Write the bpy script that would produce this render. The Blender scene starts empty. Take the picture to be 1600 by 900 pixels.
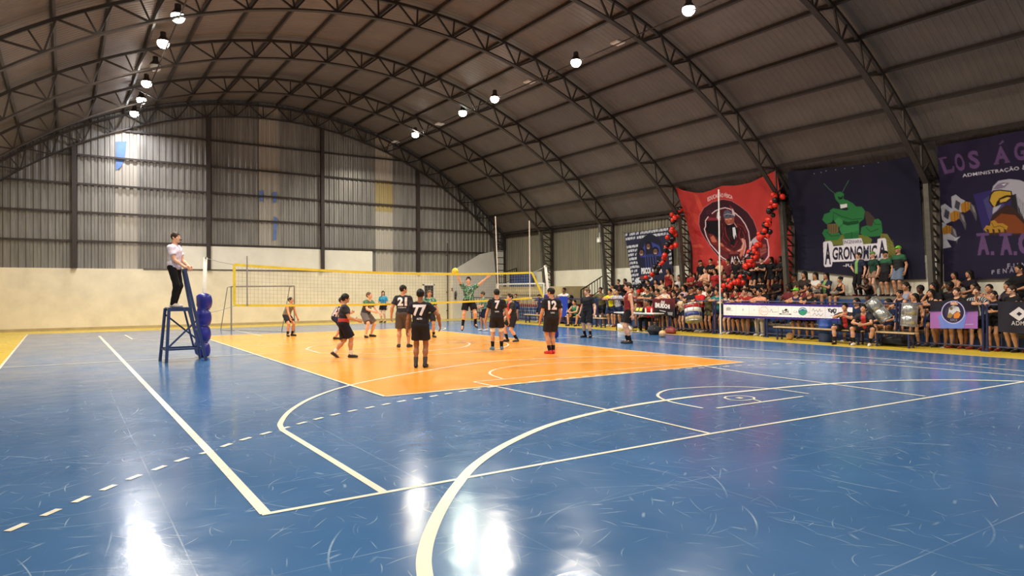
import bpy, bmesh, math, random
import numpy as np
from mathutils import Vector, Matrix
from mathutils.bvhtree import BVHTree

random.seed(7)
rng = np.random.default_rng(11)
scene = bpy.context.scene
COL = scene.collection
PI = math.pi


def lin(c):
    """sRGB 0..255 triple -> linear"""
    r = []
    for v in c[:3]:
        v = v / 255.0
        r.append(v / 12.92 if v <= 0.04045 else ((v + 0.055) / 1.055) ** 2.4)
    return tuple(r) + (1.0,)


# ------------------------------------------------------------------ camera
# world: X across the volleyball court, Y along the hall (far = +), Z up;
# origin = near corner of the orange court beside the referee's side
FPX, YAW, PITCH, ROLL = 1067.06, 0.581901, 0.002598, -0.004396
CAM = np.array([-4.3696, -10.4130, 1.7276])
_fw = np.array([math.sin(YAW) * math.cos(PITCH), math.cos(YAW) * math.cos(PITCH), math.sin(PITCH)])
_rt = np.array([math.cos(YAW), -math.sin(YAW), 0.0])
_up = np.cross(_rt, _fw)
RT = _rt * math.cos(ROLL) + _up * math.sin(ROLL)
UP = _up * math.cos(ROLL) - _rt * math.sin(ROLL)
FW = _fw
cd = bpy.data.cameras.new('camera')
cd.sensor_width = 36.0
cd.lens = FPX * 36.0 / 1600.0
cd.clip_end = 300
cam = bpy.data.objects.new('camera', cd)
COL.objects.link(cam)
cam.matrix_world = Matrix(((RT[0], UP[0], -FW[0], CAM[0]), (RT[1], UP[1], -FW[1], CAM[1]),
                           (RT[2], UP[2], -FW[2], CAM[2]), (0, 0, 0, 1)))
scene.camera = cam

# ------------------------------------------------------------------ world, exposure
w = bpy.data.worlds.new('world')
scene.world = w
w.use_nodes = True
w.node_tree.nodes['Background'].inputs[0].default_value = (0.055, 0.05, 0.045, 1)   # night outside
w.node_tree.nodes['Background'].inputs[1].default_value = 0.3
scene.view_settings.view_transform = 'Standard'
scene.view_settings.look = 'None'
scene.view_settings.gamma = 1.0
scene.view_settings.exposure = 0.0
LAMP_W = 500.0         # power of each high bay floodlight


def ray(px, py):
    return FW + RT * (px - 800) / FPX - UP * (py - 450) / FPX


def atX(px, py, X):
    d = ray(px, py); return CAM + d * ((X - CAM[0]) / d[0])


def atY(px, py, Y):
    d = ray(px, py); return CAM + d * ((Y - CAM[1]) / d[1])


def atZ(px, py, Z=0.0):
    d = ray(px, py); return CAM + d * ((Z - CAM[2]) / d[2])


def proj(P):
    d = np.asarray(P, float) - CAM
    z = d @ FW
    return 800 + FPX * (d @ RT) / z, 450 - FPX * (d @ UP) / z


# ------------------------------------------------------------------ object helpers
def tag(o, label=None, cat=None, group=None, kind=None):
    if label: o['label'] = label
    if cat: o['category'] = cat
    if group: o['group'] = group
    if kind: o['kind'] = kind
    return o


def empty(name, loc=(0, 0, 0), rz=0.0, parent=None):
    o = bpy.data.objects.new(name, None)
    COL.objects.link(o)
    o.empty_display_size = 0.1
    o.location = loc
    o.rotation_euler = (0, 0, rz)
    if parent: o.parent = parent
    return o


def link(name, mesh, mat=None, parent=None):
    o = bpy.data.objects.new(name, mesh)
    COL.objects.link(o)
    if mat is not None and len(mesh.materials) == 0:
        mesh.materials.append(mat)
    if parent: o.parent = parent
    return o


class MB:
    """collects boxes, bars, tubes; build() links them as one mesh object"""
    def __init__(self):
        self.v, self.f = [], []

    def raw(self, v, f):
        n = len(self.v)
        self.v += [tuple(map(float, p)) for p in v]
        self.f += [tuple(i + n for i in q) for q in f]
        return self

    def box(self, c, s, M=None):
        vs = []
        for x in (-.5, .5):
            for y in (-.5, .5):
                for z in (-.5, .5):
                    p = Vector((x * s[0], y * s[1], z * s[2]))
                    if M is not None: p = M @ p
                    vs.append((p.x + c[0], p.y + c[1], p.z + c[2]))
        return self.raw(vs, [(0, 1, 3, 2), (4, 6, 7, 5), (0, 4, 5, 1), (2, 3, 7, 6), (0, 2, 6, 4), (1, 5, 7, 3)])

    def b2(self, a, b):
        return self.box([(a[i] + b[i]) / 2 for i in range(3)], [abs(b[i] - a[i]) for i in range(3)])

    def bar(self, a, b, w_, h_=None, up=(0, 0, 1)):
        a, b = Vector(a), Vector(b)
        h_ = h_ or w_
        d = (b - a)
        L = d.length
        d.normalize()
        up = Vector(up)
        if abs(d.dot(up)) > .98: up = Vector((0, 1, 0)) if abs(d.y) < .9 else Vector((1, 0, 0))
        s = d.cross(up).normalized()
        u = s.cross(d)
        M = Matrix((s, d, u)).transposed()
        return self.box((a + b) / 2, (w_, L, h_), M)

    def tube(self, pts, r, n=10, closed=False):
        pts = [Vector(p) for p in pts]
        m = len(pts)
        rr = r if isinstance(r, (list, tuple)) else [r] * m
        prev = None
        base = len(self.v)
        for i, p in enumerate(pts):
            if closed: d = pts[(i + 1) % m] - pts[i - 1]
            else: d = pts[min(i + 1, m - 1)] - pts[max(i - 1, 0)]
            d.normalize()
            if prev is None:
                ref = Vector((0, 0, 1)) if abs(d.z) < .9 else Vector((1, 0, 0))
                s = d.cross(ref).normalized()
            else:
                s = (prev - d * prev.dot(d)).normalized()
            prev = s
            t = d.cross(s)
            for k in range(n):
                a = 2 * PI * k / n
                q = p + (s * math.cos(a) + t * math.sin(a)) * rr[i]
                self.v.append(tuple(q))
        for i in range(m if closed else m - 1):
            for k in range(n):
                a = base + i * n + k; b = base + i * n + (k + 1) % n
                c = base + ((i + 1) % m) * n + (k + 1) % n; d_ = base + ((i + 1) % m) * n + k
                self.f.append((a, b, c, d_))
        if not closed:
            self.f.append(tuple(base + k for k in range(n))[::-1])
            self.f.append(tuple(base + (m - 1) * n + k for k in range(n)))
        return self

    def lathe(self, prof, c=(0, 0, 0), n=20):
        base = len(self.v)
        for r, z in prof:
            for k in range(n):
                a = 2 * PI * k / n
                self.v.append((c[0] + r * math.cos(a), c[1] + r * math.sin(a), c[2] + z))
        for i in range(len(prof) - 1):
            for k in range(n):
                self.f.append((base + i * n + k, base + i * n + (k + 1) % n, base + (i + 1) * n + (k + 1) % n, base + (i + 1) * n + k))
        self.f.append(tuple(base + k for k in range(n))[::-1])
        self.f.append(tuple(base + (len(prof) - 1) * n + k for k in range(n)))
        return self

    def mesh(self, name, smooth=False):
        me = bpy.data.meshes.new(name)
        me.from_pydata(self.v, [], self.f)
        if smooth: me.shade_smooth()
        me.update()
        return me

    def build(self, name, mat=None, parent=None, smooth=False):
        return link(name, self.mesh(name, smooth), mat, parent)


# ------------------------------------------------------------------ materials
def nodes(name):
    m = bpy.data.materials.new(name)
    m.use_nodes = True
    return m, m.node_tree, m.node_tree.nodes['Principled BSDF']


def N(nt, typ, **kw):
    n = nt.nodes.new(typ)
    for k, v in kw.items():
        if hasattr(n, k): setattr(n, k, v)
        else: n.inputs[k].default_value = v
    return n


def mixc(nt, fac, a, b, mode='MIX'):
    n = nt.nodes.new('ShaderNodeMix'); n.data_type = 'RGBA'; n.blend_type = mode
    for i, v in ((0, fac), (6, a), (7, b)):
        if hasattr(v, 'node') or isinstance(v, bpy.types.NodeSocket): nt.links.new(v, n.inputs[i])
        else: n.inputs[i].default_value = v
    return n.outputs[2]


def ramp(nt, src, p0, p1, c0=(0, 0, 0, 1), c1=(1, 1, 1, 1)):
    r = nt.nodes.new('ShaderNodeValToRGB')
    r.color_ramp.elements[0].position, r.color_ramp.elements[1].position = p0, p1
    r.color_ramp.elements[0].color, r.color_ramp.elements[1].color = c0, c1
    nt.links.new(src, r.inputs[0])
    return r.outputs[0]


def plain(name, c, rough=.6, metal=0.0, noise=.12, scale=6.0, bump=0.0, spec=.5):
    """painted / plain surface with slight procedural mottling"""
    m, nt, b = nodes(name)
    c = lin(c)
    tc = N(nt, 'ShaderNodeTexCoord')
    nz = N(nt, 'ShaderNodeTexNoise', Scale=scale, Detail=5.0, Roughness=.6)
    nt.links.new(tc.outputs['Object'], nz.inputs['Vector'])
    d = tuple(v * (1 - noise * 2) for v in c[:3]) + (1,)
    l = tuple(min(1, v * (1 + noise)) for v in c[:3]) + (1,)
    nt.links.new(ramp(nt, nz.outputs['Fac'], .3, .7, d, l), b.inputs['Base Color'])
    b.inputs['Roughness'].default_value = rough
    b.inputs['Metallic'].default_value = metal
    b.inputs['Specular IOR Level'].default_value = spec
    if bump:
        bp = N(nt, 'ShaderNodeBump', Strength=bump, Distance=.02)
        nt.links.new(nz.outputs['Fac'], bp.inputs['Height'])
        nt.links.new(bp.outputs[0], b.inputs['Normal'])
    return m


def objcol(name, rough=.8, spec=.3, wrinkle=.25, tint=False):
    """colour comes from each object's own viewport colour (so copies can share a mesh)"""
    m, nt, b = nodes(name)
    oi = N(nt, 'ShaderNodeObjectInfo')
    tc = N(nt, 'ShaderNodeTexCoord')
    nz = N(nt, 'ShaderNodeTexNoise', Scale=9.0, Detail=4.0)
    nt.links.new(tc.outputs['Object'], nz.inputs['Vector'])
    col = mixc(nt, .35, oi.outputs['Color'], ramp(nt, nz.outputs['Fac'], .3, .7, (.7, .7, .7, 1), (1.05, 1.05, 1.05, 1)), 'MULTIPLY')
    if tint:
        at = N(nt, 'ShaderNodeAttribute', attribute_name='tint')
        col = mixc(nt, 1.0, col, at.outputs['Color'], 'MULTIPLY')
    nt.links.new(col, b.inputs['Base Color'])
    b.inputs['Roughness'].default_value = rough
    b.inputs['Specular IOR Level'].default_value = spec
    if wrinkle:
        bp = N(nt, 'ShaderNodeBump', Strength=wrinkle, Distance=.02)
        nt.links.new(nz.outputs['Fac'], bp.inputs['Height'])
        nt.links.new(bp.outputs[0], b.inputs['Normal'])
    return m


JOINT = (1.96, .36, 2.03, 2.03)


def court_paint(name, c, scratch=(120, 155, 190), rough=.2, amount=.5):
    """glossy worn epoxy paint: slab joints, scuffs and scratches"""
    m, nt, b = nodes(name)
    geo = N(nt, 'ShaderNodeNewGeometry')
    c = lin(c)
    n1 = N(nt, 'ShaderNodeTexNoise', Scale=.35, Detail=6.0, Roughness=.55)
    nt.links.new(geo.outputs['Position'], n1.inputs['Vector'])
    d = tuple(v * .86 for v in c[:3]) + (1,)
    l = tuple(min(1, v * 1.1) for v in c[:3]) + (1,)
    col = ramp(nt, n1.outputs['Fac'], .32, .68, d, l)
    def math2(op, a_, b_=None):
        n = N(nt, 'ShaderNodeMath', operation=op)
        for i, v in ((0, a_), (1, b_)):
            if v is None: continue
            if isinstance(v, bpy.types.NodeSocket): nt.links.new(v, n.inputs[i])
            else: n.inputs[i].default_value = v
        return n.outputs[0]
    # scuffs: one short bent stroke in each cell of several cell patterns
    scr = None
    for sc, wd, ln, bend in ((.9, .010, .42, .5), (1.7, .007, .22, 1.4), (2.9, .006, .13, 2.5), (.55, .006, .8, .15), (2.2, .016, .07, 1.0), (4.3, .005, .09, 2.0), (1.25, .006, .33, .4)):
        off = N(nt, 'ShaderNodeVectorMath', operation='ADD'); off.inputs[1].default_value = (sc * 7.3, sc * 3.1, 0)
        nt.links.new(geo.outputs['Position'], off.inputs[0])
        vo = N(nt, 'ShaderNodeTexVoronoi', voronoi_dimensions='2D'); vo.inputs['Scale'].default_value = sc
        nt.links.new(off.outputs[0], vo.inputs['Vector'])
        sub = N(nt, 'ShaderNodeVectorMath', operation='SUBTRACT')
        nt.links.new(off.outputs[0], sub.inputs[0]); nt.links.new(vo.outputs['Position'], sub.inputs[1])
        sr = N(nt, 'ShaderNodeSeparateColor'); nt.links.new(vo.outputs['Color'], sr.inputs[0])
        vr = N(nt, 'ShaderNodeVectorRotate', rotation_type='Z_AXIS')
        nt.links.new(sub.outputs[0], vr.inputs['Vector']); nt.links.new(math2('MULTIPLY', sr.outputs[0], 6.28), vr.inputs['Angle'])
        sx = N(nt, 'ShaderNodeSeparateXYZ'); nt.links.new(vr.outputs[0], sx.inputs[0])
        y_ = math2('ADD', sx.outputs['Y'], math2('MULTIPLY', math2('MULTIPLY', sx.outputs['X'], sx.outputs['X']), math2('MULTIPLY', math2('SUBTRACT', sr.outputs[1], .5), bend * 2)))
        my = ramp(nt, math2('DIVIDE', math2('ABSOLUTE', y_), wd), .35, 1.0, (1, 1, 1, 1), (0, 0, 0, 1))
        mx = ramp(nt, math2('DIVIDE', math2('ABSOLUTE', sx.outputs['X']), ln), .3, 1.0, (1, 1, 1, 1), (0, 0, 0, 1))
        pick = ramp(nt, sr.outputs[2], .25, .75)
        o = math2('MULTIPLY', math2('MULTIPLY', my, mx), pick)
        scr = o if scr is None else math2('MAXIMUM', scr, o)
    patch = N(nt, 'ShaderNodeTexNoise', Scale=1.3, Detail=6.0, Roughness=.7)
    nt.links.new(geo.outputs['Position'], patch.inputs['Vector'])
    pm = ramp(nt, patch.outputs['Fac'], .36, .62)
    # worn slab joints
    sg = N(nt, 'ShaderNodeSeparateXYZ'); nt.links.new(geo.outputs['Position'], sg.inputs[0])
    jx = math2('ABSOLUTE', math2('SUBTRACT', math2('FRACT', math2('DIVIDE', math2('ADD', sg.outputs['X'], 20.0 + JOINT[0]), JOINT[2])), .5))
    jy = math2('ABSOLUTE', math2('SUBTRACT', math2('FRACT', math2('DIVIDE', math2('ADD', sg.outputs['Y'], 20.0 + JOINT[1]), JOINT[3])), .5))
    jl = math2('MAXIMUM', ramp(nt, jx, .4975, .499), ramp(nt, jy, .4975, .499))
    scr = math2('MAXIMUM', math2('MULTIPLY', scr, pm), math2('MULTIPLY', jl, math2('MULTIPLY', pm, .7)))
    col = mixc(nt, math2('MULTIPLY', scr, amount), col, lin(scratch))
    nt.links.new(col, b.inputs['Base Color'])
    n2 = N(nt, 'ShaderNodeTexNoise', Scale=1.1, Detail=7.0, Roughness=.62)
    nt.links.new(geo.outputs['Position'], n2.inputs['Vector'])
    rr = N(nt, 'ShaderNodeMapRange')
    rr.inputs['From Min'].default_value, rr.inputs['From Max'].default_value = .3, .7
    rr.inputs['To Min'].default_value, rr.inputs['To Max'].default_value = rough * .75, rough * 1.35
    nt.links.new(n2.outputs['Fac'], rr.inputs['Value'])
    nt.links.new(rr.outputs[0], b.inputs['Roughness'])
    n3 = N(nt, 'ShaderNodeTexNoise', Scale=1.8, Detail=6.0, Roughness=.55)
    nt.links.new(geo.outputs['Position'], n3.inputs['Vector'])
    bp = N(nt, 'ShaderNodeBump', Strength=.2, Distance=.03)
    nt.links.new(n3.outputs['Fac'], bp.inputs['Height'])
    bp2 = N(nt, 'ShaderNodeBump', Strength=.05, Distance=.005)
    nt.links.new(scr, bp2.inputs['Height'])
    nt.links.new(bp.outputs[0], bp2.inputs['Normal'])
    nt.links.new(bp2.outputs[0], b.inputs['Normal'])
    b.inputs['Specular IOR Level'].default_value = .5
    b.inputs['IOR'].default_value = 1.62
    return m


def metal_sheet(name, c, metal=.55, rough=.42, stain=.35, vert=True):
    m, nt, b = nodes(name)
    geo = N(nt, 'ShaderNodeNewGeometry')
    oi = N(nt, 'ShaderNodeObjectInfo')
    mp = N(nt, 'ShaderNodeMapping')
    mp.inputs['Scale'].default_value = (3, 3, .35) if vert else (1.0, 1.0, 1.0)
    nt.links.new(geo.outputs['Position'], mp.inputs['Vector'])
    nz = N(nt, 'ShaderNodeTexNoise', Scale=1.3, Detail=6.0, Roughness=.65)
    nt.links.new(mp.outputs[0], nz.inputs['Vector'])
    c = lin(c)
    d = tuple(v * (1 - stain) for v in c[:3]) + (1,)
    col = ramp(nt, nz.outputs['Fac'], .3, .72, d, c)
    rnd = ramp(nt, oi.outputs['Random'], 0, 1, (.74, .74, .74, 1), (1, 1, 1, 1))
    col = mixc(nt, 1.0, col, rnd, 'MULTIPLY')
    nt.links.new(col, b.inputs['Base Color'])
    b.inputs['Metallic'].default_value = metal
    b.inputs['Roughness'].default_value = rough
    return m


def vcol_cloth(name, rough=.75):
    m, nt, b = nodes(name)
    at = N(nt, 'ShaderNodeAttribute', attribute_name='print')
    tc = N(nt, 'ShaderNodeTexCoord')
    nz = N(nt, 'ShaderNodeTexNoise', Scale=1.5, Detail=5.0)
    nt.links.new(tc.outputs['Object'], nz.inputs['Vector'])
    nt.links.new(mixc(nt, .25, at.outputs['Color'], ramp(nt, nz.outputs['Fac'], .3, .7, (.8, .8, .8, 1), (1, 1, 1, 1)), 'MULTIPLY'), b.inputs['Base Color'])
    b.inputs['Roughness'].default_value = rough
    b.inputs['Specular IOR Level'].default_value = .2
    return m


M = {}
M['blue'] = court_paint('court_blue_paint', (65, 106, 153), (170, 192, 208), .16, .75)
M['orange'] = court_paint('court_orange_paint', (232, 156, 58), (240, 190, 120), .2, .25)
M['yellow'] = court_paint('border_yellow_paint', (206, 176, 52), (170, 140, 50), .3, .3)
M['line'] = court_paint('line_paint', (226, 220, 200), (190, 190, 180), .3, .35)
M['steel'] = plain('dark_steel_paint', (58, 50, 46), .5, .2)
M['steel_lit'] = plain('lit_steel_paint', (92, 88, 80), .5, .2)  # lit copy of the dark steel: light on the inner flanges put into the colour
M['roof'] = metal_sheet('roof_sheet_metal', (120, 110, 102), .15, .5, .22, False)
M['sheet'] = metal_sheet('galvanised_sheet', (168, 164, 156), .45, .36, .42)
M['sheet_clear'] = metal_sheet('translucent_sheet', (188, 180, 166), .0, .4, .14)
M['sheet_tan'] = metal_sheet('aged_translucent_sheet', (186, 166, 112), .0, .45, .2)
M['sheet_right'] = metal_sheet('galvanised_sheet_side', (150, 142, 122), .2, .45, .25)
M['plaster'] = plain('cream_plaster', (226, 214, 186), .75, 0, .06, 1.3, .05)
M['plaster2'] = plain('white_plaster', (224, 218, 200), .75, 0, .05, 1.3, .05)
M['plasterg'] = plain('grey_white_plaster', (206, 202, 194), .75, 0, .05, 1.3, .05)
M['wallblue'] = plain('blue_wall_paint', (44, 74, 128), .6, 0, .12, 2)
M['wallred'] = plain('red_wall_paint', (132, 44, 44), .6, 0, .12, 2)
M['concrete'] = plain('grey_concrete', (120, 112, 100), .85, 0, .14, 2, .1)
M['tan'] = plain('tan_plaster', (178, 160, 118), .8, 0, .1, 2, .05)
M['railblue'] = plain('navy_tube_paint', (34, 42, 84), .4, 0, .08, 8)
M['chairblue'] = plain('slate_blue_steel_paint', (52, 68, 108), .4, .1, .1, 8)
M['black'] = plain('black_steel_paint', (24, 23, 24), .5)
M['white'] = plain('white_paint', (228, 226, 220), .45, 0, .05, 5)
M['grey'] = plain('grey_pole_paint', (150, 148, 142), .45)
M['greypost'] = plain('goal_grey_paint', (128, 124, 112), .5)
M['ylwtape'] = plain('yellow_net_tape', (232, 208, 56), .6, 0, .08, 3)
M['cord'] = plain('net_cord', (150, 142, 124), .8)
M['padblue'] = plain('blue_vinyl_padding', (34, 40, 132), .38, 0, .12, 5, .15)
M['red'] = plain('red_plastic', (204, 42, 34), .4)
M['silver'] = plain('drum_silver', (190, 190, 186), .25, .7, .06, 6)
M['wood'] = plain('light_wood_plank', (196, 168, 124), .5, 0, .12, 9)
M['bluebin'] = plain('blue_plastic', (36, 72, 150), .4)
M['bag'] = plain('black_bag_fabric', (26, 26, 30), .8, 0, .2, 8, .3)
M['plasticbag'] = plain('white_plastic_bag', (232, 228, 222), .35, 0, .06, 9, .4)
M['ball_y'] = plain('yellow_ball_leather', (230, 206, 50), .5)
M['ball_b'] = plain('beige_ball_leather', (214, 170, 120), .5)
M['balloon_red'] = plain('red_balloon_latex', (214, 46, 30), .25, 0, .04)
M['balloon_black'] = plain('black_balloon_latex', (22, 20, 22), .25, 0, .04)
M['cloth'] = objcol('cloth_fabric', .85, .2, .35)
M['skin'] = objcol('skin', .55, .35, .0, True)
M['hair'] = objcol('hair_strands', .6, .3, .6)
M['shoe'] = objcol('shoe_leather', .55, .4, .1, True)
M['print'] = vcol_cloth('printed_banner_cloth')
M['number'] = plain('white_jersey_print', (226, 216, 218), .7, 0, .03)
# ================================================================== HALL
CX, CZ, R0 = 4.95, -7.6, 19.05           # barrel roof: centre line and radius
BAY = 5.15
FR = [26 - BAY * k for k in range(8)]     # truss frames, far gable first
STEP = math.radians(4.3)                  # purlin spacing
XR, XL = 19.1, -9.2                       # side walls
YFAR, YNEAR = 26.0, -15.2


def arc(R, a): return CX + R * math.sin(a), CZ + R * math.cos(a)
def arcz(R, X): return CZ + math.sqrt(max(0.0, R * R - (X - CX) ** 2))


# ---- lamps (they are the light of this scene)
lamp_ends = {}


def floodlight(px, py, Zl, Xl, lit, tint, label, Y=None):
    if Y is None:
        p = atX(px, py, Xl)
        if Zl is None: Zl = p[2]
        Y = p[1]; Zl = p[2]
    p = (Xl, Y, Zl)
    t = empty('floodlight', p)
    tag(t, label, 'floodlight', 'high bay floodlights')
    b = MB(); b.lathe([(.05, .36), (.085, .34), (.09, .2), (.15, .12), (.185, .07), (.185, .05), (.16, .05)][::-1], n=20)
    b.build('housing', M['steel'], t)
    zh = arcz(18.2, Xl) - Zl + .02
    if zh > .36: MB().tube([(0, 0, .33), (0, 0, zh)], .018, 8).build('hanger', M['steel'], t)
    b = MB(); b.lathe([(.02, -.17), (.09, -.155), (.145, -.11), (.175, -.05), (.18, 0), (.17, .04), (.16, .055)], n=20)
    lens = b.build('lens', None, t, True)
    key = 'lens_lit_%.2f_%.2f' % (tint[1], tint[2]) if lit else 'lens_off'
    if key not in M:
        m, nt, bs = nodes('floodlight_' + ('lens_lit' if lit else 'lens_off'))
        bs.inputs['Base Color'].default_value = (.75, .75, .72, 1)
        bs.inputs['Roughness'].default_value = .3
        if lit:
            bs.inputs['Emission Color'].default_value = (*tint, 1)
            bs.inputs['Emission Strength'].default_value = 30
        M[key] = m
    lens.data.materials.append(M[key])
    if lit:
        l = bpy.data.lights.new('floodlight_lamp', 'AREA')
        l.shape = 'DISK'; l.size = .42
        l.energy = LAMP_W * (.5 if tint == COOL else 1); l.color = tint; l.spread = 2.75
        o = bpy.data.objects.new('floodlight_lamp', l)
        COL.objects.link(o); o.parent = t; o.location = (0, 0, -.19)
    return p


WARM, GREEN, COOL = (1, .92, .80), (.90, 1, .86), (.95, .95, 1.0)
ordn = ['first', 'second', 'third', 'fourth', 'fifth', 'sixth', 'seventh', 'eighth', 'ninth', 'tenth', 'eleventh', 'twelfth',
        'thirteenth', 'fourteenth', 'fifteenth', 'sixteenth', 'seventeenth', 'eighteenth', 'nineteenth', 'twentieth', 'twenty-first', 'twenty-second', 'twenty-third', 'twenty-fourth', 'twenty-fifth', 'twenty-sixth', 'twenty-seventh', 'twenty-eighth']
k = 0
for px, py, lit, tint in ((210, 177, 1, COOL), (221, 156, 1, COOL), (229, 130, 1, WARM), (243, 104, 0, WARM), (255, 67, 1, WARM), (278, 26, 1, WARM)):
    floodlight(px, py, None, -1.65, lit, tint, ('unlit' if not lit else 'lit') + ' round floodlight, %s from the far wall in the row over the referee side' % ordn[k]); k += 1
k = 0
for px, py, lit, tint in ((649, 210, 1, WARM), (723, 176, 1, GREEN), (773, 154, 1, WARM), (900, 97, 1, WARM), (1076, 15, 1, WARM)):
    floodlight(px, py, None, 10.63, lit, tint, 'lit round floodlight, %s from the far wall in the row over the stands side' % ordn[k]); k += 1
# the same two rows go on overhead, above the top edge of the photo
for Xl, Ys in ((-1.65, (8.0, 2.9, -2.3, -7.4)), (10.63, (-2.3, -7.4))):
    for Y in Ys:
        floodlight(0, 0, 9.7, Xl, 1, WARM, 'lit floodlight over the near half court, %s in the row on the %s side' % (ordn[Ys.index(Y) + (6 if Xl < 0 else 5)], 'referee' if Xl < 0 else 'stands'), Y)
# square unlit emergency panels hanging under the trusses
k = 0
for px, py in ((618, 222), (687, 194), (827, 128), (965, 67)):
    p = atX(px, py, 10.63)
    t = empty('lamp_panel', p)
    tag(t, 'small unlit square white lamp panel, %s from the far wall beside the floodlights' % ordn[k], 'lamp', 'unlit square lamp panels'); k += 1
    MB().box((0, 0, 0), (.34, .34, .05)).build('panel', M['white'], t)
    MB().box((0, 0, .04), (.26, .26, .05)).build('housing', M['grey'], t)
    MB().bar((0, 0, .06), (0, 0, arcz(18.2, 10.63) - p[2]), .02).build('hanger', M['steel'], t)

# ---- floor and markings
fl = MB().b2((XL, YNEAR, -.2), (XR, YFAR, 0)).build('floor', M['blue'])
tag(fl, kind='structure')
MB().b2((0, 0, 0), (9, 18, .002)).build('orange_court', M['orange'], fl)
for a, b in (((14.95, YNEAR, 0), (17.15, 23.6, .003)), ((XL, YNEAR, 0), (-5.6, 23.6, .003)), ((XL, 23.6, 0), (XR, YFAR, .003))):
    MB().b2(a, b).build('border_strip', M['yellow'], fl)


def strip(pts, wd, z=.004, name='court_line', mat='line', closed=False):
    """flat painted line through floor points"""
    P = [Vector((p[0], p[1], 0)) for p in pts]
    n = len(P)
    v, f = [], []
    for i, p in enumerate(P):
        a = P[i - 1] if (i or closed) else p
        c = P[(i + 1) % n] if (i < n - 1 or closed) else p
        d = (c - a).normalized()
        s = Vector((-d.y, d.x, 0)) * wd / 2
        for q in (p + s, p - s):
            v.append((q.x, q.y, z))
    for i in range(n if closed else n - 1):
        j = (i + 1) % n
        f.append((2 * i, 2 * i + 1, 2 * j + 1, 2 * j))
    mb = MB().raw(v, f)
    return mb.build(name, M[mat], fl)


def spl(pts, m=12):
    P = [np.array(p[:2], float) for p in pts]
    P = [2 * P[0] - P[1]] + P + [2 * P[-1] - P[-2]]
    out = []
    for i in range(1, len(P) - 2):
        for t in np.linspace(0, 1, m, endpoint=False):
            a, b, c, d = P[i - 1:i + 3]
            out.append(.5 * (2 * b + (c - a) * t + (2 * a - 5 * b + 4 * c - d) * t * t + (3 * b - a - 3 * c + d) * t ** 3))
    out.append(P[-2])
    return out


G = lambda *q: [atZ(x, y) for x, y in q]
A = lambda cx, cy, r, a0, a1, n=40: [(cx + r * math.cos(math.radians(a0 + (a1 - a0) * i / n)), cy + r * math.sin(math.radians(a0 + (a1 - a0) * i / n))) for i in range(n + 1)]
# near basketball end line and sidelines
strip(G((409, 804.5), (1110, 678), (1600, 596.5), (1700, 580)), .055)
pl = atZ(415, 803)
strip([pl, atZ(327, 706), atZ(155, 525)], .085, .0045)
strip(G((1700, 589), (1600, 580), (1400, 562), (1200, 548), (1010, 533), (880, 523.5)), .06)
# goal area arc (large, near)
big = spl(G((676, 960), (664, 900), (663, 868), (672, 833), (690, 795), (714, 759), (746, 724), (800, 690), (870, 661), (960, 639), (1060, 623), (1160, 612), (1280, 601), (1400, 595), (1500, 594), (1600, 596.5), (1680, 603)), 8)
strip(big, .10, .005)
# three point arc
strip(spl(G((599, 769), (520, 720), (441, 672)), 4), .075)
strip(spl(G((441, 672), (438.5, 661), (455, 641), (490, 621), (540, 604), (600, 591), (660, 580.5), (740, 568), (800, 563), (900, 558.5), (1000, 556), (1100, 557), (1200, 560.5), (1300, 565.5), (1400, 571.5), (1600, 587.5), (1690, 595)), 8), .07, .0052)
# free throw lane
strip(G((740, 597), (842, 618), (960, 643), (1110, 678)), .055, .0055)
strip(G((740, 597), (880, 584.5), (1020, 573.5), (1085, 568.5)), .05, .0056)
strip(G((1085, 570), (1180, 585), (1300, 600.5), (1445, 619.5)), .06, .0057)
strip(spl(G((785, 592), (768, 586), (766, 581), (780, 576), (820, 570.5), (880, 567), (960, 566), (1040, 570.5)), 8), .05)
# no-charge arc, backboard line and hoop spot
strip(spl(G((1098, 638), (1048, 628), (1028, 619), (1036, 611.5), (1060, 607.5), (1130, 604.3), (1200, 607), (1264, 615.5)), 8), .05)
strip(G((1120, 638), (1255, 619.5)), .055)
strip(spl(G((1132, 622), (1142, 625), (1160, 626), (1176, 624), (1178, 621.5), (1168, 619.5), (1150, 618.8), (1134, 620)), 4), .035, closed=True)
strip(G((1176, 624), (1190, 628)), .035)
hp = atZ(1155.5, 622)
strip([(hp[0] - .05, hp[1]), (hp[0] + .05, hp[1])], .1)
# volleyball outline, attack lines and centre line
for a, b in (((0, 0), (9, 0)), ((9, 0), (9, 18)), ((9, 18), (0, 18)), ((0, 18), (0, 0))):
    strip([a, b], .06, .0062)
strip([(-5.6, 9), (0, 9), (9, 9), (14.9, 9)], .05, .0063)
strip([(0, 6), (9, 6)], .05, .0063)
strip([(0, 12), (9, 12)], .05, .0063)
cc = spl(G((478, 546), (492, 541), (540, 537.5), (620, 534.5), (690, 533.5), (727, 535), (733, 539), (712, 544.5), (640, 550), (560, 553.5), (500, 552)), 6)
strip(cc, .06, .0064, closed=True)
strip(spl(G((735, 549.5), (770, 547), (792, 541), (790, 536), (760, 531.5)), 6), .05, .0066)
# far key and far arcs
strip(G((195, 523.5), (207, 530), (300, 535)), .06)
strip(G((366, 516), (410, 525)), .06)
strip(spl(G((640, 514.5), (670, 511), (695, 512.5), (690, 515.5), (668, 518.5)), 6), .06)
strip([(-5.57, -12), (-5.57, 23.57), (14.93, 23.57), (14.93, -12)], .06, .0045)
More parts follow.
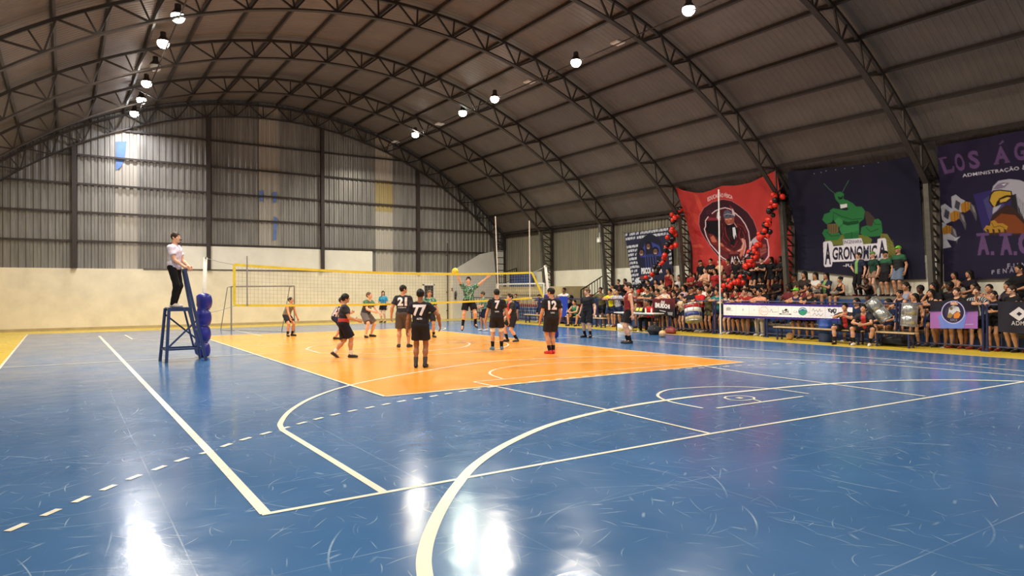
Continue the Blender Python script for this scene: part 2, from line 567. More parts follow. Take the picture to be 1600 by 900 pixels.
# dashed nine metre arc: every dash its own painted piece
dash = spl(G((-60, 860), (-20, 843), (13, 830), (57, 811), (101, 792), (141, 774.5), (179, 758.5), (215, 744), (248, 732), (281, 719.5), (327, 705.5), (371, 690), (402, 681), (440, 670.5), (480, 659), (532, 646), (580, 636.5), (631, 626.5), (672, 620), (720, 612), (775, 604), (830, 597), (890, 590.5), (960, 584), (1040, 578.5), (1120, 573.5), (1200, 569.5), (1290, 567), (1380, 566.5), (1480, 568), (1590, 570.5)), 10)
acc = [0.0]
for a, b in zip(dash, dash[1:]): acc.append(acc[-1] + float(np.linalg.norm(b - a)))
acc = np.array(acc); dx = np.array(dash)
s0 = float(np.interp(0, [0], [0]))
s = .02
while s < acc[-1] - .2:
    ss = np.linspace(s, s + .17, 3)
    strip([(np.interp(q, acc, dx[:, 0]), np.interp(q, acc, dx[:, 1])) for q in ss], .06, .0047, 'line_dash')
    s += .335

# ---- roof shell: curved ribbed sheets between purlins, one object per bay and purlin gap
ceil = empty('ceiling')
tag(ceil, kind='structure')


def roof_sheet_mesh(L):
    v, f = [], []
    n = int(L / .206)
    ys, hs = [], []
    for i in range(n):
        y0 = L * i / n
        p = L / n
        ys += [y0, y0 + p * .55, y0 + p * .68, y0 + p * .87]
        hs += [0, 0, .012, .012]
    ys.append(L); hs.append(0)
    for a in (-STEP / 2, 0, STEP / 2):
        for y, h in zip(ys, hs):
            R = R0 + h
            v.append((R * math.sin(a), -y, R * math.cos(a) - R0))
    m = len(ys)
    for r in range(2):
        for i in range(m - 1):
            f.append((r * m + i, r * m + i + 1, (r + 1) * m + i + 1, (r + 1) * m + i))
    return MB().raw(v, f).mesh('roof_sheet')


rs = roof_sheet_mesh(BAY)
rs.materials.append(M['roof'])
NS = 11
for b in range(8):
    for k in range(-NS, NS):
        if b > 6 and False: continue
        a = (k + .5) * STEP
        o = link('roof_sheet', rs, None, ceil)
        x, z = arc(R0, a)
        o.location = (x, 26 - BAY * b, z)
        o.rotation_euler = (0, a, 0)
for k in range(-NS, NS + 1):
    a = k * STEP
    x, z = arc(R0 - .075, a)
    o = MB().box((0, 0, 0), (.075, BAY * 8, .13)).build('purlin', M['steel'], ceil)
    o.location = (x, 26 - BAY * 4, z); o.rotation_euler = (0, a, 0)
# thin conduit that carries the stands side lamps
MB().tube([(10.63, -9, arcz(18.2, 10.63) - .03), (10.63, 25.9, arcz(18.2, 10.63) - .03)], .022, 6).build('lamp_conduit', M['steel'], ceil)
MB().tube([(-1.65, -9, arcz(18.2, -1.65) - .03), (-1.65, 25.9, arcz(18.2, -1.65) - .03)], .022, 6).build('lamp_conduit', M['steel'], ceil)

# ---- trusses: arch plus the two lattice columns it stands on
RU, RL = 18.84, 18.2
AEND = 46.8


def arc_band(R, a0, a1, hw, hh, n=44):
    v, f = [], []
    for i in range(n + 1):
        a = a0 + (a1 - a0) * i / n
        for dy, dr in ((-hw, -hh), (hw, -hh), (hw, hh), (-hw, hh)):
            x, z = arc(R + dr, a)
            v.append((x, dy, z))
    for i in range(n):
        for k in range(4):
            f.append((i * 4 + k, i * 4 + (k + 1) % 4, (i + 1) * 4 + (k + 1) % 4, (i + 1) * 4 + k))
    f += [(3, 2, 1, 0), tuple(n * 4 + k for k in range(4))]
    return MB().raw(v, f)


XI_T, ZI_T, XI_B = 18.14, 4.98, 18.62      # inner column flange: top and foot
XO = 18.93
unit_bar = MB().box((0, 0, 0), (1, 1, 1)).mesh('web_brace'); unit_bar.materials.append(M['steel'])


def brace(name, parent, a, b, w_, h_):
    a, b = Vector(a), Vector(b)
    d = b - a
    o = link(name, unit_bar, None, parent)
    o.location = (a + b) / 2
    o.rotation_euler = (0, math.atan2(d.x, d.z), 0)
    o.scale = (w_, h_, d.length)
    return o


def make_truss(i, Y):
    where = ['standing against the far corrugated wall', 'second from the far wall', 'third from the far wall', 'fourth from far wall, beside the red banner',
             'fifth from far wall, between red and navy banners', 'sixth from far wall, between navy and eagle banners', 'seventh from the far wall'][i]
    t = empty('roof_truss', (0, Y, 0))
    tag(t, 'dark steel arched truss on lattice columns, ' + where, 'truss', 'arched roof trusses')
    # the arch ends where the lower chord meets the inner column flange
    aL = math.asin((XI_T - CX) / RL)
    aU = math.asin((XO - CX) / RU)
    arc_band(RU, -aU, aU, .05, .045).build('upper_chord', M['steel'], t)
    arc_band(RL, -aL, aL, .085, .025).build('lower_chord', M['steel'], t)
    n = int(aL / (STEP)) + 1
    for k in range(-NS, NS):
        a0, am, a1 = k * STEP, (k + .5) * STEP, (k + 1) * STEP
        if abs(am) > aL: continue
        xm, zm = arc(RL, am)
        for a in (a0, am, a1):
            if abs(a) > aU + .01: continue
            x, z = arc(RU, a)
            brace('web_brace', t, (xm, 0, zm), (x, 0, z), .045 if a == am else .055, .05)
    for sg in (1, -1):
        mx = lambda X: CX + sg * (X - CX)
        ib, it = (mx(XI_B), 0, 0), (mx(XI_T), 0, ZI_T)
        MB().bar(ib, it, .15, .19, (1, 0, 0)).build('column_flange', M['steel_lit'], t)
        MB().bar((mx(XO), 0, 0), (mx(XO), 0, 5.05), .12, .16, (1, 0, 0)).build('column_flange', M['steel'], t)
        if sg < 0 and i > 4: continue
        xi = lambda z: XI_B + (XI_T - XI_B) * z / ZI_T
        nr = 13
        for r in range(nr):
            z0, z1 = .15 + r * 4.8 / (nr - 1), .15 + (r + 1) * 4.8 / (nr - 1)
            brace('column_rung', t, (mx(xi(z0)), 0, z0), (mx(XO), 0, z0), .05, .06)
            if r < nr - 1: brace('column_brace', t, (mx(xi(z1)), 0, z1), (mx(XO), 0, z0), .045, .05)
    return t


for i, Y in enumerate(FR[:7]): make_truss(i, Y if i else Y - .12)

# ---- far wall: masonry base, steel posts and girts, corrugated sheets to the arch
wf = MB().b2((XL, 26.0, 0), (XR, 26.25, 2.78)).build('wall_far', M['plaster'])
tag(wf, kind='structure')
ZB = 2.78


def rib_profile(wd, n, dp=.045):
    xs, hs = [], []
    p = wd / n
    for i in range(n):
        x0 = i * p
        xs += [x0, x0 + p * .36, x0 + p * .5, x0 + p * .86]
        hs += [0, 0, dp, dp]
    xs.append(wd); hs.append(0)
    return xs, hs


def sheet_far(x0, wd, zlo, mat, n=4, zhi=None, dy=0.0):
    xs, hs = rib_profile(wd, n)
    v, f = [], []
    for x, h in zip(xs, hs):
        zt = arcz(R0 - .02, min(max(x0 + x, XL), XR)) if zhi is None else zhi
        v += [(x0 + x, 26.06 + dy + h, zlo), (x0 + x, 26.06 + dy + h, max(zt, zlo + .01))]
    for i in range(len(xs) - 1):
        f.append((2 * i, 2 * i + 2, 2 * i + 3, 2 * i + 1))
    return MB().raw(v, f).build('wall_sheet', M[mat], wf)


# clear sheets at three places, measured in the photo
clear = [(atY(180, 260, 26)[0], atY(215, 260, 26)[0]), (atY(405, 260, 26)[0], atY(436, 260, 26)[0]), (atY(587, 260, 26)[0], atY(614, 260, 26)[0])]
edges = [XL]
while edges[-1] < XR - .3:
    nxt = edges[-1] + 1.08
    for a, b in clear:
        if edges[-1] < a - .02 < nxt: nxt = a
        elif abs(edges[-1] - a) < .03: nxt = b
    edges.append(min(nxt, XR))
for x0, x1 in zip(edges, edges[1:]):
    wd = x1 - x0
    isc = [k for k, (a, b) in enumerate(clear) if abs(x0 - a) < .03]
    nr = max(2, round(wd / .27))
    if x1 - x0 < .25: nr = 1
    if isc and isc[0] == 2:
        sheet_far(x0, wd, ZB, 'sheet_clear', nr, 6.2)
        sheet_far(x0, wd, 6.2, 'sheet_tan', nr, 8.0)
        sheet_far(x0, wd, 8.0, 'sheet_clear', nr)
    elif isc:
        sheet_far(x0, wd, ZB, 'sheet_clear', nr)
    else:
        sheet_far(x0, wd, ZB, 'sheet', nr)
# blue remnants of a poster stuck on the translucent sheets
M['bluescrap'] = plain('faded_blue_paper', (92, 122, 176), .7, 0, .1, 3)
for q in (((181, 221), (198, 221), (196, 240), (194, 252), (188, 262), (181, 266)), ((405, 298), (411, 297), (411, 314), (406, 315)), ((426, 300), (432, 300), (432, 316), (427, 317)), ((428, 338), (433, 340), (432, 374), (427, 376))):
    c = [atY(x, y, 26.03) for x, y in q]
    n = len(c)
    MB().raw([tuple(p) for p in c] + [(p[0], p[1] + .012, p[2]) for p in c], [tuple(range(n)), tuple(range(2 * n - 1, n - 1, -1))] + [(i, i + n, (i + 1) % n + n, (i + 1) % n) for i in range(n)]).build('poster_scrap', M['bluescrap'], wf)
posts = [-9.1, -3.93, 1.64, 7.33, 12.98]
for x in posts:
    MB().b2((x - .09, 25.83, ZB - (0 if x > -3 and x < 5 else 0)), (x + .09, 26.02, arcz(RL, x))).build('wall_post', M['steel'], wf)
for z in (4.02, 5.32, 6.6, 7.9, 9.2):
    half = math.sqrt(RL ** 2 - (z - CZ) ** 2)
    a, b = max(XL, CX - half), min(18.6, CX + half)
    MB().b2((a, 25.94, z - .04), (b, 26.03, z + .04)).build('wall_girt', M['steel'], wf)
# raised masonry panels between the posts
for x0, x1, z1 in ((atY(284, 400, 25.97)[0], 1.55, 3.92), (1.73, 7.24, 3.95), (7.42, atY(582, 400, 25.97)[0], 3.92)):
    MB().b2((x0, 25.97, ZB), (x1, 26.10, z1)).build('masonry_panel', M['plaster2'], wf)
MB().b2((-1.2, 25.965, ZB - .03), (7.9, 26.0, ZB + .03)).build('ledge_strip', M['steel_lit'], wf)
# stepped white wall climbing in the far corner
c = [(708, 423), (751, 397), (777, 391.5), (790, 391.5)]
top = [atY(x, y, 25.9) for x, y in c]
prof = [(p[0], p[2]) for p in top] + [(top[-1][0], 0), (top[0][0], 0)]
n = len(prof)
MB().raw([(x, 25.85, z) for x, z in prof] + [(x, 26.02, z) for x, z in prof], [tuple(range(n))[::-1], tuple(range(n, 2 * n))] + [(i, (i + 1) % n, (i + 1) % n + n, i + n) for i in range(n)]).build('masonry_panel', M['plasterg'], wf)
# dark door in the far wall
d0, d1 = atY(661.5, 497, 25.97), atY(678, 446, 25.97)
dr = MB().b2((d0[0] + .05, 25.95, 0), (d1[0] - .05, 25.99, d1[2])).build('door_1', plain('dark_door_paint', (62, 58, 56), .5))
tag(dr, kind='structure')
MB().b2((d0[0] - .03, 25.93, 0), (d0[0] + .05, 26.0, d1[2] + .07)).build('door_frame', M['white'], dr)
MB().b2((d1[0] - .05, 25.93, 0), (d1[0] + .03, 26.0, d1[2] + .07)).build('door_frame', M['white'], dr)
MB().b2((d0[0] - .03, 25.93, d1[2]), (d1[0] + .03, 26.0, d1[2] + .07)).build('door_frame', M['white'], dr)
MB().tube([(d0[0] + .14, 25.93, 1.02), (d0[0] + .14, 25.90, 1.02), (d0[0] + .26, 25.90, 1.02)], .012, 8).build('door_handle', M['grey'], dr)
tag(MB().b2((XL, 25.975, 0), (14.2, 26.0, .12)).build('baseboard_far', M['tan']), kind='structure')

# ---- stands side wall
wr = MB().b2((XR, YNEAR, 0), (XR + .2, YFAR, 1.34)).build('wall_right', M['wallblue'])
tag(wr, kind='structure')
MB().b2((XR - .015, YNEAR, 1.34), (XR + .2, YFAR, 1.47)).build('red_stripe', M['wallred'], wr)
MB().b2((XR, YNEAR, 1.47), (XR + .2, YFAR, 2.79)).build('masonry_band', M['plaster2'], wr)


def sheet_right():
    L = BAY / 5
    xs, hs = rib_profile(L, 5)
    v, f = [], []
    for x, h in zip(xs, hs):
        v += [(XR + .02 + h, -x, 2.79), (XR + .02 + h, -x, 5.35)]
    for i in range(len(xs) - 1):
        f.append((2 * i, 2 * i + 1, 2 * i + 3, 2 * i + 2))
    return MB().raw(v, f).mesh('wall_sheet')


sr = sheet_right(); sr.materials.append(M['sheet_right'])
for k in range(40):
    o = link('wall_sheet', sr, None, wr); o.location = (0, 26 - k * BAY / 5, 0)
MB().b2((XR - .1, YNEAR, 5.02), (XR + .05, YFAR, 5.16)).build('eave_beam', M['steel'], wr)
# referee side and near walls (outside the frame; they close the hall)
wl = MB().b2((XL - .2, YNEAR, 0), (XL, YFAR, 5.5)).build('wall_left', M['plaster'])
tag(wl, kind='structure')
wn = MB().b2((XL, YNEAR - .2, 0), (XR, YNEAR, 11.6)).build('wall_near', M['sheet'])
tag(wn, kind='structure')

# ---- bleachers along the stands side
bl = empty('bleacher', (0, 0, 0))
tag(bl, 'long stepped concrete bleacher with blue front, packed with spectators', 'bleacher')
TIER = [(17.15, .45), (17.8, .95), (18.45, 1.45)]
Y0, Y1 = -9.0, 16.2
for k, (x, z) in enumerate(TIER):
    x1 = TIER[k + 1][0] if k < 2 else XR - .02
    MB().b2((x, Y0, 0), (x1, Y1, z)).build('step', M['concrete'], bl)
    MB().b2((x - .012, Y0, z - .44), (x, Y1, z - .1)).build('riser_paint', M['wallblue'], bl)
pb = empty('concrete_platform', (0, 0, 0))
tag(pb, 'tan concrete platform with blue and maroon painted base behind the white goal', 'platform')
MB().b2((17.5, 17.8, .95), (XR - .02, 24.6, 1.9)).build('upper_block', M['tan'], pb)
MB().b2((17.46, 17.8, .78), (XR - .02, 24.6, .95)).build('stripe', M['wallred'], pb)
MB().b2((17.48, 17.8, 0), (XR - .02, 24.6, .78)).build('base_block', M['wallblue'], pb)
b0, b1 = atX(796, 427, 18.75), atX(832, 452, 18.75)
bb = empty('blue_board', (18.75, (b0[1] + b1[1]) / 2, 1.9))
tag(bb, 'large blue board standing on the tan platform in the far corner', 'board')
MB().b2((-.03, b1[1] - (b0[1] + b1[1]) / 2, 0), (.03, b0[1] - (b0[1] + b1[1]) / 2, b0[2] - 1.9)).build('panel', M['wallblue'], bb)
MB().b2((-.05, b1[1] - (b0[1] + b1[1]) / 2, b0[2] - 1.9), (.05, b0[1] - (b0[1] + b1[1]) / 2, b0[2] - 1.85)).build('top_edge', M['railblue'], bb)


def stair_rail(label, Y, x0, z0, x1, z1, n=9, h=.75, foot=None):
    t = empty('stair_handrail', (x0, Y, z0))
    tag(t, label, 'handrail')
    MB().bar((0, 0, h), (x1 - x0, 0, z1 - z0 + h), .045).build('top_rail', M['black'], t)
    MB().bar((0, 0, .1), (x1 - x0, 0, z1 - z0 + .1), .035).build('bottom_rail', M['black'], t)
    for i in range(n + 1):
        u = i / n
        b = (u * (x1 - x0), 0, u * (z1 - z0))
        MB().bar((b[0], 0, (foot - z0 if foot and i == n else b[2] + (0 if i in (0, n) else .1))), (b[0], 0, b[2] + h), .05 if i in (0, n) else .025).build('baluster', M['black'], t)


p0, p1 = atX(908, 433, 17.2), atX(944, 428, 18.75)
stair_rail('black sloping stair handrail at the bleacher end beside the second lattice column', 16.12, 17.2, .95, 18.8, 1.75)
stair_rail('black sloping stair handrail by the blue board in the far corner', 24.52, 17.55, 1.9, 18.95, 2.3, foot=1.9)
# ================================================================== FIGURES
# bodies, hair and clothes are meshed from smooth-blended distance fields so that each is one continuous surface
def V3(*a): return np.array(a, float)


class SDF:
    def __init__(self): self.p = []

    def cone(self, a, b, ra, rb, k=.02):
        self.p.append(('c', np.asarray(a, float), np.asarray(b, float), ra, rb, k)); return self

    def ell(self, c, r, R=None, k=.03):
        self.p.append(('e', np.asarray(c, float), np.asarray(r, float), np.eye(3) if R is None else np.asarray(R, float), None, k)); return self

    def bbox(self):
        lo, hi = V3(9, 9, 9), V3(-9, -9, -9)
        for q in self.p:
            if q[0] == 'c':
                r = max(q[3], q[4])
                lo = np.minimum(lo, np.minimum(q[1], q[2]) - r); hi = np.maximum(hi, np.maximum(q[1], q[2]) + r)
            else:
                r = q[2].max(); lo = np.minimum(lo, q[1] - r); hi = np.maximum(hi, q[1] + r)
        return lo, hi

    def field(self, lo, hi, h):
        n = np.maximum(4, np.ceil((hi - lo) / h).astype(int) + 1)
        F = np.full(n, .3, np.float32)
        ax = [lo[i] + h * np.arange(n[i]) for i in range(3)]
        for q in self.p:
            k = q[5]; m = k + 3 * h
            if q[0] == 'c':
                r = max(q[3], q[4]); a, b = np.minimum(q[1], q[2]) - r - m, np.maximum(q[1], q[2]) + r + m
            else:
                r = q[2].max(); a, b = q[1] - r - m, q[1] + r + m
            i0 = np.clip(np.floor((a - lo) / h).astype(int), 0, n); i1 = np.clip(np.ceil((b - lo) / h).astype(int) + 1, 0, n)
            if (i1 <= i0).any(): continue
            X, Y, Z = np.meshgrid(ax[0][i0[0]:i1[0]], ax[1][i0[1]:i1[1]], ax[2][i0[2]:i1[2]], indexing='ij', sparse=True)
            if q[0] == 'c':
                ba = q[2] - q[1]; L2 = max(1e-9, float(ba @ ba))
                dx, dy, dz = X - q[1][0], Y - q[1][1], Z - q[1][2]
                t = np.clip((dx * ba[0] + dy * ba[1] + dz * ba[2]) / L2, 0, 1)
                d = np.sqrt((dx - t * ba[0]) ** 2 + (dy - t * ba[1]) ** 2 + (dz - t * ba[2]) ** 2) - (q[3] + t * (q[4] - q[3]))
            else:
                R = q[3]; dx, dy, dz = X - q[1][0], Y - q[1][1], Z - q[1][2]
                u = (dx * R[0, 0] + dy * R[1, 0] + dz * R[2, 0]) / q[2][0]
                v = (dx * R[0, 1] + dy * R[1, 1] + dz * R[2, 1]) / q[2][1]
                w_ = (dx * R[0, 2] + dy * R[1, 2] + dz * R[2, 2]) / q[2][2]
                k0 = np.sqrt(u * u + v * v + w_ * w_) + 1e-6
                k1 = np.sqrt((u / q[2][0]) ** 2 + (v / q[2][1]) ** 2 + (w_ / q[2][2]) ** 2) + 1e-6
                d = k0 * (k0 - 1) / k1
            S = F[i0[0]:i1[0], i0[1]:i1[1], i0[2]:i1[2]]
            hh = np.maximum(k - np.abs(S - d), 0) / k
            F[i0[0]:i1[0], i0[1]:i1[1], i0[2]:i1[2]] = np.minimum(S, d) - hh * hh * k * .25
        return F, np.meshgrid(*ax, indexing='ij', sparse=True)


def nets(F, lo, h):
    """naive surface nets: returns verts, quads"""
    ins = F < 0
    n = F.shape
    c = [F[i:n[0] - 1 + i, j:n[1] - 1 + j, k:n[2] - 1 + k] for i in (0, 1) for j in (0, 1) for k in (0, 1)]
    s = [ins[i:n[0] - 1 + i, j:n[1] - 1 + j, k:n[2] - 1 + k] for i in (0, 1) for j in (0, 1) for k in (0, 1)]
    tot = sum(q.astype(np.int8) for q in s)
    act = (tot > 0) & (tot < 8)
    idx = -np.ones(act.shape, np.int64)
    cells = np.argwhere(act)
    if len(cells) == 0: return np.zeros((0, 3)), np.zeros((0, 4), int)
    idx[act] = np.arange(len(cells))
    cv = [q[act] for q in c]
    offs = np.array([(i, j, k) for i in (0, 1) for j in (0, 1) for k in (0, 1)], float)
    pos = np.zeros((len(cells), 3)); cnt = np.zeros(len(cells))
    for a in range(8):
        for b in range(a + 1, 8):
            if np.abs(offs[a] - offs[b]).sum() != 1: continue
            m = (cv[a] < 0) != (cv[b] < 0)
            t = cv[a][m] / (cv[a][m] - cv[b][m])
            pos[m] += offs[a] + t[:, None] * (offs[b] - offs[a]); cnt[m] += 1
    v = (cells + pos / cnt[:, None]) * h + lo
    fs = []
    for ax in range(3):
        o = [1, 2] if ax == 0 else ([2, 0] if ax == 1 else [0, 1])
        sl0 = [slice(1, -1)] * 3; sl0[ax] = slice(0, n[ax] - 1)
        sl1 = list(sl0); sl1[ax] = slice(1, n[ax])
        a, b = ins[tuple(sl0)], ins[tuple(sl1)]
        ch = np.argwhere(a != b)
        if len(ch) == 0: continue
        base = ch + np.array([0 if q == ax else 1 for q in range(3)])
        e1, e2 = np.zeros(3, int), np.zeros(3, int); e1[o[0]] = 1; e2[o[1]] = 1
        g = lambda p: idx[p[:, 0], p[:, 1], p[:, 2]]
        q = np.stack([g(base - e1 - e2), g(base - e2), g(base), g(base - e1)], 1)
        fl_ = a[tuple(ch.T)]
        q[~fl_] = q[~fl_][:, ::-1]
        fs.append(q)
    f = np.concatenate(fs)
    return v, f[(f >= 0).all(1)]


def npmesh(name, v, f, tint=None, smooth=True):
    me = bpy.data.meshes.new(name)
    me.vertices.add(len(v)); me.vertices.foreach_set('co', np.ascontiguousarray(v, dtype=np.float32).ravel())
    nf = len(f); k = f.shape[1]
    me.loops.add(nf * k); me.loops.foreach_set('vertex_index', np.ascontiguousarray(f, dtype=np.int32).ravel())
    me.polygons.add(nf); me.polygons.foreach_set('loop_start', np.arange(0, nf * k, k, dtype=np.int32))
    if tint is not None:
        a = me.color_attributes.new('tint', 'FLOAT_COLOR', 'POINT')
        c = np.ones((len(v), 4), np.float32); c[:, :3] = tint
        a.data.foreach_set('color', c.ravel())
    me.update(calc_edges=True)
    if smooth: me.shade_smooth()
    return me


def rotx(a): c, s = math.cos(a), math.sin(a); return np.array([[1, 0, 0], [0, c, -s], [0, s, c]])
def roty(a): c, s = math.cos(a), math.sin(a); return np.array([[c, 0, s], [0, 1, 0], [-s, 0, c]])
def rotz(a): c, s = math.cos(a), math.sin(a); return np.array([[c, -s, 0], [s, c, 0], [0, 0, 1]])


def ik(a, b, l1, l2, hint):
    d = b - a; L = np.linalg.norm(d)
    L2 = min(L, (l1 + l2) * .998)
    d = d / max(L, 1e-6)
    x = (l1 * l1 - l2 * l2 + L2 * L2) / (2 * L2)
    y = math.sqrt(max(0, l1 * l1 - x * x))
    hn = np.asarray(hint, float); hn = hn - d * (hn @ d); hn /= max(1e-6, np.linalg.norm(hn))
    return a + d * x + hn * y, a + d * L2


D2R = math.radians


class Pose:
    """figure faces +Y, its right hand is at +X. lean: forward pitch of the trunk; hands/feet given as targets."""
    def __init__(s, lean=3, twist=0, side=0, pz=.945, py=0, px=0, head=(0, 0), feet=None, toes=(8, -8), hands=None, elbow=None, knee=None,
                 curl=(.5, .5), heel=(0, 0), width=1.0, chest=0, palm=(None, None), bulk=1.0, pelvis_lean=None):
        s.__dict__.update({k: v for k, v in locals().items() if k != 's'})
        pl = lean * .5 if pelvis_lean is None else pelvis_lean
        Rp = rotz(D2R(twist * .4)) @ roty(D2R(side * .5)) @ rotx(-D2R(pl))
        Rc = rotz(D2R(twist)) @ roty(D2R(side)) @ rotx(-D2R(lean + chest))
        s.Rp, s.Rc = Rp, Rc
        s.P = V3(px, py, pz)
        s.waist = s.P + Rp @ V3(0, 0, .15)
        s.chestc = s.waist + Rc @ V3(0, .005, .17)
        s.neck = s.waist + Rc @ V3(0, -.018, .350)
        s.sh = [s.waist + Rc @ V3(.176 * sg * width, -.012, .272) for sg in (1, -1)]
        s.hip = [s.P + Rp @ V3(.09 * sg, 0, -.02) for sg in (1, -1)]
        yaw, pit = head
        Rh = rotz(D2R(twist * .6 - yaw)) @ rotx(D2R(pit) - D2R(lean * .35))
        s.Rh = Rh
        nb = Rc @ V3(0, .012, .04)
        s.headc = s.neck + nb + Rh @ V3(0, .022, .128)
        feet = feet or ((.11, 0, 0), (-.11, 0, 0))
        s.ank, s.kne, s.toe = [], [], []
        for i in (0, 1):
            an = V3(*feet[i]) + V3(0, 0, .085)
            hint = V3(math.sin(D2R(toes[i])) * .6, 1, 0) if knee is None or knee[i] is None else V3(*knee[i])
            kn, an = ik(s.hip[i], an, .435, .43, hint)
            s.kne.append(kn); s.ank.append(an)
            a = D2R(toes[i]); he = D2R(heel[i])
            s.toe.append(V3(math.sin(a) * math.cos(he), math.cos(a) * math.cos(he), -math.sin(he)))
        hands = hands or ((.27, .06, .86), (-.27, .06, .86))
        s.elb, s.wri = [], []
        for i in (0, 1):
            hint = V3((.5, -.5)[i], -1, -.2) if elbow is None or elbow[i] is None else V3(*elbow[i])
            e, w_ = ik(s.sh[i], V3(*hands[i]), .295, .255, hint)
            s.elb.append(e); s.wri.append(w_)
        s.hdir, s.hx, s.hn = [], [], []
        for i in (0, 1):
            d = s.wri[i] - s.elb[i]; d /= np.linalg.norm(d)
            pn = V3((-1, 1)[i], 0, 0) if palm[i] is None else V3(*palm[i])     # palm normal (default: towards the body)
            pn = pn - d * (pn @ d)
            if np.linalg.norm(pn) < .1: pn = V3(0, -1, 0) - d * (-d[1])
            pn /= np.linalg.norm(pn)
            s.hdir.append(d); s.hn.append(pn); s.hx.append(np.cross(d, pn))


def body_sdf(s, hands=True, headon=True, female=False):
    b = s.bulk
    S = SDF()
    S.ell(s.P + s.Rp @ V3(0, -.005, .0), (.158 * b, .115 * b, .12), s.Rp, .05)
    S.ell(s.waist + s.Rc @ V3(0, .005, .03), (.132 * b, .098 * b, .16), s.Rc, .06)
    S.ell(s.chestc + s.Rc @ V3(0, .0, .01), (.158 * s.width * (.5 + .5 * b), .108 * b, .165), s.Rc, .06)
    S.cone(s.waist + s.Rc @ V3(.06 * s.width, -.02, .318), s.sh[0] + s.Rc @ V3(-.01, 0, .0), .045, .052, .05)
    S.cone(s.waist + s.Rc @ V3(-.06 * s.width, -.02, .318), s.sh[1] + s.Rc @ V3(.01, 0, .0), .045, .052, .05)
    if female:
        for sg in (1, -1): S.ell(s.chestc + s.Rc @ V3(.07 * sg, .085, .0), (.06, .055, .06), s.Rc, .03)
    S.cone(s.neck + s.Rc @ V3(0, 0, -.03), s.headc + s.Rh @ V3(0, -.03, -.06), .060, .052, .04)
    for i in (0, 1):
        S.cone(s.sh[i], s.elb[i], .052 * b, .040 * b, .03)
        S.cone(s.elb[i], s.elb[i] + (s.wri[i] - s.elb[i]) * .35, .040 * b, .041 * b, .02)
        S.cone(s.elb[i] + (s.wri[i] - s.elb[i]) * .3, s.wri[i], .041 * b, .026, .02)
        k, a, hpt = s.kne[i], s.ank[i], s.hip[i]
        S.cone(hpt, k, .088 * b, .056 * b, .05)
        bk = -s.toe[i] * V3(1, 1, 0)
        S.cone(k, k + (a - k) * .4 + bk * .012, .054, .056 * b, .03)
        S.cone(k + (a - k) * .35 + bk * .012, a, .056 * b, .034, .03)
        S.cone(a, a + s.toe[i] * .12 + V3(0, 0, -.045), .036, .03, .02)
        if hands:
            d, n, x = s.hdir[i], s.hn[i], s.hx[i]
            w_ = s.wri[i]
            Rm = np.stack([x, d, n], 1)
            S.cone(w_ - d * .03, w_ + d * .02, .026, .024, .02)
            S.ell(w_ + d * .055, (.042, .052, .017), Rm, .014)
            sgx = (-1, 1)[i]
            cu = s.curl[i]
            for q, (ox, ln) in enumerate(((-.030, .068), (-.010, .078), (.011, .073), (.030, .058))):
                f0 = w_ + d * .092 + x * ox
                spread = x * (ox * .9)
                a1, a2 = cu * 1.0 + .08 * q * cu, cu * 2.1
                d1 = d * math.cos(a1) + n * math.sin(a1) + spread
                d2 = d * math.cos(a2) + n * math.sin(a2) + spread * .5
                f1 = f0 + d1 * ln * .55; f2 = f1 + d2 * ln * .5
                S.cone(f0 - d * .015, f1, .0098, .0088, .006); S.cone(f1, f2, .0088, .0072, .004)
            # thumb leaves the side of the palm near its base
            ts = x * (1 if (x @ V3(0, 1, 0) + .3 * (x @ V3(0, 0, 1))) > 0 else -1)
            t0 = w_ + d * .025 + ts * .028
            t1 = t0 + (d * .55 + ts * .75 + n * .25) * .042; t2 = t1 + (d * .85 + ts * .3 + n * (.3 + .4 * cu)) * .038
            S.cone(t0, t1, .0135, .011, .01); S.cone(t1, t2, .011, .0085, .005)
    if headon:
        H = lambda x, y, z: s.headc + s.Rh @ V3(x, y, z)
        S.ell(H(0, -.014, .022), (.076, .095, .095), s.Rh, .02)
        S.ell(H(0, .018, -.05), (.056, .068, .062), s.Rh, .04)
        S.cone(H(-.038, .074, .028), H(.038, .074, .028), .012, .012, .02)
        S.cone(H(0, .082, .016), H(0, .102, -.020), .008, .0135, .010)
        S.ell(H(0, .080, -.054), (.026, .011, .007), s.Rh, .006)
        S.ell(H(0, .078, -.066), (.022, .011, .007), s.Rh, .006)
        S.ell(H(0, .068, -.092), (.022, .018, .016), s.Rh, .02)
        for sg in (1, -1):
            S.ell(H(.079 * sg, -.012, -.006), (.011, .021, .033), s.Rh, .008)
            S.ell(H(.044 * sg, .058, -.02), (.022, .02, .02), s.Rh, .02)
    return S


